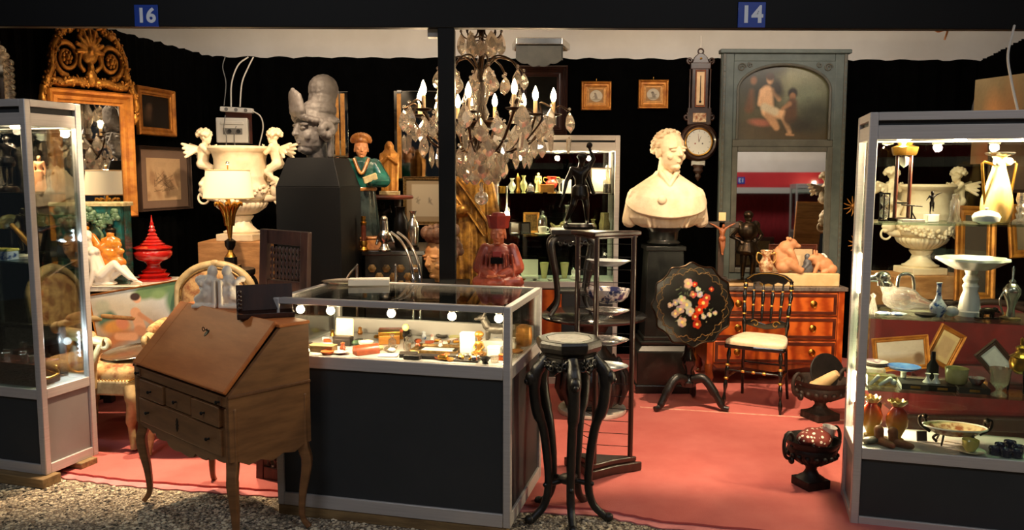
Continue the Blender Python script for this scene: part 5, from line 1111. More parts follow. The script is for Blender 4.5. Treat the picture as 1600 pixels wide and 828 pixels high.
# ---- gilt carved mirror on the left partition
thw = math.atan2(1, .2); mx_, my_ = -2.713, 5.333
zf1, zf0 = 2.085, 1.27; wm = .554; hm_ = zf1-zf0
gm = T('gilt_mirror', 'tall gilt mirror with pierced scrolling crest hanging in the left corner', 'mirror', (mx_, my_, (zf0+zf1)/2), math.radians(55))
P('frame', frame_mb(wm, hm_, .085, .05), 'gilt_wood', gm, None); P('mirror_glass', MB().b2((-wm/2+.06, -.012, -hm_/2+.06), (wm/2-.06, -.006, hm_/2-.06)), 'mirror_old', gm, None); P('back_board', MB().b2((-wm/2+.01, -.002, -hm_/2+.01), (wm/2-.01, .008, hm_/2-.01)), 'raw_wood', gm, None)
n0_ = set(gm.children)
z0 = hm_/2
for s in (-1, 1):
    P('crest_outline', MB().tube(bez((s*.40, -.02, z0), (s*.375, -.02, z0+.06), (s*.34, -.02, z0+.13), (s*.33, -.02, z0+.24), (s*.25, -.02, z0+.36), (s*.13, -.02, z0+.42), n=6), [.035]*6+[.032]*6+[.03]*6+[.028]*6+[.026]*7, 8), 'old_gold', gm, 60)
    P('crest_scroll', MB().tube(spiral((s*.20, -.02, z0+.21), .125, .035, PI*1.5, s*1.7, 44), [.024-.012*i/44 for i in range(45)], 8), 'old_gold', gm, 60)
    fl = MB().sph((s*.20, -.03, z0+.21), .024)
    for i in range(7): a = i*2*PI/7; fl.sph((s*.20+.034*math.cos(a), -.028, z0+.21+.034*math.sin(a)), (.018, .014, .018), 8, 6)
    P('crest_flower', fl, 'old_gold', gm, 180)
    P('crest_leaf', MB().tube(bez((s*.04, -.02, z0+.05), (s*.14, -.03, z0+.055), (s*.25, -.02, z0+.04), (s*.36, -.02, z0+.05), n=5), [.03, .034, .036, .03, .034]*3+[.02], 8).tube(bez((s*.05, -.02, z0+.13), (s*.10, -.03, z0+.18), (s*.08, -.03, z0+.26), n=5), [.02]*10+[.012], 8), 'old_gold', gm, 60)
    P('ear_carving', MB().tube(bez((s*.40, -.02, z0+.02), (s*.43, -.02, z0-.05), (s*.42, -.02, z0-.14), (s*.40, -.02, z0-.22), n=5), [.022, .03, .034, .03, .024]*3+[.012], 8), 'old_gold', gm, 60)
cb = MB().sph((0, -.03, z0+.26), (.085, .03, .09)).sph((0, -.05, z0+.27), (.03, .02, .03)).sph((0, -.04, z0+.08), (.055, .03, .06)).sph((0, -.04, z0+.15), (.03, .025, .04))
for i in range(9): a = -.2+i*(PI+.4)/8; cb.cap((.03*math.cos(a), -.045, z0+.27+.03*math.sin(a)), (.12*math.cos(a), -.04, z0+.28+.12*math.sin(a)), .014, .018, 7)
for i in range(8): cb.sph((-.14+i*.04, -.03, z0+.42+.03*math.sin(i*2.2)), (.032, .022, .026), 8, 6)
P('crest_cartouche', blob(cb, .007, 1), 'old_gold', gm)
fo = MB(); r_ = random.Random(14)
for s in (-1, 1):
    for p_ in bez((s*.40, -.03, z0), (s*.375, -.03, z0+.06), (s*.34, -.03, z0+.13), (s*.33, -.03, z0+.24), (s*.25, -.03, z0+.36), (s*.13, -.03, z0+.42), n=7):
        for k in range(3): fo.sph(p_+Vector((r_.uniform(-.03, .03), r_.uniform(-.02, .01), r_.uniform(-.03, .03))), (r_.uniform(.008, .02), .010, r_.uniform(.008, .016)), 7, 5, (0, r_.uniform(-1.5, 1.5), 0))
    for k in range(40): fo.sph((s*r_.uniform(.02, .36), -.045, z0+r_.uniform(.02, .09)), (r_.uniform(.008, .02), .010, r_.uniform(.006, .014)), 7, 5, (0, r_.uniform(-1.5, 1.5), 0))
    for k in range(12): fo.sph((s*(.42+r_.uniform(-.02, .02)), -.04, z0-r_.random()*.22), (r_.uniform(.008, .018), .010, r_.uniform(.008, .016)), 7, 5)
P('foliage_carving', fo, 'old_gold', gm, 180)['kind'] = 'stuff'
for o_ in gm.children:
    if o_ not in n0_: o_.scale = (.70, 1, .92); o_.location.z = .08*hm_/2
P('chain', MB().tube([(-.17, .01, hm_/2+.2), (-.16, .02, hm_/2+.75)], .005, 6), 'silver', gm)
# ---- pictures on the left partition
def wall_pic(name, label, y0, y1, vt, vb, bw, fm, cat='picture'):
    ym = (y0+y1)/2; wd = (y1-y0)*math.hypot(1, .2); zt1 = Z(vt, ym); zb1 = Z(vb, ym)
    o = T(name, label, cat, (wl(ym)+.03, ym, (zt1+zb1)/2), thw); P('frame', frame_mb(wd, zt1-zb1, bw, .035), fm, o, None); P('back_board', MB().b2((-wd/2+.01, -.002, -(zt1-zb1)/2+.01), (wd/2-.01, .008, (zt1-zb1)/2-.01)), 'raw_wood', o, None)
    return o, wd, zt1-zb1
o, wd, ht = wall_pic('dark_painting', 'small dark painting in a gilt frame beside the carved mirror', 5.945, 6.38, 139.5, 214, .06, 'gilt_wood')
sheet('canvas', wd-.1, ht-.1, 40, 40, [('e', .25, .4, .12, .2, 0, (66, 48, 34), .2), ('e', .3, .6, .08, .1, 0, (84, 62, 46), .15)], 'print_gloss', o, (0, -.006, 0), bg=(26, 19, 14), noise=.2)
o, wd, ht = wall_pic('framed_drawing', 'framed brown ink drawing in a wide grey mount under the small dark painting', 5.93, 6.55, 231, 330, .022, 'dark_oak')
sheet('mount', wd-.03, ht-.03, 30, 30, [], 'print_matt', o, (0, -.006, 0), bg=(112, 88, 72), noise=.05)
r_ = random.Random(2); shd = [('e', r_.random(), r_.uniform(.1, .6), r_.uniform(.03, .09), r_.uniform(.04, .16), r_.random(), (150, 116, 84), .1) for i in range(14)]+[('l', r_.uniform(.2, .8), r_.uniform(.2, .6), r_.uniform(.2, .8), r_.uniform(.2, .7), .008, .004, (96, 70, 48), .02) for i in range(26)]
sheet('drawing', wd*.66, ht*.66, 70, 70, shd, 'print_matt', o, (-.01, -.0075, -.005), bg=(176, 144, 108), noise=.1)
# ---- crystal frame at the edge of the picture (only its right side is in view)
cg = T('crystal_mirror', 'sparkling moulded glass mirror frame above the far left cabinet', 'mirror', (wl(4.68)+.035, 4.735, 0), thw)
mm = MB(); zc_ = Z(152, 4.7); r_ = random.Random(6)
crystal_mat('cut_glass', (.96, .93, .88), 1.45, .35)
for i in range(15):
    z = Z(152, 4.7)-.15+i*.035; xx = .10 if i < 11 else .10-.03*(i-10)
    mm.sph((xx, -.02, z), (.03, .02, .022), 10, 7)
P('glass_beading', mm, 'cut_glass', cg, 180); P('frame', MB().b2((-.2, -.005, zc_-.2), (.10, .01, zc_+.28)), 'silver', cg, None, .004); P('mirror_glass', MB().b2((-.19, -.012, zc_-.19), (.06, -.006, zc_+.24)), 'mirror_dim', cg, None)
# ================================================================= middle of the stand
M('lac_red', s2l(168, 76, 50), s2l(116, 42, 30), rough=.42, scale=12, coat=.1, bump=.08, bscale=60)
M('lac_skin', s2l(196, 110, 70), s2l(170, 88, 56), rough=.38, scale=12, coat=.2)
M('lac_hat', s2l(156, 46, 34), s2l(124, 32, 26), rough=.4, scale=14)
M('gilt_statue', s2l(206, 152, 66), s2l(96, 62, 30), rough=.38, metal=.6, scale=11, bump=.3, bscale=40, lo=.35, hi=.62)
M('statue_skin', s2l(150, 112, 70), s2l(96, 70, 46), rough=.5, scale=9, bump=.15)
M('sancai', s2l(30, 104, 92), s2l(20, 52, 50), rough=.18, scale=9, coat=.7)
M('sancai_dark', s2l(26, 34, 36), s2l(50, 62, 60), rough=.18, scale=12, coat=.7)
M('sancai_skin', s2l(206, 140, 96), rough=.3, coat=.3)
M('sancai_gold', s2l(190, 128, 62), s2l(132, 72, 34), rough=.3, scale=26, coat=.4)
M('gold_paint', s2l(210, 146, 66), s2l(156, 98, 38), rough=.4, metal=.45, scale=16)
M('carved_head_wood', s2l(212, 158, 98), s2l(158, 98, 54), rough=.5, scale=9, bump=.15)
M('hair_wood', s2l(120, 84, 58), s2l(78, 50, 34), rough=.6, scale=16, bump=.35, bscale=70)
M('table_red', s2l(120, 60, 42), s2l(88, 40, 28), rough=.35, scale=6, coat=.3)
M('chrome', (.75, .72, .68), rough=.12, metal=1)
M('lattice_wood', s2l(78, 48, 40), s2l(54, 32, 27), rough=.45, scale=6, stretch=(6, 6, 1))
M('paper', s2l(222, 214, 200), rough=.8); M('blue_grey_plate', s2l(168, 176, 178), s2l(140, 150, 156), rough=.25, scale=18, coat=.4)
M('imari', s2l(206, 196, 190), s2l(40, 46, 84), rough=.22, scale=20, coat=.5, lo=.46, hi=.56)
M('imari_red', s2l(214, 196, 184), s2l(170, 60, 48), rough=.22, scale=16, coat=.5, lo=.48, hi=.58)
M('dark_plate', s2l(70, 66, 70), s2l(130, 122, 120), rough=.25, scale=24, coat=.4, lo=.45, hi=.6)
M('satin_glass', s2l(222, 214, 150), s2l(196, 186, 116), rough=.25, scale=14, coat=.3)
M('opaline', s2l(246, 240, 222), rough=.2, coat=.4)
M('ruby', s2l(190, 60, 44), rough=.15, coat=.5); M('clear_deep', s2l(210, 190, 130), rough=.12, trans=.7)
# ---- Buddha head on its black plinth
yh = 5.4; ph = at(496, 247, yh); kh = yh/1280
pn_ = T('black_plinth', 'matt black column plinth with tapered top under the stone head', 'plinth', (X(499, yh, 350), yh+.02, .018), -.14)
zt_ = ph.z-.018; z1 = Z(292, yh)-.018
P('column', MB().b2((-.215, -.2, .75), (.215, .2, z1)), 'black_paint', pn_, None, .004); P('tapered_cap', sq(MB(), (0, 0), .425, .40, z1, zt_, .31, .29), 'black_paint', pn_, None, .003); P('foot', MB().b2((-.225, -.21, 0), (.225, .21, .75)), 'black_paint', pn_, None, .004)
m = MB(); hs = .335
R_ = head(m, (0, -.01, .18), hs, -.85, 0, ear=1.5)
m.cap((.01, .02, 0.015), (.0, 0, .12), .075, .078)
for i in range(26):      # hair band waves over brow and temples
    a = -2.2+i*4.4/25; q_ = R_ @ Vector((.37*math.sin(a)*hs, (.05-.43*math.cos(a))*hs, (.30-.16*abs(math.sin(a)))*hs)); m.sph(q_, (.024, .024, .022), 8, 6)
for i in range(12): a = 1.2+i*1.1/11; m.sph(R_ @ Vector((.42*hs, (.02+.1*math.cos(i))*hs, (-.02+.1*math.sin(i))*hs)), .028, 8, 6)
m.sph(R_ @ Vector((0, .1*hs, .38*hs)), (.115, .115, .075)); m.cap(R_ @ Vector((0, .14*hs, .45*hs)), R_ @ Vector((0, .18*hs, .62*hs)), .09, .09); m.sph(R_ @ Vector((0, .2*hs, .78*hs)), (.1, .095, .1))
for i in range(9):       # lotus-petal diadem standing above the brow
    a = -.4+i*.8/8; q_ = R_ @ Vector((.40*math.sin(a)*hs, (.03-.42*math.cos(a))*hs, .33*hs)); t_ = R_ @ Vector((.42*math.sin(a)*hs, (.0-.44*math.cos(a))*hs, (.72-.25*abs(a))*hs)); m.cap(q_, t_, .030, .018, 8)
m.cap(R_ @ Vector((.36*hs, .12*hs, .2*hs)), R_ @ Vector((.34*hs, .12*hs, -.5*hs)), .018, .016); m.cap(R_ @ Vector((.3*hs, .22*hs, .2*hs)), R_ @ Vector((.28*hs, .2*hs, -.5*hs)), .016, .014)
S('buddha_head', blob(m, .0048, 1, .006, .03), 'stone_head', 'grey carved stone bodhisattva head with tall diadem and topknot on the black plinth', 'sculpture', (ph.x-.01, yh, ph.z+.002), 0)
# ---- bevelled mirror strips on the back wall
def mirror_panel(name, label, u0, u1, v0, v1):
    a, b = at(u0, v1, 6.92), at(u1, v0, 6.92); w_, h_ = b.x-a.x, b.z-a.z
    o = T(name, label, 'mirror', ((a.x+b.x)/2, 6.982, (a.z+b.z)/2)); P('glass', MB().box((0, 0, 0), (w_, .012, h_)), 'mirror_dim', o, None, .003)
    for s in (-1, 1): P('gilt_strip', MB().box((s*(w_/2-.045), -.010, 0), (.035, .010, h_*.94)), 'gold_paint', o, None, .002)
    P('clip', MB().box((-w_/2+.05, -.012, h_/2-.006), (.04, .02, .02)), 'silver', o, None, .002)
mirror_panel('wall_mirror', 'narrow mirrored wall panel with gilt strips partly behind the stone head', 517, 541, 142, 246)
mirror_panel('wall_mirror', 'wide mirrored wall panel with gilt strips behind the chandelier', 615, 701, 141, 283)
# ---- black lacquer side cabinet with figures
ys = 5.55; zk = Z(392, ys)
bc = T('lacquer_cabinet', 'black lacquer side cabinet with pierced gilt apron behind the black plinth', 'cabinet', (-.86, ys+.2, .018))
xl, xr = X(570, ys)+.86, X(660, ys)+.86
P('body', MB().b2((xl, -.2, .06), (xr, .50, zk-.05)), 'black_gloss', bc, None, .004); P('top', MB().b2((xl-.02, -.22, zk-.05), (xr+.02, .52, zk-.018)), 'black_gloss', bc, None, .005)
P('feet', MB().b2((xl, -.19, 0), (xl+.05, -.14, .06)).b2((xr-.05, -.19, 0), (xr, -.14, .06)).b2((xl, .15, 0), (xl+.05, .2, .06)).b2((xr-.05, .15, 0), (xr, .2, .06)), 'black_gloss', bc, None)
for i in range(7):
    for jj in range(3):
        if (i+jj) % 2 == 0 or jj == 2: P('pierced_ornament', MB().lathe([(.0, 0), (.02, 0), (.03, .006), (.012, .012), (0, .012)], 6, mx=Matrix.Translation((xl+.05+i*(xr-xl-.1)/6, -.2, zk-.14-jj*.055)) @ Matrix.Rotation(PI/2, 4, 'X')), 'gilt_dull', bc, 30)
xs = X(568, 5.75); 
so = T('ceramic_official', 'green glazed ceramic statue of a standing dignitary holding a tablet', 'statue', (xs, 5.74, zk), .15)
hh = Z(212, 5.8)-zk
P('robe', MB().robe([(.0, .12, .09, 0, 0, 1), (.04, .125, .095, 0, 0, 1), (.25, .105, .085, 0, 0, 1), (.42, .088, .07, 0, 0, .6), (hh*.56, .085, .065, 0, 0, .3)], 48, 10, .05), 'sancai_dark', so, 60)
m = MB(); m.robe([(hh*.52, .095, .075, 0, 0, .5), (hh*.6, .09, .07, 0, 0, .4), (hh*.7, .105, .07, 0, 0, .3), (hh*.77, .09, .06, 0, 0, .1), (hh*.81, .045, .04, 0, 0, 0)], 40, 8, .04)
m.cap((.09, 0, hh*.74), (.15, -.03, hh*.6), .045, .05); m.cap((.15, -.03, hh*.6), (.07, -.11, hh*.60), .05, .045); m.cap((-.09, 0, hh*.74), (-.155, -.03, hh*.63), .045, .045); m.cap((-.155, -.03, hh*.63), (-.16, -.09, hh*.68), .04, .035)
P('upper_robe', blob(m, .006, 2), 'sancai', so)
m = MB(); head(m, (0, -.01, hh*.875), .135, .1); m.cap((0, 0, hh*.79), (0, 0, hh*.84), .03, .03); P('face', blob(m, .0035, 1), 'sancai_skin', so)
m = MB(); hand(m, (-.16, -.09, hh*.70), (.05, 0, 1), (0, -1, 0), .085, .2); P('raised_hand', blob(m, .0028, 1), 'sancai_skin', so)
m = MB().lathe([(.05, 0), (.056, .02), (.045, .05), (0, .055)], 20, (0, 0, hh*.925))
for i in range(11): a = PI*i/10; m.sph((.06*math.cos(a), -.02-.02*math.sin(a), hh*.95+.035*math.sin(a)), (.016, .014, .022), 8, 6)
P('headdress', blob(m, .005, 1), 'sancai_gold', so); P('tablet', MB().box((.06, -.15, hh*.62), (.10, .02, .045), (.2, -.35, .3)), 'majolica_cream', so, None, .004)
P('collar', MB().tube(bez((-.05, -.055, hh*.79), (0, -.09, hh*.66), (.05, -.055, hh*.79), n=6), .012, 8), 'sancai_gold', so, 60)
P('girdle', MB().lathe([(.098, 0), (.105, .012), (.098, .024)], 32, (0, 0, hh*.51), sq=.78), 'sancai_gold', so, 60)
# round tall table with carved stem and the golden madonna
yg = 6.06; pg = at(609, 305, yg); 
gt = T('pedestal_table', 'tall red-brown round pedestal table with carved dark stem under the golden madonna', 'table', (pg.x+.005, yg, zk)); hz = pg.z-zk
P('top', MB().lathe([(.12, -.03), (.165, -.025), (.172, -.012), (.16, 0), (0, .002)], 32, (0, 0, hz)), 'table_red', gt, 50)
m = MB(); human(m, .30, dict(hs=.17, eL=(.2, 0, .75), wL=(.16, 0, .95), eR=(-.2, 0, .75), wR=(-.14, 0, .95), fat=1.2, hands=False)); m.robe([(0, .07, .06), (.03, .06, .05), (.10, .045, .04), (.16, .04, .035)], 32, 7, .08); P('carved_stem', blob(m, .006, 2), 'bronze_dark', gt, loc=(-.06, 0, .01)); P('column', MB().lathe([(.035, 0), (.02, .05), (.03, .12), (.018, .2), (.03, hz-.03)], 16, (.05, .02, 0)), 'dark_oak', gt, 50)
P('base', MB().lathe([(.13, 0), (.13, .012), (.10, .02), (0, .02)], 24), 'dark_oak', gt, 50)
md = T('golden_madonna', 'gilded standing madonna figure on the round pedestal table', 'statue', (pg.x, yg, pg.z+.002)); hm2 = Z(222, yg)-pg.z-.03
m = MB(); m.robe([(0, .06, .045, 0, 0, 1), (.08, .062, .045, 0, 0, 1), (hm2*.55, .07, .045, 0, 0, .8), (hm2*.75, .06, .04, 0, 0, .4), (hm2*.84, .035, .03, 0, 0, .2), (hm2*.92, .034, .032, 0, 0.006, .1), (hm2, .016, .018, 0, .006, 0)], 40, 9, .09)
head(m, (0, -.014, hm2*.92), .062); m.cap((.055, 0, hm2*.72), (.055, -.03, hm2*.56), .02, .016); m.cap((.055, -.03, hm2*.56), (.0, -.055, hm2*.68), .016, .01); m.cap((-.055, 0, hm2*.72), (-.055, -.03, hm2*.56), .02, .016); m.cap((-.055, -.03, hm2*.56), (.0, -.055, hm2*.68), .016, .01)
P('figure', blob(m, .0038, 1), 'gold_paint', md, loc=(0, 0, .03)); P('base', MB().box((0, 0, .015), (.14, .11, .03)), 'majolica_cream', md, None, .004)
# small things on the lacquer cabinet
c_ = T('candlestick', 'turned wood and brass column candlestick before the ceramic statue', 'candlestick', (X(569, 5.5), 5.5, zk))
P('base', MB().lathe([(.03, 0), (.034, .01), (.018, .03), (.026, .05), (.02, .07)], 20), 'brass', c_, 50); P('shaft', MB().lathe([(.017, .07), (.016, .17), (.017, .18)], 20), 'mahogany', c_, 50); P('socket', MB().lathe([(.02, .18), (.021, .195), (.014, .20), (.016, .235), (.011, .236)], 20), 'brass', c_, 50)
S('gilt_box', MB().b2((-.10, -.05, 0), (.10, .05, .075)).b2((-.105, -.055, .075), (.105, .055, .09)), 'sancai_gold', 'gilt box with hinged lid behind the column candlestick', 'box', (X(577, 5.6), 5.62, zk), .05, bev=.004)
m = MB(); m.sph((0, 0, .10), (.045, .045, .05)); m.cap((0, 0, .14), (0, 0, .20), .03, .026); m.sph((0, 0, .215), .026); m.lathe([(.04, 0), (.045, .01), (.03, .03), (.02, .06), (.03, .07)], 20); m.cap((.03, 0, .12), (.065, -.01, .06), .012, .010); m.cap((-.03, 0, .12), (-.05, -.02, .05), .012, .010)
S('silver_figure', blob(m, .004, 1), 'silver', 'silver bottle-shaped figure beside the column candlestick', 'ornament', (X(601, 5.5), 5.5, zk))
v_ = T('silver_vase', 'tall engraved silver vase on a small foot right of the pedestal table', 'vase', (X(646, 5.65), 5.65, zk)); P('foot', MB().lathe([(.04, 0), (.042, .012), (.03, .02), (.034, .03)], 24), 'bronze', v_, 50); P('body', MB().lathe([(.03, .03), (.038, .06), (.043, .14), (.038, .18), (.02, .21), (.018, .25), (.026, .265), (.02, .262), (.014, .22)], 32), 'silver', v_, 60)
S('dark_vase', MB().lathe([(.04, 0), (.045, .02), (.055, .12), (.05, .2), (.03, .24), (.03, .28), (.04, .29), (.03, .285)], 28), 'bronze_dark', 'dark baluster vase between the silver vase and the silver figure', 'vase', (X(627, 5.75), 5.75, zk), smooth=60)
a, b = at(629, 352, 6.92), at(735, 276, 6.92)
fd = T('framed_sketches', 'wide-mounted framed sheet of pencil sketches on the back wall beside the post', 'picture', ((a.x+b.x)/2, 6.982, (a.z+b.z)/2)); P('frame', frame_mb(b.x-a.x, b.z-a.z, .03, .02), 'gilt_dull', fd, None); P('back_board', MB().box((0, .004, 0), (b.x-a.x-.02, .01, b.z-a.z-.02)), 'raw_wood', fd, None)
r_ = random.Random(12); sheet('sheet', b.x-a.x-.04, b.z-a.z-.04, 80, 60, [('r', .1, .14, .9, .88, (214, 196, 166), .01)]+[('l', .2+.2*(i % 4)+r_.uniform(-.03, .03), .5+r_.uniform(-.08, .08), .2+.2*(i % 4)+r_.uniform(-.05, .05), .5+r_.uniform(-.1, .1), .010, .004, (150, 130, 108), .02) for i in range(24)], 'print_matt', fd, (0, -.006, 0), bg=(176, 150, 116))
# polychrome head
yq = 5.2; pq = at(684, 440, yq)
S('head_plinth', MB().b2((-.17, -.15, .018), (.17, .15, pq.z)), 'black_paint', 'plain black plinth under the carved wooden head', 'plinth', (pq.x+.03, yq, 0), bev=.004)
m = MB(); hs = .27; R_ = head(m, (0, 0, .155), hs, -.8, .12); m.cap((.02, .02, .0), (0, 0, .08), .06, .06)
skin = blob(m, .004, 1); m = MB(); r_ = random.Random(9)
for i in range(110):
    a = r_.uniform(-2.9, 2.9); t = r_.uniform(-.1, 1.05); 
    if abs(a) < 1.2 and t < .55: continue
    q_ = R_ @ Vector((.40*math.sin(a)*math.cos(t*1.4)*hs, (.05-.44*math.cos(a)*math.cos(t*1.4))*hs, (.13+.48*math.sin(t*1.4))*hs)); m.sph(q_, r_.uniform(.018, .03), 8, 6)
for i in range(14): a = 2*PI*i/14; m.sph(R_ @ Vector((.36*math.cos(a)*hs, (.06+.36*math.sin(a))*hs, .62*hs)), (.03, .03, .04), 8, 6)
m.sph(R_ @ Vector((0, .08*hs, .45*hs)), (.09, .09, .07))
wh = T('carved_wooden_head', 'carved and painted wooden head with curled crown of hair beside the post', 'sculpture', (pq.x+.02, yq, pq.z)); P('face', skin, 'carved_head_wood', wh); P('hair', blob(m, .0048, 1), 'hair_wood', wh)
# chrome tube chair
xh = X(628, 4.75)
tc_ = T('tube_chair', 'curved chrome tube chair with black seat behind the counter showcase', 'chair', (xh-.02, 4.75, .018), 0)
for s in (-.20, -.160):
    P('tube_frame', MB().tube(bez((s+.13, .20, 1.19), (s+.20, .10, 1.15), (s+.265, .0, 1.06), (s+.295, -.08, .94), (s+.30, -.12, .70), (s+.30, -.14, .40), (s+.30, -.15, .014), n=6), .0095, 10), 'chrome', tc_, 60)
P('cross_tube', MB().cap((.085, -.05, 1.0), (.125, -.05, 1.0), .007, .007).cap((.10, -.14, .40), (.14, -.14, .40), .007, .007), 'chrome', tc_, 60)
P('seat', MB().b2((-.3, -.12, .40), (.12, .25, .46)), 'black_rubber', tc_, None, .02); P('tube_frame', MB().tube(bez((-.3, .30, .98), (-.32, .1, .93), (-.33, -.05, .83), (-.33, -.14, .66), (-.33, -.16, .45), (-.33, -.15, .014), n=6), .0085, 10), 'chrome', tc_, 60)
P('back_leg', MB().cap((-.3, .26, .42), (-.32, .30, .01), .009, .009).cap((.1, .26, .42), (.12, .30, .01), .009, .009).cap((-.3, .26, .42), (-.3, .30, .98), .009, .009).cap((-.06, .26, .42), (-.06, .30, .98), .009, .009), 'chrome', tc_, 60)
# ---- wooden lattice screen behind the desk
yx = 4.0; q0, q1 = at(397, 350, yx), at(458, 360, yx)
ls = T('lattice_panel', 'tall dark wooden panel with turned lattice standing behind the slant-front desk', 'screen', ((q0.x+q1.x)/2, yx, .0), (-.02, .04, -.35)); wl_ = .235; hl = q0.z-.03
for s in (-1, 1): P('stile', MB().b2((s*wl_/2-.022, -.018, 0), (s*wl_/2+.022, .018, hl)), 'lattice_wood', ls, None, .004)
for z, h in ((hl-.035, .07), (hl-.27, .045), (hl-.47, .05), (.25, .05), (.04, .08)): P('rail', MB().b2((-wl_/2+.022, -.015, z-h/2), (wl_/2-.022, .015, z+h/2)), 'lattice_wood', ls, None, .003)
sp1 = MB(); L_ = .165; n_ = 5
pr = []
for i in range(n_): a = L_*i/n_; d = L_/n_; pr += [(.004, a), (.009, a+d*.3), (.009, a+d*.6), (.004, a+d*.95)]
me = MB().lathe(pr, 8).mesh('spindle', 60)
for i in range(8): link('spindle', me, 'lattice_wood', ls, (-.075+i*.0215, 0, hl-.245))
for i in range(4): P('slat', MB().b2((-.075+i*.04, -.006, hl-.445), (-.055+i*.04, .006, hl-.29)), 'lattice_wood', ls, None)
P('lower_panel', MB().b2((-wl_/2+.022, .0, .27), (wl_/2-.022, .010, hl-.49)), 'lattice_wood', ls, None)
for i in range(5): link('spindle', me, 'lattice_wood', ls, (-.07+i*.035, 0, .07))
# the carved box standing on the carpet under the desk
cbx = T('carved_box_stand', 'low carved wooden stand with fretwork frieze on the carpet behind the desk legs', 'stand', G(428, 735)+Vector((.04, .1, .018)), -.5)
P('case', MB().b2((-.13, -.12, 0), (.13, .12, .015)).b2((-.13, -.12, .17), (.13, .12, .20)), 'lattice_wood', cbx, None, .004)
for s in (-1, 1): P('leg', MB().prism([(-.12, 0), (-.09, 0), (-.07, .17), (-.12, .17)], s*.115-.012, s*.115+.012, 'x'), 'lattice_wood', cbx, None, .003); P('leg', MB().prism([(.12, 0), (.09, 0), (.07, .17), (.12, .17)], s*.115-.012, s*.115+.012, 'x'), 'lattice_wood', cbx, None, .003)
P('fretwork', MB().b2((-.115, -.122, .12), (.115, -.112, .17)), 'lattice_wood', cbx, None, .002)
# ---- things on the desk
def on_desk(a, b): p = locD+Vector((a*ca+b*sa, -a*sa+b*ca, 0)); return (p.x, p.y, DT)
bkp = on_desk(-.17, .115)
be = T('porcelain_bookends', 'pair of white porcelain bookends modelled as crouching figures on the desk', 'bookends', bkp, -.1); be.scale = (1.25, 1.0, 1.25)
for s in (-1, 1):
    m = MB().b2((s*.004, -.045, 0), (s*.10, .045, .012)).b2((s*.004, -.04, 0), (s*.02, .04, .105))
    m.sph((s*.045, 0, .05), (.035, .035, .045)); m.sph((s*.035, 0, .10), (.024, .026, .03)); m.sph((s*.028, 0, .135), (.02, .02, .024)); m.cap((s*.05, -.02, .05), (s*.085, -.015, .03), .02, .014); m.cap((s*.05, .02, .05), (s*.08, .02, .03), .02, .014); m.cap((s*.04, -.02, .10), (s*.07, -.01, .075), .012, .01); m.sph((s*.08, 0, .03), (.024, .03, .02)); [m.sph((s*(.04+.05*r_.random()), -.03+.05*r_.random(), .02+.09*r_.random()), .012+.006*r_.random(), 8, 6) for _ in range(14)]
    P('bookend', blob(m, .0035, 1), 'bisque', be)
gb = T('games_box', 'flat dark wooden games box with raised lid on the desk', 'box', on_desk(.21, .118), .34)
P('tray', MB().b2((-.12, -.055, 0), (.12, .055, .006)).b2((-.12, -.055, 0), (-.113, .055, .022)).b2((.113, -.055, 0), (.12, .055, .022)).b2((-.12, -.055, 0), (.12, -.048, .022)).b2((-.12, .048, 0), (.12, .055, .022)), 'rosewood', gb, None, .001)
P('lid', MB().box((0, 0, .058), (.24, .014, .116)), 'rosewood', gb, None, .002, (0, .052, .02), (-.25, 0, .0))
for i in range(5): P('bead', MB().sph((-.105, .04, .034+i*.018), .010, 10, 7), 'rosewood', gb)
for i in range(6): P('counter', MB().lathe([(0, 0), (.011, 0), (.011, .006), (0, .006)], 12, (-.08+i*.032, -.01+.012*(i % 2), .007)), 'bronze_dark', gb)
# ---- things on the counter top
def on_c(a, b, z=CZ): return locC+Vector((a*cx_+b*sx_, -a*sx_+b*cx_, z))
S('paper_stack', MB().b2((-.10, -.055, 0), (.10, .055, .028)), 'paper', 'white cardboard box lying on the glass top of the counter', 'box', on_c(.24, .52), .12, bev=.002)
S('glass_tray', MB().lathe([(0, 0), (.13, 0), (.15, .008), (.155, .012), (.13, .005), (0, .004)], 32, sq=.6), 'silver', 'shallow oval metal tray beside the white box on the counter', 'tray', on_c(.13, .56), .2)
# ---- gilded standing figure behind the post
yv = 5.6; pv_ = at(738, 460, yv)
gs = T('gilded_standing_buddha', 'tall gilded wooden robed figure standing partly behind the post', 'statue', (pv_.x, yv, pv_.z), .1); hg = Z(236, yv)-pv_.z
m = MB(); m.robe([(0, .12, .10, 0, 0, 1), (.1, .125, .10, 0, 0, 1), (.35, .13, .10, 0, 0, 1), (hg*.6, .125, .09, 0, 0, .7), (hg*.78, .115, .08, 0, 0, .4), (hg*.84, .06, .05, 0, 0, .2)], 72, 13, .09, tw=.25)
m.cap((.10, 0, hg*.78), (.14, .0, hg*.56), .05, .055); m.cap((.14, 0, hg*.56), (.135, -.03, hg*.40), .05, .06); m.cap((-.1, 0, hg*.78), (-.14, 0, hg*.56), .05, .055); m.cap((-.14, 0, hg*.56), (-.06, -.1, hg*.6), .05, .04)
P('robe', blob(m, .0065, 2), 'gilt_statue', gs)
m = MB(); m.cap((.135, -.03, hg*.40), (.13, -.04, hg*.34), .03, .026); hand(m, (.13, -.04, hg*.35), (-.02, -.05, -1), (0, -1, 0), .13, .25, -1); P('hand', blob(m, .004, 1), 'statue_skin', gs)
m = MB(); head(m, (0, -.01, hg*.93), .20, -.35, ear=1.4); m.cap((0, 0, hg*.82), (0, 0, hg*.88), .045, .045); m.sph((0, .01, hg*.985), (.085, .085, .05)); m.sph((0, .01, hg*1.03), .035); P('head', blob(m, .005, 1), 'statue_skin', gs)
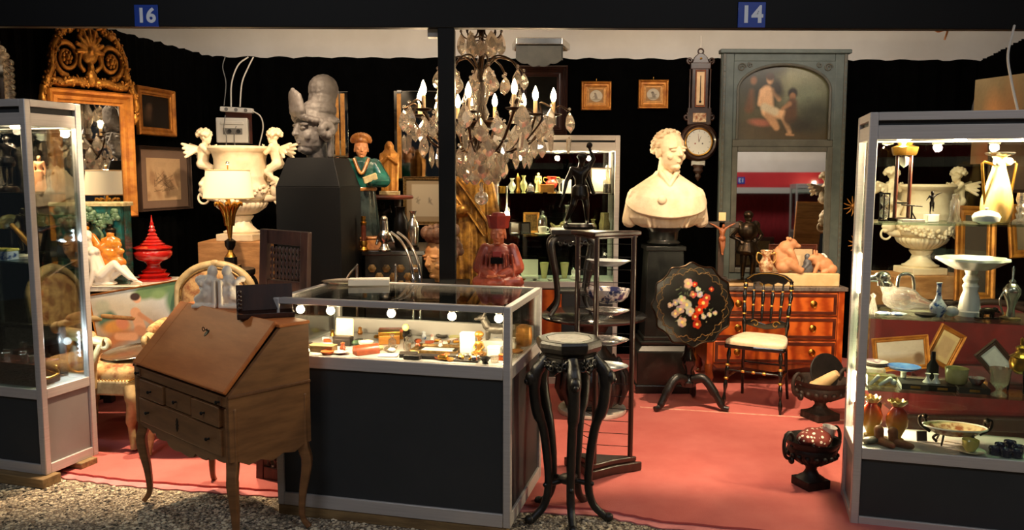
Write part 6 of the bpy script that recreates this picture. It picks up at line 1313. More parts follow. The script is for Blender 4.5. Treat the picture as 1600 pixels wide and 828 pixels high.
P('sash', MB().tube(bez((-.10, -.06, hg*.80), (0, -.105, hg*.66), (.10, -.09, hg*.5), (.11, -.1, hg*.36), n=6), .02, 8, .5).tube(bez((-.13, -.05, hg*.72), (-.03, -.115, hg*.58), (.08, -.11, hg*.42), n=6), .018, 8, .5), 'gilt_statue', gs, 60)
S('dark_plinth', MB().b2((-.2, -.18, .018), (.2, .18, pv_.z)), 'black_paint', 'black plinth under the gilded standing figure', 'plinth', (pv_.x, yv, 0), bev=.004)
# ---- red lacquered seated monk
ym = 4.55; pm = at(779, 447, ym); km = ym/1280
mk = T('lacquered_monk', 'red lacquer seated monk statue wearing a tall flared hat behind the counter', 'statue', (pm.x, ym, pm.z), -.12)
def mz(v): return (447-v)*km
m = MB(); m.robe([(0, .13, .10, 0, 0, .4), (.02, .142, .115, 0, -.005, .8), (.05, .13, .10, 0, -.005, .8), (.08, .09, .075, 0, .01, .4), (.15, .085, .062, 0, .015, .3), (.20, .082, .058, 0, .015, .2), (.225, .06, .045, 0, .015, 0), (.24, .03, .03, 0, .01, 0)], 48, 9, .035)
m.cap((.075, .01, .205), (.105, -.01, .11), .036, .042); m.cap((.105, -.01, .11), (.02, -.085, .065), .036, .026); m.cap((-.075, .01, .205), (-.105, -.01, .11), .036, .042); m.cap((-.105, -.01, .11), (-.02, -.085, .065), .036, .026)
m.cap((.11, -.05, .03), (-.03, -.10, .03), .032, .026); m.cap((-.11, -.05, .03), (.03, -.10, .03), .032, .026)
for i in range(8): m.cap((-.08+i*.023, -.05-.01*math.sin(i), .18), (-.10+i*.028, -.06, .06), .008, .008)
P('body', blob(m, .004, 1), 'lac_red', mk)
m = MB(); R_ = head(m, (0, -.012, .292), .118, .0, .1, ear=1.5); m.cap((0, .005, .22), (0, 0, .26), .028, .03); P('face', blob(m, .0028, 1), 'lac_skin', mk)
m = MB(); hand(m, (.045, -.09, .07), (-1, -.1, 0), (0, 0, 1), .07, .2); hand(m, (-.045, -.10, .066), (1, -.1, 0), (0, 0, 1), .07, .2, -1); P('hands', blob(m, .0024, 1), 'lac_skin', mk)
P('hat', MB().lathe([(.052, .325), (.056, .33), (.060, .36), (.068, .395), (.064, .396), (.045, .39), (.035, .41), (.012, .415), (0, .415)], 8), 'lac_hat', mk, 25)
P('chest_panel', MB().box((0, -.064, .185), (.05, .012, .03), (-.15, 0, 0)), 'lac_hat', mk, None, .003); P('chest_fret', MB().box((0, -.072, .15), (.07, .012, .035), (-.1, 0, 0)), 'bronze_dark', mk, None, .003); P('lotus_base', MB().lathe([(.14, -.02), (.15, -.01), (.145, 0)], 40, sq=.8), 'lac_red', mk, 50)
S('monk_plinth', MB().b2((-.17, -.14, .018), (.17, .14, pm.z-.021)), 'black_paint', 'black plinth under the red lacquer monk', 'plinth', (pm.x, ym, 0), bev=.004)
# ---- canopy bracket and dark mirror on the back wall
a, b = at(806, 66, 6.75), at(878, 66, 6.75)
cn = T('bed_canopy', 'silvered half-tester canopy with scalloped valance fixed at the top of the back wall', 'canopy', ((a.x+b.x)/2, 6.982, a.z), 0)
wc_ = (b.x-a.x)/2
P('cornice', MB().prism([(-wc_-.03, 0), (-wc_, -.32), (wc_, -.32), (wc_+.08, 0)], -.03, .025, 'z'), 'silver', cn, None, .006); P('roof', MB().prism([(-wc_-.01, 0), (-wc_+.01, -.30), (wc_-.01, -.30), (wc_+.06, 0)], -.036, -.03, 'z'), 'plinth_pale', cn, None)
vl_ = [(-wc_, -.03)]
for i in range(33): t = i/32; vl_.append((-wc_+2*wc_*t, -.14-.05*math.sin(PI*t)-.015*abs(math.sin(4*PI*t))))
vl_.append((wc_, -.03)); P('valance', MB().prism(vl_, -.30, -.29, 'y'), 'trumeau_inner', cn, None); P('side_valance', MB().prism([(-.30, -.03), (0, -.03), (0, -.10), (-.1, -.13), (-.2, -.11), (-.30, -.15)], wc_-.005, wc_+.005, 'x'), 'trumeau_inner', cn, None)
a, b = at(806, 212, 6.9), at(888, 101, 6.9)
dm = T('dark_mirror', 'mirror in a wide black ripple frame on the back wall behind the chandelier', 'mirror', ((a.x+b.x)/2, 6.982, (a.z+b.z)/2)); P('frame', frame_mb(b.x-a.x, b.z-a.z, .09, .05, [(0, 0), (0, .6), (.15, 1), (.25, .7), (.35, .95), (.45, .65), (.55, .9), (.65, .6), (.8, .7), (1, .3), (1, 0)]), 'rosewood', dm, None); P('mirror_glass', MB().box((0, -.008, 0), (b.x-a.x-.15, .008, b.z-a.z-.15)), 'mirror_dim', dm, None)
# ---- chandelier
yc_ = 4.98; pc0 = at(752, 160, yc_); xc_ = pc0.x
crystal_mat('crystal', (1, .95, .88), 1.52, .30, .12, .34)
MATS['bulb_glow'].node_tree.nodes['Principled BSDF'].inputs['Emission Strength'].default_value = 45
M('bronze_arm', s2l(70, 48, 28), s2l(40, 28, 18), rough=.35, metal=.85, scale=20)
cz = lambda v: Z(v, yc_)
chd = T('chandelier', 'large bronze and cut-crystal chandelier with lit candle bulbs hanging behind the post', 'chandelier', (xc_, yc_, 0))
P('ball', MB().sph((0, 0, cz(312)+.008), .042, 24, 14).lathe([(.006, .04), (.016, .055), (.008, .07), (.014, .085), (.006, .10)], 16, (0, 0, cz(312)+.006)), 'crystal', chd, 60)
P('stem', MB().lathe([(.01, cz(275)), (.03, cz(262)), (.018, cz(245)), (.045, cz(225)), (.05, cz(212)), (.02, cz(200)), (.018, cz(150)), (.014, cz(45)-.0), (.012, 2.74)], 20), 'bronze_arm', chd, 50)
P('glass_baluster', MB().lathe([(.03, cz(190)), (.05, cz(178)), (.03, cz(165)), (.055, cz(145)), (.065, cz(130)), (.035, cz(112)), (.03, cz(106))], 14), 'crystal', chd, 30)
P('dish', MB().lathe([(.02, cz(205)), (.10, cz(200)), (.13, cz(193)), (.125, cz(190)), (.02, cz(198))], 32), 'bronze_arm', chd, 50)
P('ceiling_rose', MB().lathe([(.05, 2.72), (.05, 2.76), (.0, 2.76)], 20), 'bronze_arm', chd)
# pendant shape: flat faceted pear
def drop_me(h, w_, name):
    m = MB(); out = [(0, .5), (.16, .36), (.36, .12), (.46, -.08), (.40, -.26), (.22, -.42), (0, -.5), (-.22, -.42), (-.40, -.26), (-.46, -.08), (-.36, .12), (-.16, .36)]
    vs = [(x*w_, 0, z*h-.5*h) for x, z in out]+[(x*w_*.5, -w_*.24, (z*.5-.04)*h-.5*h) for x, z in out]+[(x*w_*.5, w_*.24, (z*.5-.04)*h-.5*h) for x, z in out]; n = 12; fs = []
    for i in range(n): k = (i+1) % n; fs += [(i, k, k+n, i+n), (k, i, i+2*n, k+2*n)]
    fs += [tuple(range(n, 2*n)), tuple(range(3*n-1, 2*n-1, -1))]
    m.add(vs, fs); m.sph((0, 0, .012), .010, 8, 6); me = m.mesh(name); me.materials.append(MATS['crystal']); return me
D1, D2, D3 = drop_me(.135, .095, 'crystal_drop'), drop_me(.105, .085, 'crystal_drop'), drop_me(.15, .06, 'crystal_drop')
PRISM = MB().lathe([(0, -.11), (.014, -.09), (.016, -.02), (0, 0)], 6).mesh('crystal_prism'); PRISM.materials.append(MATS['crystal'])
OB = MB().lathe([(.012, 0), (.02, .02), (.014, .05), (.022, .07), (.010, .11), (.016, .13), (.004, .17), (0, .20)], 10).mesh('crystal_spire', 30); OB.materials.append(MATS['crystal'])
r_ = random.Random(21)
def drop(me, r, a, z, nm='crystal_drop'):
    o = link(nm, me, None, chd, (r*math.cos(a), r*math.sin(a), z), (r_.uniform(-.08, .08), r_.uniform(-.08, .08), a+PI/2+r_.uniform(-.5, .5))); return o
NA = 10
for i in range(NA):
    a = 2*PI*i/NA+.15; d = Vector((math.cos(a), math.sin(a), 0)); R0 = .44 if i % 2 == 0 else .36; zz = cz(178) if i % 2 == 0 else cz(182)
    P('arm', MB().tube(bez(d*.04+Vector((0, 0, cz(215))), d*.16+Vector((0, 0, cz(238))), d*.30+Vector((0, 0, cz(222))), d*R0+Vector((0, 0, zz-.01)), n=6), .008, 8).tube(bez(d*.30+Vector((0, 0, cz(222))), d*.40+Vector((0, 0, cz(190))), d*(R0+.03)+Vector((0, 0, cz(165))), d*(R0+.10)+Vector((0, 0, cz(172))), n=6), .006, 8), 'bronze_arm', chd, 60)
    p_ = P('drip_pan', MB().lathe([(.008, 0), (.04, .006), (.052, .016), (.048, .018), (.008, .012)], 16, tuple(d*R0+Vector((0, 0, zz-.012)))), 'bronze_arm', chd, 50)
    c_ = P('candle', MB().lathe([(.012, 0), (.012, .075), (.008, .08)], 14, tuple(d*R0+Vector((0, 0, zz)))), 'plinth_pale', p_, 50)
    P('bulb', MB().lathe([(.008, .078), (.0175, .10), (.017, .12), (.008, .148), (0, .165)], 14, tuple(d*R0+Vector((0, 0, zz)))), 'bulb_glow', p_, 60)
    bulb_light('chandelier_light', tuple(d*R0+Vector((0, 0, zz+.13))), 14, WARM, .018, chd)
    drop(D1, R0+.10, a, cz(172)); drop(D1, R0+.0, a+.18, zz-.03); drop(D2, R0-.06, a-.2, zz-.03); drop(D1, .36, a+.3, cz(212)); drop(D3, .30, a, cz(225)); drop(D2, .22, a+.2, cz(232)); drop(PRISM, R0+.10, a, cz(172)-.15, 'crystal_prism')
    if i % 2: link('crystal_spire', OB, None, chd, tuple(d*.26+Vector((0, 0, cz(190)))))
for i in range(8): a = 2*PI*i/8; drop(D1, .13, a, cz(245)); drop(D2, .10, a+.4, cz(262))
# upper crown
for i in range(8):
    a = 2*PI*i/8+.2; d = Vector((math.cos(a), math.sin(a), 0))
    P('crown_arm', MB().tube(bez(d*.02+Vector((0, 0, cz(110))), d*.10+Vector((0, 0, cz(90))), d*.20+Vector((0, 0, cz(96))), d*.26+Vector((0, 0, cz(112))), n=5), .006, 8), 'bronze_arm', chd, 60); drop(D2, .26, a, cz(112)); drop(D2, .15, a+.3, cz(120))
for i in range(6):
    a = 2*PI*i/6; d = Vector((math.cos(a), math.sin(a), 0)); P('top_arm', MB().tube(arc((.07*math.cos(a), .07*math.sin(a), cz(48)), .05, 0, 2*PI, 16)[:-1], .005, 6, closed=True), 'bronze_arm', chd, 60); drop(D1, .12, a, cz(52)); drop(D2, .05, a+.5, cz(62))
# ================================================================= stands, back vitrine, goods in the cabinets
# ---- tall black octagonal stand in the foreground
sp = (.255, 3.60, 0); hS = .835
bs_ = T('octagonal_stand', 'tall black carved octagonal plant stand with marble inset top in the foreground', 'plant stand', sp, .12)
P('top', MB().lathe([(.118, hS-.075), (.125, hS-.06), (.142, hS-.05), (.150, hS-.03), (.150, hS-.012), (.143, hS), (.108, hS), (.102, hS-.006), (0, hS-.006)], 8, rz=PI/8), 'black_carved', bs_, 20, .003)
P('marble_inset', MB().lathe([(0, hS-.006), (.102, hS-.006), (.102, hS-.001), (0, hS-.001)], 8, rz=PI/8), 'marble_grey', bs_, 20)
r_ = random.Random(31)
for i in range(8):       # pierced carved frieze panels
    a = 2*PI*i/8; d = Vector((math.cos(a), math.sin(a), 0)); tn = Vector((-d.y, d.x, 0)); m = MB()
    for k in range(6):
        c = d*.124+tn*(-.04+.016*k); m.tube(spiral((0, 0, 0), .016, .004, k*1.7, 1.2, 14), .005, 5)
        for q in range(len(m.v)-15*5, len(m.v)): x, y, z = m.v[q]; w_ = c+tn*x+d*y*1.0; m.v[q] = (w_.x, w_.y, hS-.105+z+.012*math.sin(k*2.3))
    m.prism([(-.055, hS-.075), (.055, hS-.075), (.05, hS-.12), (.025, hS-.135), (0, hS-.155), (-.025, hS-.135), (-.05, hS-.12)], -.004, .004, 'y', mx=Matrix.Translation(d*.112) @ Matrix.Rotation(a+PI/2, 4, 'Z'))
    P('carved_frieze', m, 'black_carved', bs_, 60)
for i in range(5):
    a = 2*PI*i/5-.35; d = Vector((math.cos(a), math.sin(a), 0))
    pts = bez(d*.11+Vector((0, 0, hS-.08)), d*.165+Vector((0, 0, hS-.16)), d*.158+Vector((0, 0, hS-.30)), d*.12+Vector((0, 0, .42)), d*.095+Vector((0, 0, .20)), d*.115+Vector((0, 0, .08)), d*.185+Vector((0, 0, .012)), n=5)
    lg = P('leg', MB().tube(pts, [.026]*3+[.030]*4+[.026]*6+[.021]*6+[.019]*6+[.018]*5+[.017], 8), 'black_carved', bs_, 60)
    P('leg_mask', MB().sph(d*.185+Vector((0, 0, hS-.17)), (.026, .026, .034), 10, 7).sph(d*.205+Vector((0, 0, hS-.18)), (.012, .012, .014), 8, 6), 'black_carved', lg, 180)
    P('foot_ball', MB().sph(d*.19+Vector((0, 0, .021)), (.022, .022, .021), 10, 7), 'black_carved', lg, 180); P('stretcher', MB().cap(d*.11+Vector((0, 0, .17)), (0, 0, .18), .012, .012), 'black_carved', bs_, 60)
P('stretcher_ring', MB().lathe([(.03, .165), (.045, .175), (.045, .19), (.03, .20), (0, .2)], 20), 'black_carved', bs_, 50)
# ---- triangular plate stand
yS = 4.14; xS = X(946, yS)
st = T('plate_stand', 'tall dark mahogany three-post plate stand with wire rails', 'plate stand', (xS, yS, .018), 0); hP = Z(360, yS)-.018
cor = [Vector((-.135, .06, 0)), Vector((-.055, -.10, 0)), Vector((.145, .01, 0))]
def tri(sc_, z0, z1):
    out = []
    for i in range(3):
        a, b = cor[i]*sc_, cor[(i+1) % 3]*sc_
        for t in (0, .12, .3, .5, .7, .88): q_ = a.lerp(b, t); k = 1-.16*math.sin(PI*t)**2; out.append((q_.x*k, q_.y*k))
    return MB().prism(out, z0, z1, 'z')
P('base', tri(1.45, 0, .05), 'rosewood', st, 30, .006); P('base_step', tri(1.25, .05, .08), 'rosewood', st, 30, .006); P('top', tri(1.28, hP-.024, hP), 'rosewood', st, 30, .006); P('top_moulding', tri(1.15, hP-.036, hP-.024), 'rosewood', st, 30, .004)
for c in cor: P('post', MB().cap(c+Vector((0, 0, .05)), c+Vector((0, 0, hP-.03)), .0135, .0135, 14), 'rosewood', st, 60)
for k in range(17):
    z = .13+k*(hP-.2)/16
    P('wire_rail', MB().cap(cor[0]+Vector((0, 0, z)), cor[2]+Vector((0, 0, z)), .0018, .0018, 6).cap(cor[0]+Vector((0, 0, z)), cor[1]+Vector((0, 0, z)), .0018, .0018, 6), 'iron', st)
def plate_me(r, h, lip=.9): return MB().lathe([(0, 0), (r*.5, 0), (r*.62, h*.25), (r*.97, h*.9), (r, h), (r*.96, h*.98), (r*.6, h*.4), (r*.45, h*.2), (0, h*.18)], 44)
for v, r, h, mt, lb, cat in ((417, .114, .03, 'blue_grey_plate', 'pale grey-blue plate on the highest tier of the plate stand', 'plate'), (476, .114, .075, 'imari', 'deep blue and red patterned bowl on the second tier of the plate stand', 'bowl'), (494, .114, .026, 'dark_plate', 'dark speckled plate under the deep patterned bowl on the plate stand', 'plate'), (541, .112, .028, 'dark_plate', 'grey plate on the fourth tier of the plate stand', 'plate'), (582, .112, .026, 'blue_grey_plate', 'pale plate on the lowest used tier of the plate stand', 'plate')):
    z = Z(v, yS-.02)
    S(mt.split('_')[0]+'_'+cat if 0 else ('serving_'+cat), (plate_me(r, h) if cat == 'plate' else MB().lathe([(r*.4, 0), (r*.42, h*.08), (r*.7, h*.2), (r*.9, h*.5), (r, h*.95), (r, h), (r*.96, h*.96), (r*.86, h*.5), (r*.6, h*.2), (0, h*.14)], 44)), mt, lb, cat, (xS+.02, yS+.045, z), (.02, -.03, r*30), 'plates on the plate stand', smooth=60)
    if v == 476: pass
# ---- round table with bulbous black base, carved stand and bronze hero
yT = 5.25; xT = X(928, yT); zT_ = Z(490, yT)
rt = T('round_table', 'round dark glass-topped table with bulbous black base on a marble disc', 'table', (xT, yT, .018)); h_ = zT_-.018
P('marble_disc', MB().lathe([(.22, 0), (.225, .012), (.22, .028), (0, .03)], 40), 'marble_veined', rt, 50); P('bulbous_base', MB().lathe([(.12, .03), (.19, .08), (.215, .18), (.20, .28), (.14, .36), (.09, .42), (.08, .52), (.12, h_-.04)], 40), 'black_carved', rt, 60); P('top', MB().lathe([(.12, h_-.04), (.30, h_-.03), (.34, h_-.02), (.345, h_-.008), (.335, h_), (0, h_)], 56), 'black_gloss', rt, 50)
ring = MB()
for i in range(12): a = 2*PI*i/12; ring.tube([(.205*math.cos(a)*k, .205*math.sin(a)*k, z) for k, z in ((.8, .36), (1.06, .26), (1.1, .16), (.95, .07))], [.012, .02, .022, .012], 6)
P('carved_ribs', ring, 'black_carved', rt, 60)
cs = T('chinese_stand', 'black carved stand with curved legs and fretwork on the round table', 'stand', (X(893, yT-.05), yT-.05, zT_)); hc_ = Z(357, yT-.05)-zT_
P('top', MB().box((0, 0, hc_-.015), (.27, .25, .03)).box((0, 0, hc_-.05), (.22, .20, .04)), 'black_carved', cs, None, .004)
for sx in (-1, 1):
    for sy in (-1, 1):
        P('leg', MB().tube(bez((sx*.095, sy*.085, hc_-.05), (sx*.135, sy*.12, hc_-.10), (sx*.10, sy*.09, hc_*.45), (sx*.09, sy*.08, .10), (sx*.14, sy*.12, .012), n=5), [.020]*5+[.022]*5+[.016]*5+[.014]*5+[.016], 8), 'black_carved', cs, 60)
for s in (-1, 1):
    m = MB()
    for k in range(6): m.tube(spiral((-.075+k*.03, s*.10, hc_-.09+.01*(k % 2)), .017, .004, k, 1.2, 14), .0045, 5)
    P('fretwork', m, 'black_carved', cs, 60); P('shelf_rail', MB().b2((-.1, s*.085-.008, .15), (.1, s*.085+.008, .17)), 'black_carved', cs, None, .002)
P('shelf', MB().b2((-.1, -.085, .155), (.1, .085, .165)), 'black_carved', cs, None)
bh = T('bronze_hero', 'black bronze statuette of a striding man with one arm raised on the carved stand', 'statuette', (X(905, yT-.05), yT-.05, zT_+hc_)); hh = .43
m = MB(); human(m, hh, dict(hs=.135, head=(.02, -.03, .93), yaw=-.6, sL=(.115, 0, .82), eL=(.19, -.02, .95), wL=(.13, -.03, 1.10), sR=(-.115, 0, .8), eR=(-.2, .0, .63), wR=(-.24, -.06, .45), kL=(.09, -.04, .28), aL=(.11, .02, .045), kR=(-.10, -.05, .29), aR=(-.20, .0, .045), fat=1.1, hands=True))
m.lathe([(.05, hh*.36), (.058, hh*.42), (.046, hh*.56)], 20); m.cap((.06*.5, .03, hh*.8), (.09, .04, hh*.45), .02, .012); m.sph((.01, -.01, hh*.985), (.034, .036, .022)); m.cap((-.104, -.026, hh*.44), (-.13, -.03, hh*.25), .008, .004); m.sph((.055, -.012, hh*1.15), .02)
P('figure', blob(m, .0045, 1), 'bronze_dark', bh, loc=(0, 0, .03)); P('base', MB().lathe([(.10, 0), (.102, .015), (.09, .032), (0, .032)], 10, sq=.8), 'bronze_dark', bh, 30)
# ---- back vitrine
yV = 5.95; xv0, xv1 = X(770, yV), X(966, yV); WV = xv1-xv0; zV = Z(211, yV); z1_, z2_, zd_ = Z(302.5, yV), Z(368, yV), Z(440, yV)
vt = vitrine('display_cabinet', 'white-lit display cabinet against the back wall behind the bronze statuette', (xv0, yV, 0), 0, WV, .42, .018, zd_, zV, (z1_, z2_), .11, back='dark_pane', lights=((.2, .2), (.5, .2), (.75, .2)))
for x in (.2, .5, .75): bulb_light('vitrine_light', (x, .16, zV-.15), 20, WARM2, .02, vt)
for u, v in ((792, 335), (962, 411)):
    q_ = at(u, v, yV+.05)
    rd = P('lamp_rod', MB().cap((q_.x-xv0, .06, q_.z+.03), (q_.x-xv0, .06, q_.z+.20), .006, .006), 'alu', vt); P('bulb', MB().sph((q_.x-xv0, .06, q_.z), (.020, .020, .026) if u < 800 else .014), 'bulb_small', rd)
    bulb_light('vitrine_light', (q_.x-xv0, .02, q_.z), 5 if u < 800 else 2.0, WARM, .02, vt)
def put(u, z, dy=.14, y0=yV): return (X(u, y0+dy, 330), y0+dy, z+.001)
def lath(name, label, loc, prof, mt, cat, group=None, n=28, rz=0., sm=50): return S(name, MB().lathe(prof, n), mt, label, cat, loc, rz, group, smooth=sm)
VB = [(.018, 0), (.02, .004), (.012, .012), (.03, .05), (.032, .08), (.015, .11), (.012, .13), (.022, .15), (.018, .148)]
def sc_p(p, r, h): mr = max(a for a, b in p); mh = max(b for a, b in p); return [(a/mr*r, b/mh*h) for a, b in p]
lath('brass_pot', 'small brass pot at the left end of the upper shelf of the back vitrine', put(784, z1_, .12), sc_p([(.03, 0), (.033, .01), (.033, .05), (.035, .055), (.03, .05)], .03, .05), 'brass', 'pot')
lath('milk_glass_vase', 'white milk glass vase on the upper shelf of the back vitrine', put(800, z1_), sc_p(VB, .028, .11), 'opaline', 'vase')
lath('green_glass_vase', 'pale green glass vase beside the milk glass vase in the back vitrine', put(818, z1_), sc_p(VB, .026, .13), 'satin_glass', 'vase')
lath('small_lantern', 'small brass lantern between vases on the upper shelf of the back vitrine', put(809, z1_, .24), [(.018, 0), (.018, .02), (.012, .03), (.018, .09), (.022, .10), (.004, .14), (0, .15)], 'brass', 'lantern', n=6)
dm_ = T('glass_dome', 'small glass dome on dark base on the upper shelf of the back vitrine', 'glass dome', put(829, z1_, .1)); P('base', MB().lathe([(.03, 0), (.032, .012), (.026, .018), (0, .018)], 24), 'ebonised', dm_); P('dome', MB().lathe([(.026, .018), (.026, .04), (.018, .06), (.004, .066), (.006, .074), (0, .076)], 24), 'cut_glass', dm_, 60)
m = MB(); human(m, .15, dict(hs=.17, hands=False, fat=1.1)); m.robe([(0, .022, .018), (.06, .018, .016), (.09, .018, .014)], 24, 6, .06); m.box((0, 0, .005), (.05, .04, .01)); S('ivory_figure', blob(m, .003, 1), 'satin_glass', 'small pale standing figure on the upper shelf of the back vitrine', 'figurine', put(841, z1_, .16))
bx_ = T('inlaid_box', 'golden inlaid box on small feet on the upper shelf of the back vitrine', 'box', put(854, z1_, .1), .1); P('body', MB().b2((-.05, -.03, .008), (.05, .03, .055)), 'gold_paint', bx_, None, .002); P('lid', MB().b2((-.052, -.032, .055), (.052, .032, .066)), 'gold_paint', bx_, None, .003); P('feet', MB().box((-.04, -.02, .004), (.015, .015, .008)).box((.04, -.02, .004), (.015, .015, .008)).box((-.04, .02, .004), (.015, .015, .008)).box((.04, .02, .004), (.015, .015, .008)), 'brass', bx_, None)
amphora('ruby_bowl', 'ruby red two-handled vase above the inlaid box in the back vitrine', (X(861, yV+.25), yV+.25, z1_+.001), .125, .045, ('ruby', 'vase_gold'))
lath('white_goblet', 'white flared goblet right of the inlaid box in the back vitrine', put(874, z1_, .1), [(.022, 0), (.02, .005), (.006, .02), (.006, .07), (.03, .105), (.027, .104), (.005, .075)], 'opaline', 'goblet')
S('pink_card', MB().box((0, 0, .05), (.07, .008, .10)), 'paper', 'small pale card standing behind the bronze statuette in the vitrine', 'card', put(885, z1_, .2), .2)
a_ = put(938, z1_, .3); fp = T('small_framed_print', 'framed pale print standing at the right of the upper vitrine shelf', 'picture', a_, -.1); P('frame', frame_mb(.16, .19, .012, .012), 'dark_oak', fp, None, 0, (0, 0, .095)); sheet('print', .14, .17, 20, 20, [('e', .5, .5, .2, .3, 0, (196, 190, 150), .2)], 'print_matt', fp, (0, -.003, .095), bg=(168, 164, 124), noise=.1)
db = T('decanter', 'stoppered glass decanter with dark lower half at the right of the vitrine', 'decanter', put(948, z1_, .12)); P('body', MB().lathe([(.03, 0), (.03, .09), (.012, .12), (.010, .16), (.016, .17), (.012, .168)], 24), 'cut_glass', db, 50); P('contents', MB().lathe([(0, .004), (.026, .004), (.026, .07), (0, .07)], 20), 'bronze_dark', db); P('stopper', MB().sph((0, 0, .19), (.014, .014, .02)), 'cut_glass', db)
# middle shelf
for u, lb in ((804, 'small dark easel frame at the left of the middle vitrine shelf'), (822, 'small dark easel frame second from the left of the middle vitrine shelf')):
    e_ = T('easel_frame', lb, 'picture', put(u, z2_, .12), .25 if u > 810 else -.2, 'small easel frames in the back vitrine'); e_.rotation_euler.x = -.2; P('frame', frame_mb(.075, .09, .010, .010), 'ebonised', e_, None, 0, (0, 0, .046)); P('picture', MB().box((0, .002, .046), (.06, .004, .075)), 'dark_paint_pic', e_, None)
e_ = T('gilt_icon', 'square gilt-framed icon standing on the middle vitrine shelf', 'picture', put(830, z2_, .28), .05); P('frame', frame_mb(.12, .155, .016, .014), 'gold_paint', e_, None, 0, (0, 0, .078)); P('picture', MB().box((0, .002, .078), (.10, .004, .135)), 'gilt_dull', e_, None)
c_ = T('display_dome', 'clear bell jar with knob over a dark figure on the middle vitrine shelf', 'glass dome', put(848, z2_, .2)); P('dome', MB().lathe([(.036, 0), (.036, .10), (.026, .13), (.006, .145), (.011, .155), (.009, .168), (0, .172)], 28), 'cut_glass', c_, 60); P('figure', MB().lathe([(.018, .002), (.012, .03), (.018, .06), (.008, .085), (.011, .10), (0, .11)], 14), 'mahogany', c_, 60)
def cup_saucer(name, label, loc, r, h, mt, mt2=None, group=None):
    c = T(name, label, 'teacup', loc, .4, group); P('saucer', plate_me(r*1.75, h*.2), mt2 or mt, c, 60); cu = P('cup', MB().lathe([(r*.5, h*.1), (r*.62, h*.16), (r*.95, h*.6), (r, h*1.1), (r*.93, h*1.08), (r*.6, h*.25), (0, h*.2)], 28), mt, c, 60); P('handle', MB().tube(bez((r*.9, 0, h*.9), (r*1.5, 0, h*.85), (r*1.45, 0, h*.45), (r*.85, 0, h*.4), n=5), h*.06, 8), mt, cu, 60); return c
cup_saucer('white_teacup', 'white teacup and saucer at the front of the middle vitrine shelf', put(848, z2_, .08), .034, .055, 'opaline')
S('crystal_hen', blob(MB().sph((0, 0, .035), (.05, .03, .032)).sph((.03, 0, .065), (.03, .02, .03)).cap((-.03, 0, .04), (-.06, 0, .075), .02, .01).sph((.045, 0, .09), .014), .004, 1), 'clear_deep', 'amber glass bird beside the teacup in the back vitrine', 'figurine', put(874, z2_, .18))
lath('tall_glass_bottle', 'long-necked clear glass bottle behind the bronze statuette', put(886, z2_, .2), [(.04, 0), (.05, .02), (.055, .06), (.03, .10), (.012, .13), (.011, .2), (.018, .215), (.01, .21)], 'cut_glass', 'bottle')
lath('gold_jar', 'iridescent gold glass jar at the right end of the middle vitrine shelf', put(945, z2_, .15), [(.025, 0), (.04, .03), (.042, .08), (.03, .115), (.032, .16), (.028, .158)], 'clear_deep', 'jar'); lath('amber_vase', 'small amber vase beside the gold jar in the back vitrine', put(927, z2_, .2), sc_p(VB, .03, .11), 'clear_deep', 'vase'); lath('white_bowl', 'small white bowl at the front right of the middle vitrine shelf', put(935, z2_, .07), [(.015, 0), (.02, .005), (.035, .03), (.032, .03), (.012, .008)], 'opaline', 'bowl')
# deck of the vitrine
c_ = T('jewel_case', 'open white satin lined case on the vitrine deck', 'case', put(828, zd_, .2)); P('lid', MB().box((0, .03, .075), (.13, .01, .13), (-.1, 0, 0)), 'opaline', c_, None, .003); P('tray', MB().box((0, -.02, .012), (.13, .09, .024)), 'opaline', c_, None, .003)
for u, lb in ((851, 'tall pale green glass beaker left of the stand leg on the vitrine deck'), (883, 'tall pale green glass beaker right of the stand leg on the vitrine deck')): lath('glass_beaker', lb, put(u, zd_, .2), [(.018, 0), (.02, .01), (.022, .03), (.034, .12), (.031, .118), (.018, .02)], 'satin_glass', 'beaker', 'green glass beakers')
m = MB(); human(m, .09, dict(hs=.2, hands=False, fat=1.3, pelvis=(0, 0, .4), kL=(.1, -.2, .35), aL=(.08, -.15, .06), kR=(-.1, -.2, .35), aR=(-.08, -.15, .06))); m.sph((0, 0, .02), (.03, .025, .02)); S('white_figurine', blob(m, .0025, 1), 'opaline', 'small white seated figurine on the vitrine deck', 'figurine', put(897, zd_, .1)); 
for i, u in enumerate((818, 836, 860, 872, 908)): lath('trinket_dish', ('brass trinket dish %s on the vitrine deck' % ('at the far left', 'before the open case', 'beside the left beaker', 'between the beakers', 'at the far right')[i]), put(u, zd_, .06), [(.01, 0), (.012, .004), (.024, .014), (.022, .014), (.01, .006)], ('brass', 'silver', 'opaline', 'brass', 'silver')[i], 'dish', 'trinket dishes on the vitrine deck')
P('pale_lower_panel', MB().b2((.12, -.004, .2), (WV*.55, .010, zd_-.06)), 'satinwood', vt, None)
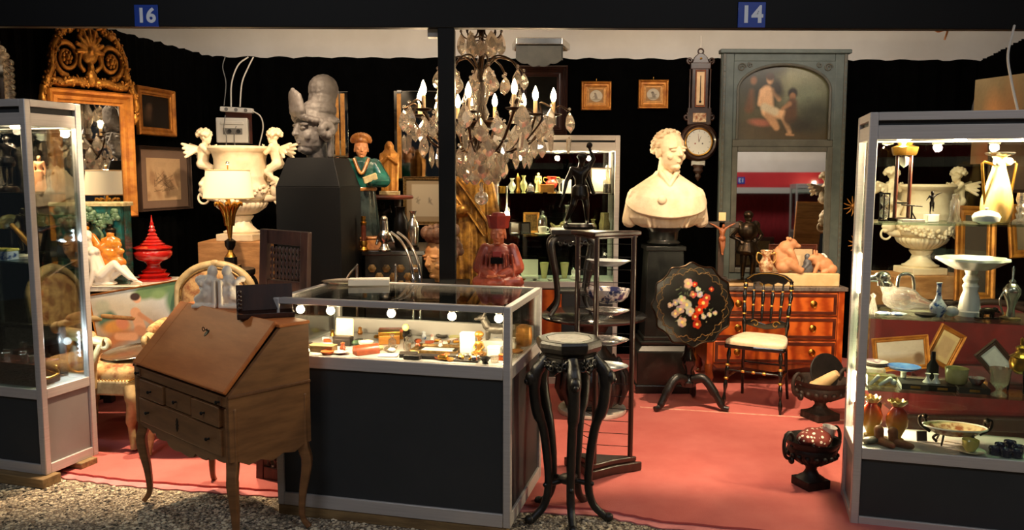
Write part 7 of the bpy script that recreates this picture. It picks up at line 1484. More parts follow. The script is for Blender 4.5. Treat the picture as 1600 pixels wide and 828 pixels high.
# ---- goods in the counter showcase
def cc(a, b): return on_c(a*CW, b*CD, CZD+.0005)
GC = 'small goods in the counter showcase'
def small_box(name, label, loc, d, mt, rz=0., lid=None, cat='box', hinge=False):
    b = T(name, label, cat, loc, rz-TC, GC); P('body', MB().b2((-d[0]/2, -d[1]/2, 0), (d[0]/2, d[1]/2, d[2]*.7)), mt, b, None, .002)
    if hinge: P('lid', MB().box((0, d[1]/2, d[2]*.7+d[1]*.45), (d[0], .008, d[1]*.9), (-.15, 0, 0)), lid or mt, b, None, .002); P('lining', MB().b2((-d[0]*.42, -d[1]*.42, d[2]*.7), (d[0]*.42, d[1]*.42, d[2]*.72)), 'silk_white', b, None)
    else: P('lid', MB().b2((-d[0]*.51, -d[1]*.51, d[2]*.7), (d[0]*.51, d[1]*.51, d[2])), lid or mt, b, None, .002)
    return b
M('leather_red', s2l(178, 84, 40), s2l(140, 58, 26), rough=.4, scale=20, coat=.2); M('leather_dark', s2l(50, 40, 36), s2l(34, 27, 24), rough=.45, scale=20); M('card_white', s2l(238, 232, 220), rough=.7)
M('coral', s2l(216, 110, 50), s2l(186, 78, 30), rough=.3, scale=20); M('pewter', s2l(112, 106, 98), s2l(82, 76, 70), rough=.4, metal=.6, scale=18, bump=.2)
o_ = small_box('ring_case', 'open black case with upright white satin lid, left in the counter', cc(.20, .40), (.085, .05, .045), 'leather_dark', .05, hinge=False); P('satin_lid', MB().box((0, .02, .08), (.09, .012, .09), (-.1, 0, 0)), 'silk_white', o_, None, .006)
small_box('tan_leather_box', 'flat tan leather box in the front left of the counter', cc(.17, .17), (.12, .06, .03), 'raw_wood', .02)
small_box('dark_leather_box', 'dark leather box at the left corner of the counter', cc(.07, .20), (.07, .06, .03), 'leather_dark', 0)
S('enamel_dish', plate_me(.035, .010), 'imari_red', 'little patterned dish at the front of the counter beside the tan box', 'dish', cc(.265, .12), 0, GC, 60)
rp = T('rolled_case', 'orange-brown barrel-lidded leather case in the counter', 'case', cc(.365, .17), .55, GC); P('body', MB().b2((-.055, -.028, 0), (.055, .028, .014)), 'leather_red', rp, None, .002); P('barrel_lid', MB().lathe([(.028, -.055), (.028, .055)], 20, mx=Matrix.Translation((0, 0, .014)) @ Matrix.Rotation(PI/2, 4, 'Y'), a0=0, a1=2*PI), 'leather_red', rp, 50)
for a, b, lb, rz in ((.47, .14, 'blank white card lying before the glass goods in the counter', .2), (.56, .55, 'white card at the back of the counter', -.1)): S('price_card', MB().box((0, 0, .002), (.085, .06, .004)), 'card_white', lb, 'card', cc(a, b), rz-TC, GC)
small_box('gilt_casket', 'gilt casket with striped lid behind the small white bowl in the counter', cc(.375, .55), (.10, .07, .06), 'gold_paint', .4, 'brass'); small_box('gold_tin', 'yellow gilt tin at the back left of the counter', cc(.345, .72), (.12, .06, .05), 'brass', .3, 'leather_red')
S('white_bowl', MB().lathe([(.015, 0), (.02, .004), (.034, .022), (.036, .03), (.032, .029), (.015, .007), (0, .006)], 28), 'opaline', 'small white porcelain bowl in the middle left of the counter', 'bowl', cc(.315, .36), 0, GC, 60)
S('green_charm', MB().sph((0, 0, .012), (.024, .018, .012), 12, 8).sph((.02, .0, .018), .010, 8, 6), 'majolica_green', 'small green jade animal in the counter', 'figurine', cc(.25, .42), 0, GC, 180)
m = MB(); human(m, .10, dict(hs=.26, fat=1.3, hands=False)); o_ = S('bear_figure', blob(m, .003, 1), 'bronze_dark', 'dark little standing figure with pale head in the middle of the counter', 'figurine', cc(.475, .46), -TC, GC); P('pale_head', MB().sph((0, -.006, .093), (.017, .017, .018), 12, 8), 'satin_glass', o_, 180)
for a, b, lb in ((.42, .42, 'small cut-glass scent bottle left of the dark little figure in the counter'), (.505, .34, 'small cut-glass scent bottle right of the dark little figure in the counter')): lath('scent_bottle', lb, cc(a, b), [(.014, 0), (.018, .01), (.018, .035), (.007, .045), (.007, .052), (.012, .06), (0, .068)], 'cut_glass', 'bottle', GC, 8, sm=30)
for i, (a, b) in enumerate(((.43, .30), (.455, .26), (.39, .31), (.44, .36))): S('glass_jewel', MB().lathe([(0, 0), (.016, .004), (.02, .012), (.01, .02), (0, .02)], 8), ('cut_glass', 'opaline', 'satin_glass', 'cut_glass')[i], 'glass jewel in the left middle of the counter, %s' % ('centre of the cluster', 'milky white and nearest the front', 'greenish and leftmost', 'at the back of the cluster')[i], 'jewel', cc(a, b), i, GC, 25)
ft = T('framed_tray', 'shallow gilt-edged tray holding a white card in the middle of the counter', 'tray', cc(.635, .36), -TC+.05, GC); P('frame', frame_mb(.22, .15, .02, .018), 'gilt_dull', ft, None, 0, (0, 0, .002), (-PI/2, 0, 0)); P('base', MB().box((0, 0, .004), (.20, .13, .006)), 'leather_dark', ft, None); P('card', MB().box((0, 0, .009), (.14, .075, .003)), 'card_white', ft, None)
for a, b, d, rz, lb in ((.55, .17, (.08, .06, .016), .3, 'flat dark wallet left of three at the front of the counter'), (.63, .15, (.11, .05, .014), .05, 'flat dark wallet middle of three at the front of the counter'), (.585, .09, (.075, .035, .018), 0, 'flat dark wallet nearest the glass at the front of the counter')): small_box('leather_wallet', lb, cc(a, b), d, 'leather_dark', rz, cat='wallet')
small_box('wooden_tray_box', 'slim grey card case under the edge of the framed tray in the counter', cc(.745, .24), (.10, .06, .012), 'pewter', .3)
S('gold_seal', MB().lathe([(.010, -.022), (.013, -.01), (.010, .0), (.014, .012), (.010, .022)], 16, mx=Matrix.Translation((0, 0, .013)) @ Matrix.Rotation(PI/2, 4, 'Y')), 'brass', 'small turned brass seal lying at the front of the counter', 'seal', cc(.71, .10), -.4, GC, 50)
m = MB(); r_ = random.Random(17)
jt = T('jewel_tray', 'dark tray heaped with mixed beads and brooches at the front right of the counter', 'tray', cc(.805, .14), -TC, GC); P('tray', MB().b2((-.055, -.035, 0), (.055, .035, .008)), 'leather_dark', jt, None, .002)
for i in range(26): P('bead', MB().sph((r_.uniform(-.05, .05), r_.uniform(-.03, .03), .011+r_.random()*.008), r_.uniform(.004, .009), 8, 6), r_.choice(['opaline', 'coral', 'imari', 'brass', 'silver']), jt, 180)
small_box('white_card_box', 'tall white cardboard box in the right half of the counter', cc(.775, .33), (.07, .05, .10), 'card_white', .1); small_box('white_gift_box', 'square white box between the dog and the seated figure in the counter', cc(.885, .34), (.06, .05, .045), 'card_white', 0)
S('white_pot', MB().lathe([(.018, 0), (.02, .03), (.014, .045), (.014, .055), (.018, .06), (.012, .058)], 24), 'opaline', 'slim white pot beside the back right of the counter', 'pot', cc(.93, .52), 0, GC, 60)
m = MB(); human(m, .115, dict(hs=.25, fat=1.35, pelvis=(0, 0, .22), chest=(0, 0, .45), neck=(0, 0, .58), head=(0, -.02, .74), sL=(.11, 0, .53), eL=(.2, -.05, .36), wL=(.1, -.15, .28), sR=(-.11, 0, .53), eR=(-.2, -.05, .36), wR=(-.1, -.15, .28), hL=(.06, 0, .18), kL=(.2, -.2, .14), aL=(.05, -.3, .06), hR=(-.06, 0, .18), kR=(-.2, -.2, .14), aR=(-.05, -.3, .06), hands=False)); m.lathe([(.03, 0), (.034, .012), (.02, .02)], 20); m.sph((0, 0, .098), (.022, .022, .016)); S('seated_figure', blob(m, .003, 1), 'gilt_statue', 'small gilt and brown seated figure before the white boxes in the counter', 'figurine', cc(.825, .30), -TC, GC)
m = MB(); m.sph((0, 0, .075), (.07, .03, .034)); m.cap((-.055, 0, .09), (-.075, 0, .13), .028, .022); m.sph((-.085, 0, .145), (.03, .022, .022)); m.cap((-.095, 0, .142), (-.125, 0, .135), .015, .010); m.cap((-.075, .012, .16), (-.068, .014, .185), .010, .004); m.cap((-.075, -.012, .16), (-.068, -.014, .185), .010, .004)
for x in (-.05, .05):
    for y in (-.018, .018): m.cap((x, y, .06), (x-.003, y, .008), .014, .010)
m.cap((.065, 0, .09), (.085, 0, .135), .010, .006); m.cap((.085, 0, .135), (.08, 0, .15), .007, .006)
dg = T('terrier_figure', 'grey pewter terrier standing on a white box inside the counter', 'figurine', cc(.86, .55), -TC+.05, GC); P('dog', blob(m, .0032, 1), 'pewter', dg, loc=(0, 0, .040)).scale = (.8, .8, .72); P('plinth_box', MB().b2((-.07, -.035, 0), (.07, .035, .044)), 'card_white', dg, None, .002)
lath('iron_pot', 'tiny dark footed pot at the front right of the counter', cc(.885, .09), [(.014, 0), (.012, .006), (.02, .018), (.024, .026), (.02, .025), (.008, .012)], 'bronze_dark', 'pot', GC); lath('glass_salt', 'small cut-glass salt at the front right of the counter', cc(.915, .14), [(.014, 0), (.018, .008), (.02, .026), (.017, .026), (.012, .01)], 'cut_glass', 'dish', GC, 10, sm=30)
small_box('coral_box', 'small orange lacquer box near the right post of the counter', cc(.945, .22), (.055, .035, .026), 'coral', .1); S('brooch', MB().lathe([(0, 0), (.014, .003), (.01, .008), (0, .009)], 12).lathe([(0, 0), (.008, .003), (0, .01)], 10, (.02, .004, 0)), 'silver', 'silver brooch beside the right post of the counter', 'brooch', cc(.965, .08), .3, GC)
lath('gold_clock', 'round gilt-cased object against the right side of the counter', cc(.955, .72), [(.03, 0), (.036, .01), (.04, .05), (.036, .09), (.02, .1), (0, .102)], 'gold_paint', 'ornament', GC); lath('amber_bottle', 'squat amber bottle at the far right back corner of the counter', cc(.905, .86), [(.022, 0), (.026, .01), (.026, .05), (.01, .065), (.01, .08), (.014, .085), (.01, .084)], 'clear_deep', 'bottle', GC)
for i, (a, b) in enumerate(((.56, .70), (.61, .66), (.66, .70), (.70, .64))): small_box('brass_compact', 'brass compact, %s in the row behind the framed tray in the counter' % ('leftmost', 'second from left', 'third from left', 'rightmost')[i], cc(a, b), (.045, .03, .012), 'brass', .2*i)

r_ = random.Random(77); taken = [(.20, .40), (.17, .17), (.07, .2), (.365, .17), (.47, .14), (.375, .55), (.345, .72), (.315, .36), (.475, .46), (.635, .36), (.58, .14), (.775, .33), (.875, .36), (.825, .30), (.885, .62), (.805, .14), (.945, .22), (.955, .72)]
shp_ = [MB().lathe([(0, 0), (.016, 0), (.018, .006), (.012, .014), (0, .016)], 14), MB().lathe([(.010, 0), (.014, .01), (.008, .026), (.011, .034), (0, .04)], 14), MB().box((0, 0, .008), (.04, .026, .016)), MB().lathe([(.02, 0), (.028, .006), (.03, .014), (.026, .012), (0, .004)], 20)]
shm = [q_.mesh('trinket', 40) for q_ in shp_]; tm = ['brass', 'silver', 'opaline', 'imari_red', 'leather_red', 'gold_paint', 'satin_glass', 'pewter', 'blue_white_t', 'cut_glass', 'coral']
M('blue_white_t', s2l(226, 230, 236), s2l(52, 84, 150), rough=.18, scale=34, coat=.5, lo=.5, hi=.6)
n_ = 0; seen_ = set()
while n_ < 44:
    a_, b_ = r_.uniform(.06, .96), r_.uniform(.08, .86)
    if any(abs(a_-p_[0])*CW < .05 and abs(b_-p_[1])*CD < .045 for p_ in taken): continue
    taken.append((a_, b_)); me = shm[n_ % 4].copy(); me.materials.clear()
    mt_ = tm[(n_*3+n_//11) % 11]; tag(link('trinket', me, mt_, None, cc(a_, b_), r_.uniform(0, 3)), 'tiny %s %s in the counter, %s %s' % ({'brass': 'brass', 'silver': 'silver', 'opaline': 'white', 'imari_red': 'red and white', 'leather_red': 'tan', 'gold_paint': 'gilt', 'satin_glass': 'greenish', 'pewter': 'pewter', 'blue_white_t': 'blue and white', 'cut_glass': 'clear glass', 'coral': 'orange'}[mt_], ('button', 'seal', 'case', 'dish')[n_ % 4], ('front', 'middle', 'back')[min(2, int(b_*3))], ('left end', 'left of centre', 'right of centre', 'right end')[min(3, int(a_*4))]), 'trinket', 'tiny trinkets strewn in the counter'); n_ += 1
# ================================================================= goods in the two tall cabinets, things behind the right cabinet, opposite stand
def solve(loc, th, u, b, v): t = X(u, 1., v); c, s = math.cos(th), math.sin(th); a = (t*(loc.y+b*c)-loc.x-b*s)/(c+t*s); return loc+Vector((a*c+b*s, -a*s+b*c, 0))
def rc(u, z, b=.17): p = solve(locR, TR, u, b, 275+(1.55-z)*330); return (p.x, p.y, z+.001)
def lc(u, z, b=.17): p = solve(locL, TL, u, b, 275+(1.55-z)*300); return (p.x, p.y, z+.001)
R1, R2, R3, R4 = 1.3553, .9463, .6262, .3639
M('amber_ewer', s2l(236, 206, 140), s2l(206, 160, 82), rough=.2, scale=7, coat=.5, stretch=(1, 1, .3)); M('opal_bright', s2l(250, 246, 232), rough=.25, coat=.3)
M('blue_white', s2l(226, 230, 236), s2l(52, 84, 150), rough=.18, scale=34, coat=.5, lo=.5, hi=.6); M('blue_glaze', s2l(34, 92, 190), s2l(120, 160, 214), rough=.15, scale=12, coat=.6)
M('pink_white', s2l(226, 206, 206), s2l(150, 110, 130), rough=.2, scale=30, coat=.4, lo=.48, hi=.6); M('cobalt', s2l(24, 28, 64), s2l(200, 204, 214), rough=.2, scale=40, coat=.5, lo=.6, hi=.66)
M('yellow_glaze', s2l(226, 204, 110), s2l(96, 130, 60), rough=.2, scale=14, coat=.5, lo=.55, hi=.6); M('shoe_wood', s2l(150, 84, 46), s2l(110, 58, 30), rough=.5, scale=16)
M('velvet_red', s2l(116, 18, 18), s2l(84, 10, 11), rough=.8, scale=5, sheen=.1)
def amberina(name, label, loc, rz):
    m = M('amberina_'+name, s2l(232, 150, 50), rough=.12, coat=.5); nt = m.node_tree; N = nt.nodes
    tc = N.new('ShaderNodeTexCoord'); sp_ = N.new('ShaderNodeSeparateXYZ'); cr = N.new('ShaderNodeValToRGB'); mr = N.new('ShaderNodeMapRange'); mr.inputs['From Max'].default_value = .19
    cr.color_ramp.elements[0].color = (*s2l(236, 180, 60), 1); cr.color_ramp.elements[0].position = .2; cr.color_ramp.elements[1].color = (*s2l(206, 50, 30), 1); cr.color_ramp.elements[1].position = .75
    nt.links.new(tc.outputs['Object'], sp_.inputs[0]); nt.links.new(sp_.outputs['Z'], mr.inputs['Value']); nt.links.new(mr.outputs['Result'], cr.inputs[0]); nt.links.new(cr.outputs[0], N['Principled BSDF'].inputs['Base Color'])
    o = T(name, label, 'vase', loc, rz, 'amber glass vases with frilled rims')
    P('body', MB().lathe([(.03, 0), (.032, .006), (.02, .014), (.026, .03), (.046, .07), (.048, .10), (.035, .135), (.022, .15), (.022, .16), (.026, .158), (.018, .15)], 32), m, o, 60)
    pr = []; fr = MB()
    for i in range(48): a = 2*PI*i/48; fr.v += [((.022)*math.cos(a), .022*math.sin(a), .155), ((.041+.003*math.sin(9*a))*math.cos(a), (.041+.003*math.sin(9*a))*math.sin(a), .180+.004*math.cos(9*a)), ((.037+.003*math.sin(9*a))*math.cos(a), (.037+.003*math.sin(9*a))*math.sin(a), .184+.004*math.cos(9*a))]
    for i in range(48): j = (i+1) % 48; fr.f += [(i*3, j*3, j*3+1, i*3+1), (i*3+1, j*3+1, j*3+2, i*3+2), (i*3+2, j*3+2, j*3, i*3)]
    P('frilled_rim', fr, 'amber_ewer', o, 60); return o
# top shelf
hg_ = T('hourglass', 'dark framed hourglass at the left of the top shelf of the right cabinet', 'hourglass', rc(1381, R1)); P('frame', MB().lathe([(.026, 0), (.026, .008), (0, .008)], 6).lathe([(.026, .118), (.026, .126), (0, .126)], 6).cap((.022, 0, .005), (.022, 0, .12), .003, .003).cap((-.011, .019, .005), (-.011, .019, .12), .003, .003).cap((-.011, -.019, .005), (-.011, -.019, .12), .003, .003), 'ebonised', hg_, 40); P('glass', MB().lathe([(.004, .01), (.018, .02), (.018, .045), (.003, .063), (.018, .08), (.018, .105), (.004, .116)], 20), 'cut_glass', hg_, 60)
cl = T('column_lamp', 'tall red-brown two-pillar lamp with brass cap on the top shelf', 'lamp', rc(1408, R1), .2); P('base', MB().box((0, 0, .008), (.10, .06, .016)), 'bronze', cl, None, .003)
for s in (-1, 1): P('pillar', MB().cap((s*.034, 0, .016), (s*.034, 0, .29), .008, .008), 'mahogany', cl, 60)
P('cap', MB().lathe([(.05, .29), (.055, .30), (.06, .325), (.03, .335), (.035, .345), (0, .35)], 6), 'brass', cl, 30); P('drop', MB().lathe([(.0, .235), (.018, .25), (.020, .28), (.008, .29)], 14), 'opal_bright', cl, 50)
sc__ = T('brass_scale', 'small dark postal scale on a pale base on the top shelf', 'scale', rc(1424, R1, .12)); P('base', MB().box((0, 0, .006), (.10, .05, .012)), 'marble_veined', sc__, None, .002); P('post', MB().cap((0, 0, .012), (0, 0, .07), .004, .004).cap((-.045, 0, .075), (.045, 0, .068), .003, .003).cap((.02, 0, .012), (.0, 0, .045), .003, .003), 'bronze_dark', sc__, 40); P('pan', MB().lathe([(.0, .078), (.02, .08), (.024, .086), (.0, .082)], 16, (-.045, 0, 0)), 'bronze_dark', sc__, 50)
m = MB(); human(m, .10, dict(hs=.2, hands=False, eL=(.25, -.05, .9), wL=(.36, -.1, .95), eR=(-.22, 0, .65), wR=(-.3, -.1, .6), aL=(.12, .12, .15))); o_ = T('little_bronze', 'tiny dark bronze dancer on a white block on the top shelf', 'figurine', rc(1455, R1)); P('figure', blob(m, .0026, 1), 'bronze_dark', o_, loc=(0, 0, .033)); P('block', MB().box((0, 0, .0165), (.05, .04, .033)), 'opal_bright', o_, None, .002)
lath('glass_flask', 'clear cylindrical glass flask in the middle of the top shelf', rc(1491, R1), [(.026, 0), (.028, .01), (.02, .03), (.02, .09), (.012, .10), (.014, .12), (.0, .125)], 'cut_glass', 'flask')
lath('ribbed_bowl', 'white ribbed covered bowl before the tall amber ewer on the top shelf', rc(1541, R1, .08), [(.02, 0), (.05, .01), (.055, .03), (.045, .045), (.02, .055), (.006, .058), (.008, .066), (0, .068)], 'opal_bright', 'bowl')
ew = T('amber_ewer', 'tall shiny amber glass ewer with two angular handles on the top shelf', 'ewer', rc(1556, R1, .2), .2); P('body', MB().lathe([(.05, 0), (.055, .01), (.065, .06), (.062, .10), (.045, .17), (.028, .23), (.022, .27), (.03, .285)], 40), 'amber_ewer', ew, 60); P('rim', MB().lathe([(.02, .28), (.05, .292), (.056, .30), (.045, .302), (.018, .285)], 40, fold=8, amp=.06), 'silver', ew, 50)
for s in (-1, 1): P('handle', MB().tube([(s*.03, 0, .25), (s*.075, 0, .262), (s*.086, 0, .255), (s*.072, 0, .15), (s*.055, 0, .06)], .006, 8), 'brass', ew, 60); P('blossom', MB().sph((s*.028, -.02, .262), (.02, .014, .018)), 'opal_bright', ew, 180)
lath('cut_glass_tower', 'stacked cut-glass candle holder at the right of the top shelf', rc(1594, R1), [(.03, 0), (.03, .01), (.014, .02), (.02, .04), (.013, .05), (.02, .07), (.013, .08), (.02, .10), (.016, .13)], 'cut_glass', 'candle holder', n=10, sm=30)
# second shelf
jd = T('duck_decanter', 'clear glass duck-shaped decanter with silver head and looped handle', 'decanter', rc(1408, R2, .2), -.1)
P('body', blob(MB().sph((0, 0, .06), (.085, .05, .055)).cap((.04, 0, .055), (.14, 0, .03), .04, .012).cap((-.045, 0, .08), (-.075, 0, .13), .035, .026), .005, 2), 'cut_glass', jd); P('head', blob(MB().sph((-.085, 0, .155), (.035, .03, .03)).cap((-.105, 0, .15), (-.145, 0, .145), .018, .012).lathe([(.03, .115), (.032, .135)], 16, (-.075, 0, 0)), .004, 1), 'silver', jd); P('handle', MB().tube(bez((-.02, 0, .11), (-.01, 0, .165), (.04, 0, .165), (.055, 0, .09), n=6), .008, 8), 'silver', jd, 60)
lath('scent_flask', 'small glass scent flask at the left end of the second shelf', rc(1364, R2, .1), [(.016, 0), (.02, .02), (.012, .05), (.007, .07), (.012, .085), (0, .095)], 'cut_glass', 'flask'); 
for u, lb in ((1382, 'blue and white shell dish left of two on the second shelf'), (1404, 'blue and white shell dish right of two on the second shelf')): S('shell_dish', MB().lathe([(0, 0), (.02, .004), (.036, .012), (.03, .016), (0, .01)], 24, fold=6, amp=.1), 'blue_white', lb, 'dish', rc(u, R2, .06), u, 'shell dishes on the second shelf', 60)
lath('bronze_dish', 'low brown dish beside the blue and white bottle on the second shelf', rc(1447, R2, .07), [(.02, 0), (.04, .008), (.045, .016), (.02, .018), (0, .02)], 'bronze', 'dish')
lath('porcelain_bottle', 'slim blue and white porcelain bottle vase on the second shelf', rc(1466, R2, .1), [(.018, 0), (.02, .006), (.034, .03), (.034, .05), (.014, .08), (.010, .10), (.010, .14), (.013, .15), (.009, .149)], 'blue_white', 'vase', sm=60)
tz = T('milk_glass_tazza', 'large white milk glass tazza with lobed rim on the second shelf', 'tazza', rc(1515, R2, .178)); P('dish', MB().lathe([(.02, .20), (.07, .205), (.10, .22), (.142, .245), (.14, .255), (.10, .235), (.02, .215), (0, .215)], 64, fold=10, amp=.04), 'opal_bright', tz, 60); P('stem', MB().lathe([(.055, 0), (.056, .02), (.045, .025), (.038, .08), (.028, .11), (.034, .13), (.026, .145), (.034, .16), (.022, .18), (.03, .205)], 12), 'opal_bright', tz, 40)
lath('milk_glass_ball', 'round white glass ball beside the tazza foot on the second shelf', rc(1488, R2, .12), [(.006, 0), (.026, .012), (.028, .028), (.016, .044), (0, .048)], 'opal_bright', 'ornament', sm=180)
m = MB().sph((0, 0, .035), (.034, .015, .016)).sph((.034, 0, .04), (.014, .012, .012)).cap((.04, 0, .036), (.052, 0, .03), .008, .006)
for x in (-.022, .022):
    for y in (-.008, .008): m.cap((x, y, .03), (x, y, .006), .006, .005)
o_ = T('bronze_bull', 'small dark bronze bull on a thin base right of the tazza', 'figurine', rc(1543, R2, .1), .0); P('bull', blob(m, .0025, 1), 'bronze', o_); P('base', MB().box((0, 0, .003), (.09, .03, .006)), 'bronze_dark', o_, None)
sl_ = T('silver_coffee_pot', 'slender silver coffee pot with ball body at the right of the second shelf', 'pot', rc(1580, R2, .12)); P('base', MB().lathe([(.04, 0), (.042, .008), (.03, .012), (0, .014)], 24), 'gilt_dull', sl_); P('body', MB().lathe([(.018, .012), (.014, .05), (.022, .08), (.034, .11), (.034, .13), (.02, .15), (.012, .155), (.014, .165), (.004, .175), (.006, .22), (0, .23)], 24), 'silver', sl_, 60); P('handle', MB().tube(bez((-.03, 0, .13), (-.05, 0, .08), (-.03, 0, .02), n=6), .004, 6), 'silver', sl_, 60)
# third shelf
for i in range(3): S('patterned_plate', plate_me(.055, .010), 'pink_white', ('lowest', 'middle', 'topmost')[i]+' of the stacked pink patterned plates at the left of the third shelf', 'plate', tuple(Vector(rc(1367, R3, .24))+Vector((0, 0, .05+.009*i))), i, 'stacked pink plates', 60)
S('plate_riser', MB().b2((-.04, -.04, 0), (.04, .04, .0495)), 'cut_glass', 'clear block under the stacked pink plates on the third shelf', 'block', rc(1367, R3, .24), -TR, bev=.003)
gx_ = T('moulded_glass_box', 'frosted moulded glass box with a relief of figures on the third shelf', 'box', rc(1378, R3, .1), -TR); P('body', MB().b2((-.06, -.03, 0), (.06, .03, .05)), 'clear_deep', gx_, None, .006); P('relief', blob(MB().cap((-.05, -.03, .01), (-.02, -.032, .045), .008, .01).cap((-.01, -.032, .01), (.03, -.032, .04), .008, .01).sph((.045, -.03, .025), .014), .003, 1), 'opal_bright', gx_)
bd_ = T('blue_dish', 'shallow bright blue glazed dish on a foot on the third shelf', 'dish', rc(1412, R3, .2)); P('foot', MB().lathe([(.03, 0), (.012, .01), (.012, .045), (.03, .055)], 20), 'opal_bright', bd_, 50); P('dish', MB().lathe([(.02, .053), (.06, .06), (.072, .072), (.06, .067), (0, .06)], 36), 'blue_glaze', bd_, 60)
for u, b_, t_ in ((1450, .13, 'left'), (1463, .13, 'right')): lath('white_candle_cup', 'white trumpet-shaped candle cup, %s of a pair on the long dark books' % t_, tuple(Vector(rc(u, R3, .1))+Vector((0, 0, .027))), [(.02, 0), (.018, .004), (.007, .02), (.007, .03), (.012, .04), (.01, .039)], 'opal_bright', 'candle cup', 'white candle cups')
for i, (u, wd, mt) in enumerate(((1428, .11, 'leather_dark'), (1470, .11, 'bronze_dark'), (1520, .12, 'leather_dark'))):
    b_ = T('leather_book', ('dark leather book lying flat, %s of three along the front of the third shelf' % ('leftmost', 'middle', 'rightmost')[i]), 'book', rc(u, R3, .1), -TR, 'books lying on the third shelf'); P('cover', MB().b2((-wd/2, -.045, 0), (wd/2, .07, .004)).b2((-wd/2, -.045, .022), (wd/2, .07, .026)).b2((-wd/2, -.049, 0), (wd/2, -.043, .026)), mt, b_, None); P('pages', MB().b2((-wd/2+.003, -.043, .004), (wd/2-.003, .066, .022)), 'paper', b_, None); P('gilt_label', MB().b2((-.02, -.0505, .008), (.02, -.049, .018)), 'brass', b_, None)
lath('frosted_bowl', 'frosted moulded glass bowl standing on the dark books', tuple(Vector(rc(1495, R3, .11))+Vector((0, 0, .027))), [(.03, 0), (.042, .008), (.046, .05), (.048, .07), (.043, .069), (.038, .01), (0, .008)], 'satin_glass', 'bowl', sm=60)
lath('painted_bowl', 'small painted porcelain bowl beside the frosted bowl on the third shelf', tuple(Vector(rc(1527, R3, .12))+Vector((0, 0, .027))), [(.018, 0), (.022, .005), (.036, .03), (.033, .03), (.018, .008), (0, .007)], 'imari_red', 'bowl', sm=60)
lath('crystal_goblet', 'heavy cut-crystal goblet at the front of the third shelf', rc(1563, R3, .05), [(.03, 0), (.03, .008), (.012, .022), (.014, .03), (.034, .055), (.042, .12), (.038, .12), (.028, .06), (0, .045)], 'cut_glass', 'goblet', n=12, sm=30)
ib = T('brass_censer', 'brass footed censer with lid at the right of the third shelf', 'censer', rc(1594, R3, .15)); P('body', MB().lathe([(.02, .08), (.04, .10), (.045, .13), (.04, .15), (.046, .155), (.03, .165), (.02, .18), (.024, .195), (.006, .205), (.008, .23), (0, .24)], 28), 'brass', ib, 50)
for i in range(3): a = i*2.1+.4; P('leg', MB().cap((.034*math.cos(a), .034*math.sin(a), .11), (.042*math.cos(a), .042*math.sin(a), .004), .006, .005), 'bronze_dark', ib, 60)
wb = lath('dark_bottle', 'dark green glass bottle standing behind the candle cups', tuple(Vector(rc(1457, R3, .24))), [(.024, 0), (.025, .004), (.025, .075), (.010, .10), (.009, .135), (.011, .138), (0, .14)], 'bronze_dark', 'bottle')
# deck
amberina('amber_vase_left' if 0 else 'frilled_vase', 'amber and red glass vase with frilled rim at the left edge of the deck', rc(1361, R4, .2), 0); amberina('frilled_vase', 'amber and red glass vase with frilled rim right of its twin on the deck', rc(1401, R4, .16), .5)
for u, rz, t_ in ((1383, 1.2, 'left'), (1408, .8, 'right')):
    m = MB(); m.cap((-.03, 0, .016), (.035, 0, .014), .02, .016); m.cap((-.03, 0, .02), (-.034, 0, .062), .019, .022); m.sph((.045, 0, .014), (.016, .013, .013)); S('carved_shoe', blob(m, .003, 1), 'shoe_wood', 'little carved wooden boot, %s of the pair at the front of the deck' % t_, 'shoe', rc(u, R4, .06), -rz, 'carved wooden boots')
S('grey_stone', blob(MB().sph((0, 0, .016), (.04, .026, .016)).sph((.018, .006, .022), (.02, .015, .012)), .004, 2, .006, .02), 'pewter', 'flat grey carved stone at the left front of the deck', 'stone', rc(1361, R4, .07))
S('black_card_stand', MB().box((0, 0, .022), (.045, .006, .044), (-.2, 0, 0)), 'leather_dark', 'small square black card standing left of the porcelain basket', 'card', rc(1441, R4, .18), 0)
pb_ = T('porcelain_basket', 'oval painted porcelain basket in a bronze mount with leaf handles', 'basket', rc(1492, R4, .17), -TR); bm2 = Matrix.Diagonal((1.75, 1, 1, 1))
P('dish', MB().lathe([(.03, .04), (.05, .048), (.07, .075), (.074, .08), (.068, .078), (.048, .056), (0, .05)], 40, mx=bm2), 'yellow_glaze' if 0 else 'painted_vase', pb_, 60); P('rim', MB().tube([(1.75*.074*math.cos(a), .074*math.sin(a), .08) for a in [i*PI/24 for i in range(48)]], .004, 6, closed=True), 'opaline', pb_)
for s in (-1, 1): P('handle', MB().tube(bez((s*.10, 0, .05), (s*.14, 0, .08), (s*.145, 0, .115), (s*.12, 0, .12), (s*.118, 0, .095), n=5), .007, 8).sph((s*.125, 0, .118), (.014, .02, .012)), 'bronze', pb_, 60); P('foot', MB().tube(bez((s*.06, 0, .045), (s*.085, 0, .025), (s*.07, 0, .005), n=5), .006, 8).cap((s*.05, -.03, .045), (s*.06, -.045, .004), .005, .004).cap((s*.05, .03, .045), (s*.06, .045, .004), .005, .004), 'bronze', pb_, 60)
cup_saucer('green_teacup', 'yellow and green porcelain teacup on its saucer at the front of the deck', rc(1518, R4, .07), .034, .05, 'yellow_glaze', 'opaline')
for i, (u, b_, lb) in enumerate(((1557, .07, 'nearest the green teacup'), (1575, .05, 'with a pale patterned side, in front'), (1566, .13, 'behind the first'), (1580, .18, 'at the back of the cluster'), (1594, .12, 'at the right edge'), (1592, .05, 'front right of the cluster'))): lath('cobalt_salt', 'small round cobalt blue dish on the deck, '+lb, rc(u, R4, b_), [(.022, 0), (.024, .006), (.022, .012), (.026, .026), (.024, .032), (.02, .03), (.018, .014), (0, .012)], 'cobalt', 'dish', 'cobalt blue dishes', sm=60)
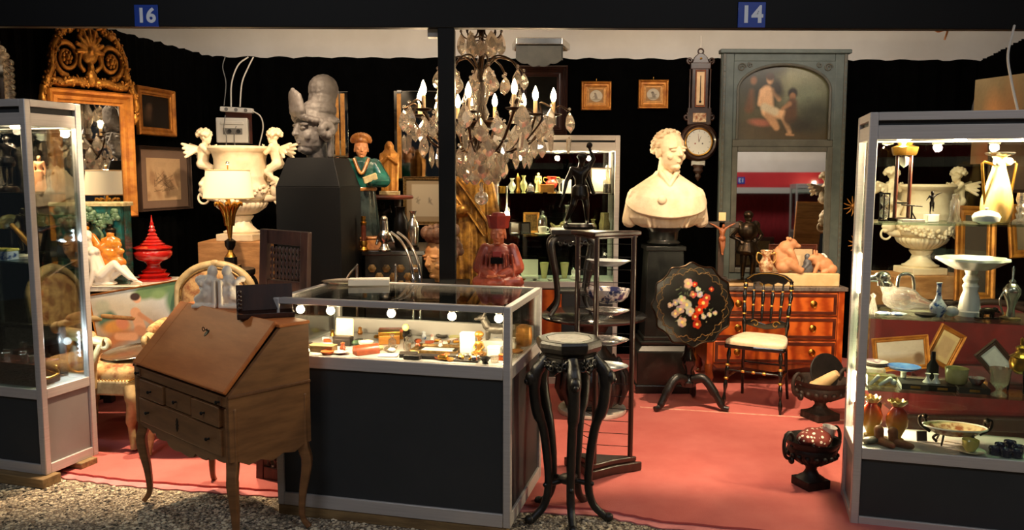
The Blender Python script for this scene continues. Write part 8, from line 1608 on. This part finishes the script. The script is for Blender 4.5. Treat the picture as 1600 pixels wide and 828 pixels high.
# ---- left cabinet goods
L1, L2, L3 = 1.4596, 1.1215, .4855
m = MB(); human(m, .26, dict(hs=.14, eL=(.2, -.03, .72), wL=(.1, -.1, .8), eR=(-.18, 0, .66), wR=(-.1, -.08, .55))); m.lathe([(.035, .10), (.04, .12), (.03, .15)], 16); o_ = T('bronze_soldier', 'dark bronze standing figure on the upper shelf of the left cabinet', 'statuette', lc(14, L1)); P('figure', blob(m, .004, 1), 'bronze_dark', o_, loc=(0, 0, .03)); P('base', MB().lathe([(.05, 0), (.05, .018), (.04, .03), (0, .03)], 16), 'bronze', o_, 40)
lath('crystal_vase', 'tall cut-glass vase behind the bronze figure in the left cabinet', lc(2, L1, .24), [(.04, 0), (.04, .02), (.03, .05), (.05, .2), (.055, .24), (.05, .24), (.02, .06)], 'cut_glass', 'vase', n=12, sm=30)
m = MB(); human(m, .19, dict(hs=.15, yaw=.5)); m.robe([(0, .03, .025), (.06, .026, .022), (.11, .024, .02)], 24, 6, .08); S('terracotta_figure', blob(m, .0035, 1), 'terracotta_pale', 'small reddish standing figure at the back of the upper shelf, left cabinet', 'statuette', lc(64, L1, .28)); lath('glass_candlestick', 'clear glass candlestick beside the reddish figure in the left cabinet', lc(78, L1, .28), [(.025, 0), (.02, .008), (.008, .03), (.012, .05), (.007, .08), (.014, .10), (.010, .12)], 'cut_glass', 'candlestick')
m = MB(); human(m, .24, dict(hs=.15, eL=(.2, -.1, .75), wL=(.1, -.2, .85), eR=(-.2, .05, .7), wR=(-.28, 0, .6), aR=(-.12, .12, .1), kR=(-.08, -.02, .28), fat=1.1)); o_ = T('bronze_dancer', 'brown and gilt bronze dancer on the middle shelf of the left cabinet', 'statuette', lc(40, L2)); P('figure', blob(m, .004, 1), 'bronze', o_, loc=(0, 0, .02)); P('base', MB().lathe([(.05, 0), (.05, .012), (.03, .022), (0, .022)], 20), 'marble_veined', o_, 40); P('drape', MB().tube(bez((-.06, 0, .17), (0, -.04, .13), (.04, -.03, .07), n=5), .012, 8), 'gold_paint', o_, 60)
pbx = T('porcelain_casket', 'white porcelain casket with yellow lid on the middle shelf of the left cabinet', 'box', lc(4, L2, .08), -TL); P('body', MB().b2((-.07, -.035, 0), (.07, .035, .045)), 'blue_white', pbx, None, .005); P('lid', MB().b2((-.073, -.037, .045), (.073, .037, .058)), 'yellow_glaze', pbx, None, .004)
ds = T('desk_lamp', 'small lamp with round frosted shade on the middle shelf of the left cabinet', 'lamp', lc(19, L2, .225)); P('pole', MB().lathe([(.035, 0), (.03, .008), (.004, .012), (.004, .17)], 16), 'bronze_dark', ds, 50); P('shade', MB().lathe([(.07, .15), (.06, .19), (.03, .215), (0, .222)], 28), 'clear_deep', ds, 60)
S('black_case', MB().b2((-.06, -.03, 0), (.06, .03, .085)), 'black_gloss', 'glossy black case at the back of the middle shelf, left cabinet', 'case', lc(100, L2, .27), -TL, bev=.003)
cs_ = T('canteen_case', 'open black presentation case with mirror-lined lid on the left cabinet deck', 'case', lc(52, L3, .24), -TL); P('lid', MB().b2((-.20, 0, .02), (.19, .05, .27)), 'black_gloss', cs_, None, .004); P('lid_lining', MB().b2((-.17, -.004, .04), (.12, .002, .25)), 'mirror_dim', cs_, None); P('tray', MB().b2((-.20, -.06, 0), (.19, .05, .02)), 'black_gloss', cs_, None, .003)
wx = T('liqueur_box', 'dark mahogany liqueur box with a brass drop handle on the left cabinet deck', 'box', lc(38, L3, .115), -TL); P('body', MB().b2((-.26, -.075, 0), (.16, .075, .115)), 'mahogany', wx, None, .003)
P('handle', MB().tube(bez((.162, -.045, .075), (.172, -.05, .045), (.176, 0, .035), (.172, .05, .045), (.162, .045, .075), n=6), .007, 8).sph((.163, -.045, .08), .010).sph((.163, .045, .08), .010), 'brass', wx, 60)
for i, (x, y) in enumerate(((-.2, -.03), (-.14, .03), (-.08, -.035), (-.02, .02), (.04, -.03), (.10, .02), (.11, -.04), (-.22, .035))):
    p_ = Vector(lc(38, L3, .115))+Vector((math.cos(TL)*x+math.sin(TL)*y, -math.sin(TL)*x+math.cos(TL)*y, .115)); lath('silver_beaker', ('small silver beaker on the mahogany box, '+('left front', 'left back', 'second from the left in front', 'middle back', 'middle front', 'right back', 'right front by the handle', 'far left back')[i]), tuple(p_), [(.016, 0), (.017, .004), (.020, .035), (.022, .038), (.018, .037), (.014, .006), (0, .005)], 'silver', 'beaker', 'silver beakers')
# ---- behind the right cabinet
so_ = T('red_sofa', 'dark red velvet sofa with carved crest behind the right display cabinet', 'sofa', (2.86, 4.74, .018), -.1)
P('seat', MB().b2((-.62, -.36, .20), (.62, .20, .40)), 'velvet_red', so_, None, .05, seg=4); crest = [(-.66, .40)]+[(-.66+1.32*i/30, .70+.05*math.sin(PI*i/30)+.03*math.cos(4*PI*i/30)) for i in range(31)]+[(.66, .40)]
P('back', MB().prism(crest, .10, .24, 'y'), 'velvet_red', so_, None, .03, seg=3); P('crest_rail', MB().tube([(x, .12, z+.012) for x, z in crest[1:-1]], .02, 8), 'dark_oak', so_, 60)
for s in (-1, 1): P('arm', MB().b2((s*.64-.05, -.34, .20), (s*.64+.05, .16, .56)), 'velvet_red', so_, None, .04, seg=3)
for x in (-.6, .6):
    for y in (-.32, .18): P('leg', MB().lathe([(.02, 0), (.03, .05), (.02, .1), (.035, .2)], 14, (x, y, 0)), 'dark_oak', so_, 50)
P('front_rail', MB().b2((-.64, -.38, .14), (.64, -.34, .22)), 'dark_oak', so_, None, .01)
def lean(name, label, u0, u1, v0, v1, y, fm, roll, mt_sh, bg, bw=.025):
    a, b = at(u0, v1, y), at(u1, v0, y); w_, h_ = b.x-a.x, b.z-a.z; o = T(name, label, 'picture', ((a.x+b.x)/2, y, (a.z+b.z)/2), (-.12, roll, 0)); P('frame', frame_mb(w_, h_, bw, .02), fm, o, None); P('back_board', MB().box((0, .004, 0), (w_-.01, .01, h_-.01)), 'raw_wood', o, None); sheet('picture', w_-.03, h_-.03, 50, 40, mt_sh, 'print_matt', o, (0, -.004, 0), bg=bg, noise=.1); return o
lean('landscape_print', 'wide landscape print in a gilt frame leaning on the red sofa', 1362, 1452, 526, 578, 4.44, 'gilt_wood', -.08, [('r', 0, 0, 1, .4, (150, 120, 96), .2), ('e', .85, .3, .1, .2, 0, (110, 80, 60), .1)], (178, 160, 150))
lean('tilted_picture', 'gilt framed picture tilted behind the dark bottle on the red sofa', 1452, 1500, 512, 572, 4.52, 'gilt_wood', .5, [('r', .2, .2, .8, .8, (190, 156, 120), .02)], (206, 176, 130)); lean('brown_picture', 'small brown framed picture tilted on edge at the right of the sofa', 1533, 1578, 536, 590, 4.44, 'dark_oak', -.7, [('r', .15, .15, .85, .85, (170, 176, 180), .02)], (140, 150, 156))
gl_ = lean('gilt_picture', 'tall gilt picture frame standing behind the amber ewer', 1487, 1560, 322, 470, 5.25, 'gilt_wood', .03, [('e', .5, .5, .3, .3, 0, (60, 46, 34), .3)], (46, 36, 28), .06); lean('small_gilt_picture', 'smaller gilt frame hanging at the right edge behind the cabinet', 1572, 1640, 318, 402, 5.15, 'gilt_wood', -.05, [('e', .5, .5, .3, .3, 0, (120, 100, 76), .3)], (90, 74, 56), .05)
S('frame_easel', MB().b2((-.5, 0, .018), (.55, .06, .75)).b2((-.5, -.04, .73), (.55, .06, .75)).b2((.3, .03, .75), (.36, .06, 1.30)), 'dark_oak', 'dark oak chest carrying the gilt frames at the right', 'chest', (X(1545, 5.3), 5.28, 0), -.05, bev=.004)
bp_ = lean('brown_painting', 'large dark brown painting behind the top of the right cabinet', 1540, 1680, 196, 302, 5.6, 'dark_oak', .0, [('e', .4, .5, .3, .3, 0, (104, 78, 58), .3), ('l', .2, .2, .8, .9, .05, .02, (120, 92, 68), .1)], (78, 58, 44))
# wall portrait above the right cabinet
thr = -math.atan2(1, .287); po = T('portrait', 'unframed warm-toned portrait canvas on the right partition above the cabinet', 'painting', (wr(5.86)-.04, 5.86, 1.96), thr)
sheet('canvas', .7, .62, 80, 50, [('e', .28, .4, .12, .35, .1, (206, 146, 92), .15), ('e', .25, .1, .2, .2, 0, (150, 84, 50), .2), ('e', .45, .3, .1, .4, 0, (186, 130, 84), .2)], 'print_gloss', po, (0, -.012, 0), bg=(150, 132, 96), bg2=(120, 90, 60), noise=.12); P('stretcher', MB().box((0, 0, 0), (.7, .02, .62)), 'raw_wood', po, None)
S('grey_plaque', MB().lathe([(0, 0), (.16, 0), (.17, .02), (.15, .035), (0, .03)], 36, mx=Matrix.Scale(1.5, 4, (0, 0, 1)) @ Matrix.Rotation(PI/2, 4, 'X')), 'slate', 'grey oval plaque beside the portrait on the right partition', 'plaque', (wr(6.42)-.05, 6.42, Z(178, 6.4)), thr)
S('cable', MB().tube(bez(at(1585, 40, 4.2), at(1575, 85, 4.1), at(1580, 125, 4.0), at(1590, 172, 3.9), n=8), .006, 8), 'wire_white', 'pinkish white cable hanging from the beam to the right cabinet', 'cable', smooth=60)
S('twisted_tie', MB().tube(bez(at(1455, 40, 4.365), at(1465, 49, 4.37), at(1480, 46, 4.37), at(1476, 62, 4.37), n=6), .006, 6), 'terracotta_pale', 'orange twisted cord dangling behind the beam', 'cord', smooth=60)
# gilt leaf wall sprays
for u, v, lb in ((1333, 322, 'gilt sunburst flower spray beside the right cabinet, upper'), (1340, 380, 'gilt leafy spray beside the right cabinet, lower')):
    c = at(u, v, 6.9); m = MB().sph((0, 0, 0), (.02, .012, .02), 10, 7)
    for i in range(11): a = i*2*PI/11; m.tube([(.015*math.cos(a), 0, .015*math.sin(a)), (.05*math.cos(a+.1), -.01, .05*math.sin(a+.1)), (.085*math.cos(a), -.005, .085*math.sin(a))], [.003, .007, .002], 6)
    S('gilt_spray', m, 'gold_paint', lb, 'ornament', c, 0, smooth=60)
S('spray_post', MB().cap((0, 0, .018), (0, 0, Z(300, 6.9)), .008, .008).lathe([(.10, .018), (.10, .03), (.02, .05), (0, .05)], 20), 'bronze_dark', 'slim dark floor stem carrying the gilt sprays', 'stand', (X(1336, 6.9)+.004, 6.92, 0))
# ---- the stand across the aisle, seen only in the tall mirror
nrm = Euler((-.022, 0, 0)).to_matrix() @ Vector((0, -1, 0)); org = Vector((xc, ytr, .018))+nrm*-.012
def mhit(u, v, yp_):
    e = Vector((0, 0, EYE)); d = (at(u, v, 1.)-e).normalized(); t = (org-e).dot(nrm)/d.dot(nrm); h = e+d*t; r = d-2*d.dot(nrm)*nrm; return h+r*((yp_-h.y)/r.y)
YO = -4.6; z_ = lambda v: mhit(1225, v, YO).z
M('red_fascia', s2l(196, 40, 48), s2l(180, 30, 40), rough=.6, scale=2); M('red_curtain', s2l(150, 28, 36), s2l(120, 18, 26), rough=.85, scale=3, stretch=(6, 6, 1))
xo0, xo1 = -1, 12
ST('opposite_fascia', MB().b2((xo0, YO-.06, z_(293)), (xo1, YO, z_(269))), 'red_fascia'); ST('opposite_rail', MB().b2((xo0, YO-.06, z_(302)), (xo1, YO+.01, z_(293))), 'alu_white'); ST('opposite_lining', MB().b2((xo0, YO-1.5, 0), (xo1, YO-1.46, z_(293))), 'red_curtain'); ST('opposite_canvas', MB().b2((xo0, YO-.5, z_(275)), (xo1, YO-.46, z_(215)+.6)), 'canvas')
q_ = mhit(1158, 282, YO); t_ = S('number_sign', MB().box((0, 0, 0), (.16, .008, .15)), 'blue_enamel', 'blue square number plate reading 13, seen reflected in the tall mirror', 'sign', (q_.x, YO+.006, q_.z), PI); text_obj('numeral', '13', .125, 'white_enamel', t_, (0, -.0045, -.002), ext=.0008, bold=.003)
q_ = mhit(1277, 300, YO+.6); oc = vitrine('display_cabinet', 'glass display cabinet of the stand opposite, seen reflected in the tall mirror', (q_.x+.45, YO+.6, 0), PI, .9, .4, .02, .9, max(1.7, mhit(1277, 287, YO+.6).z), (1.3, 1.7), .1)
bulb_light('opposite_light', (.45, .2, 1.9), 6, WARM2, .03, oc)

bpy.data.scenes.remove(tmps)
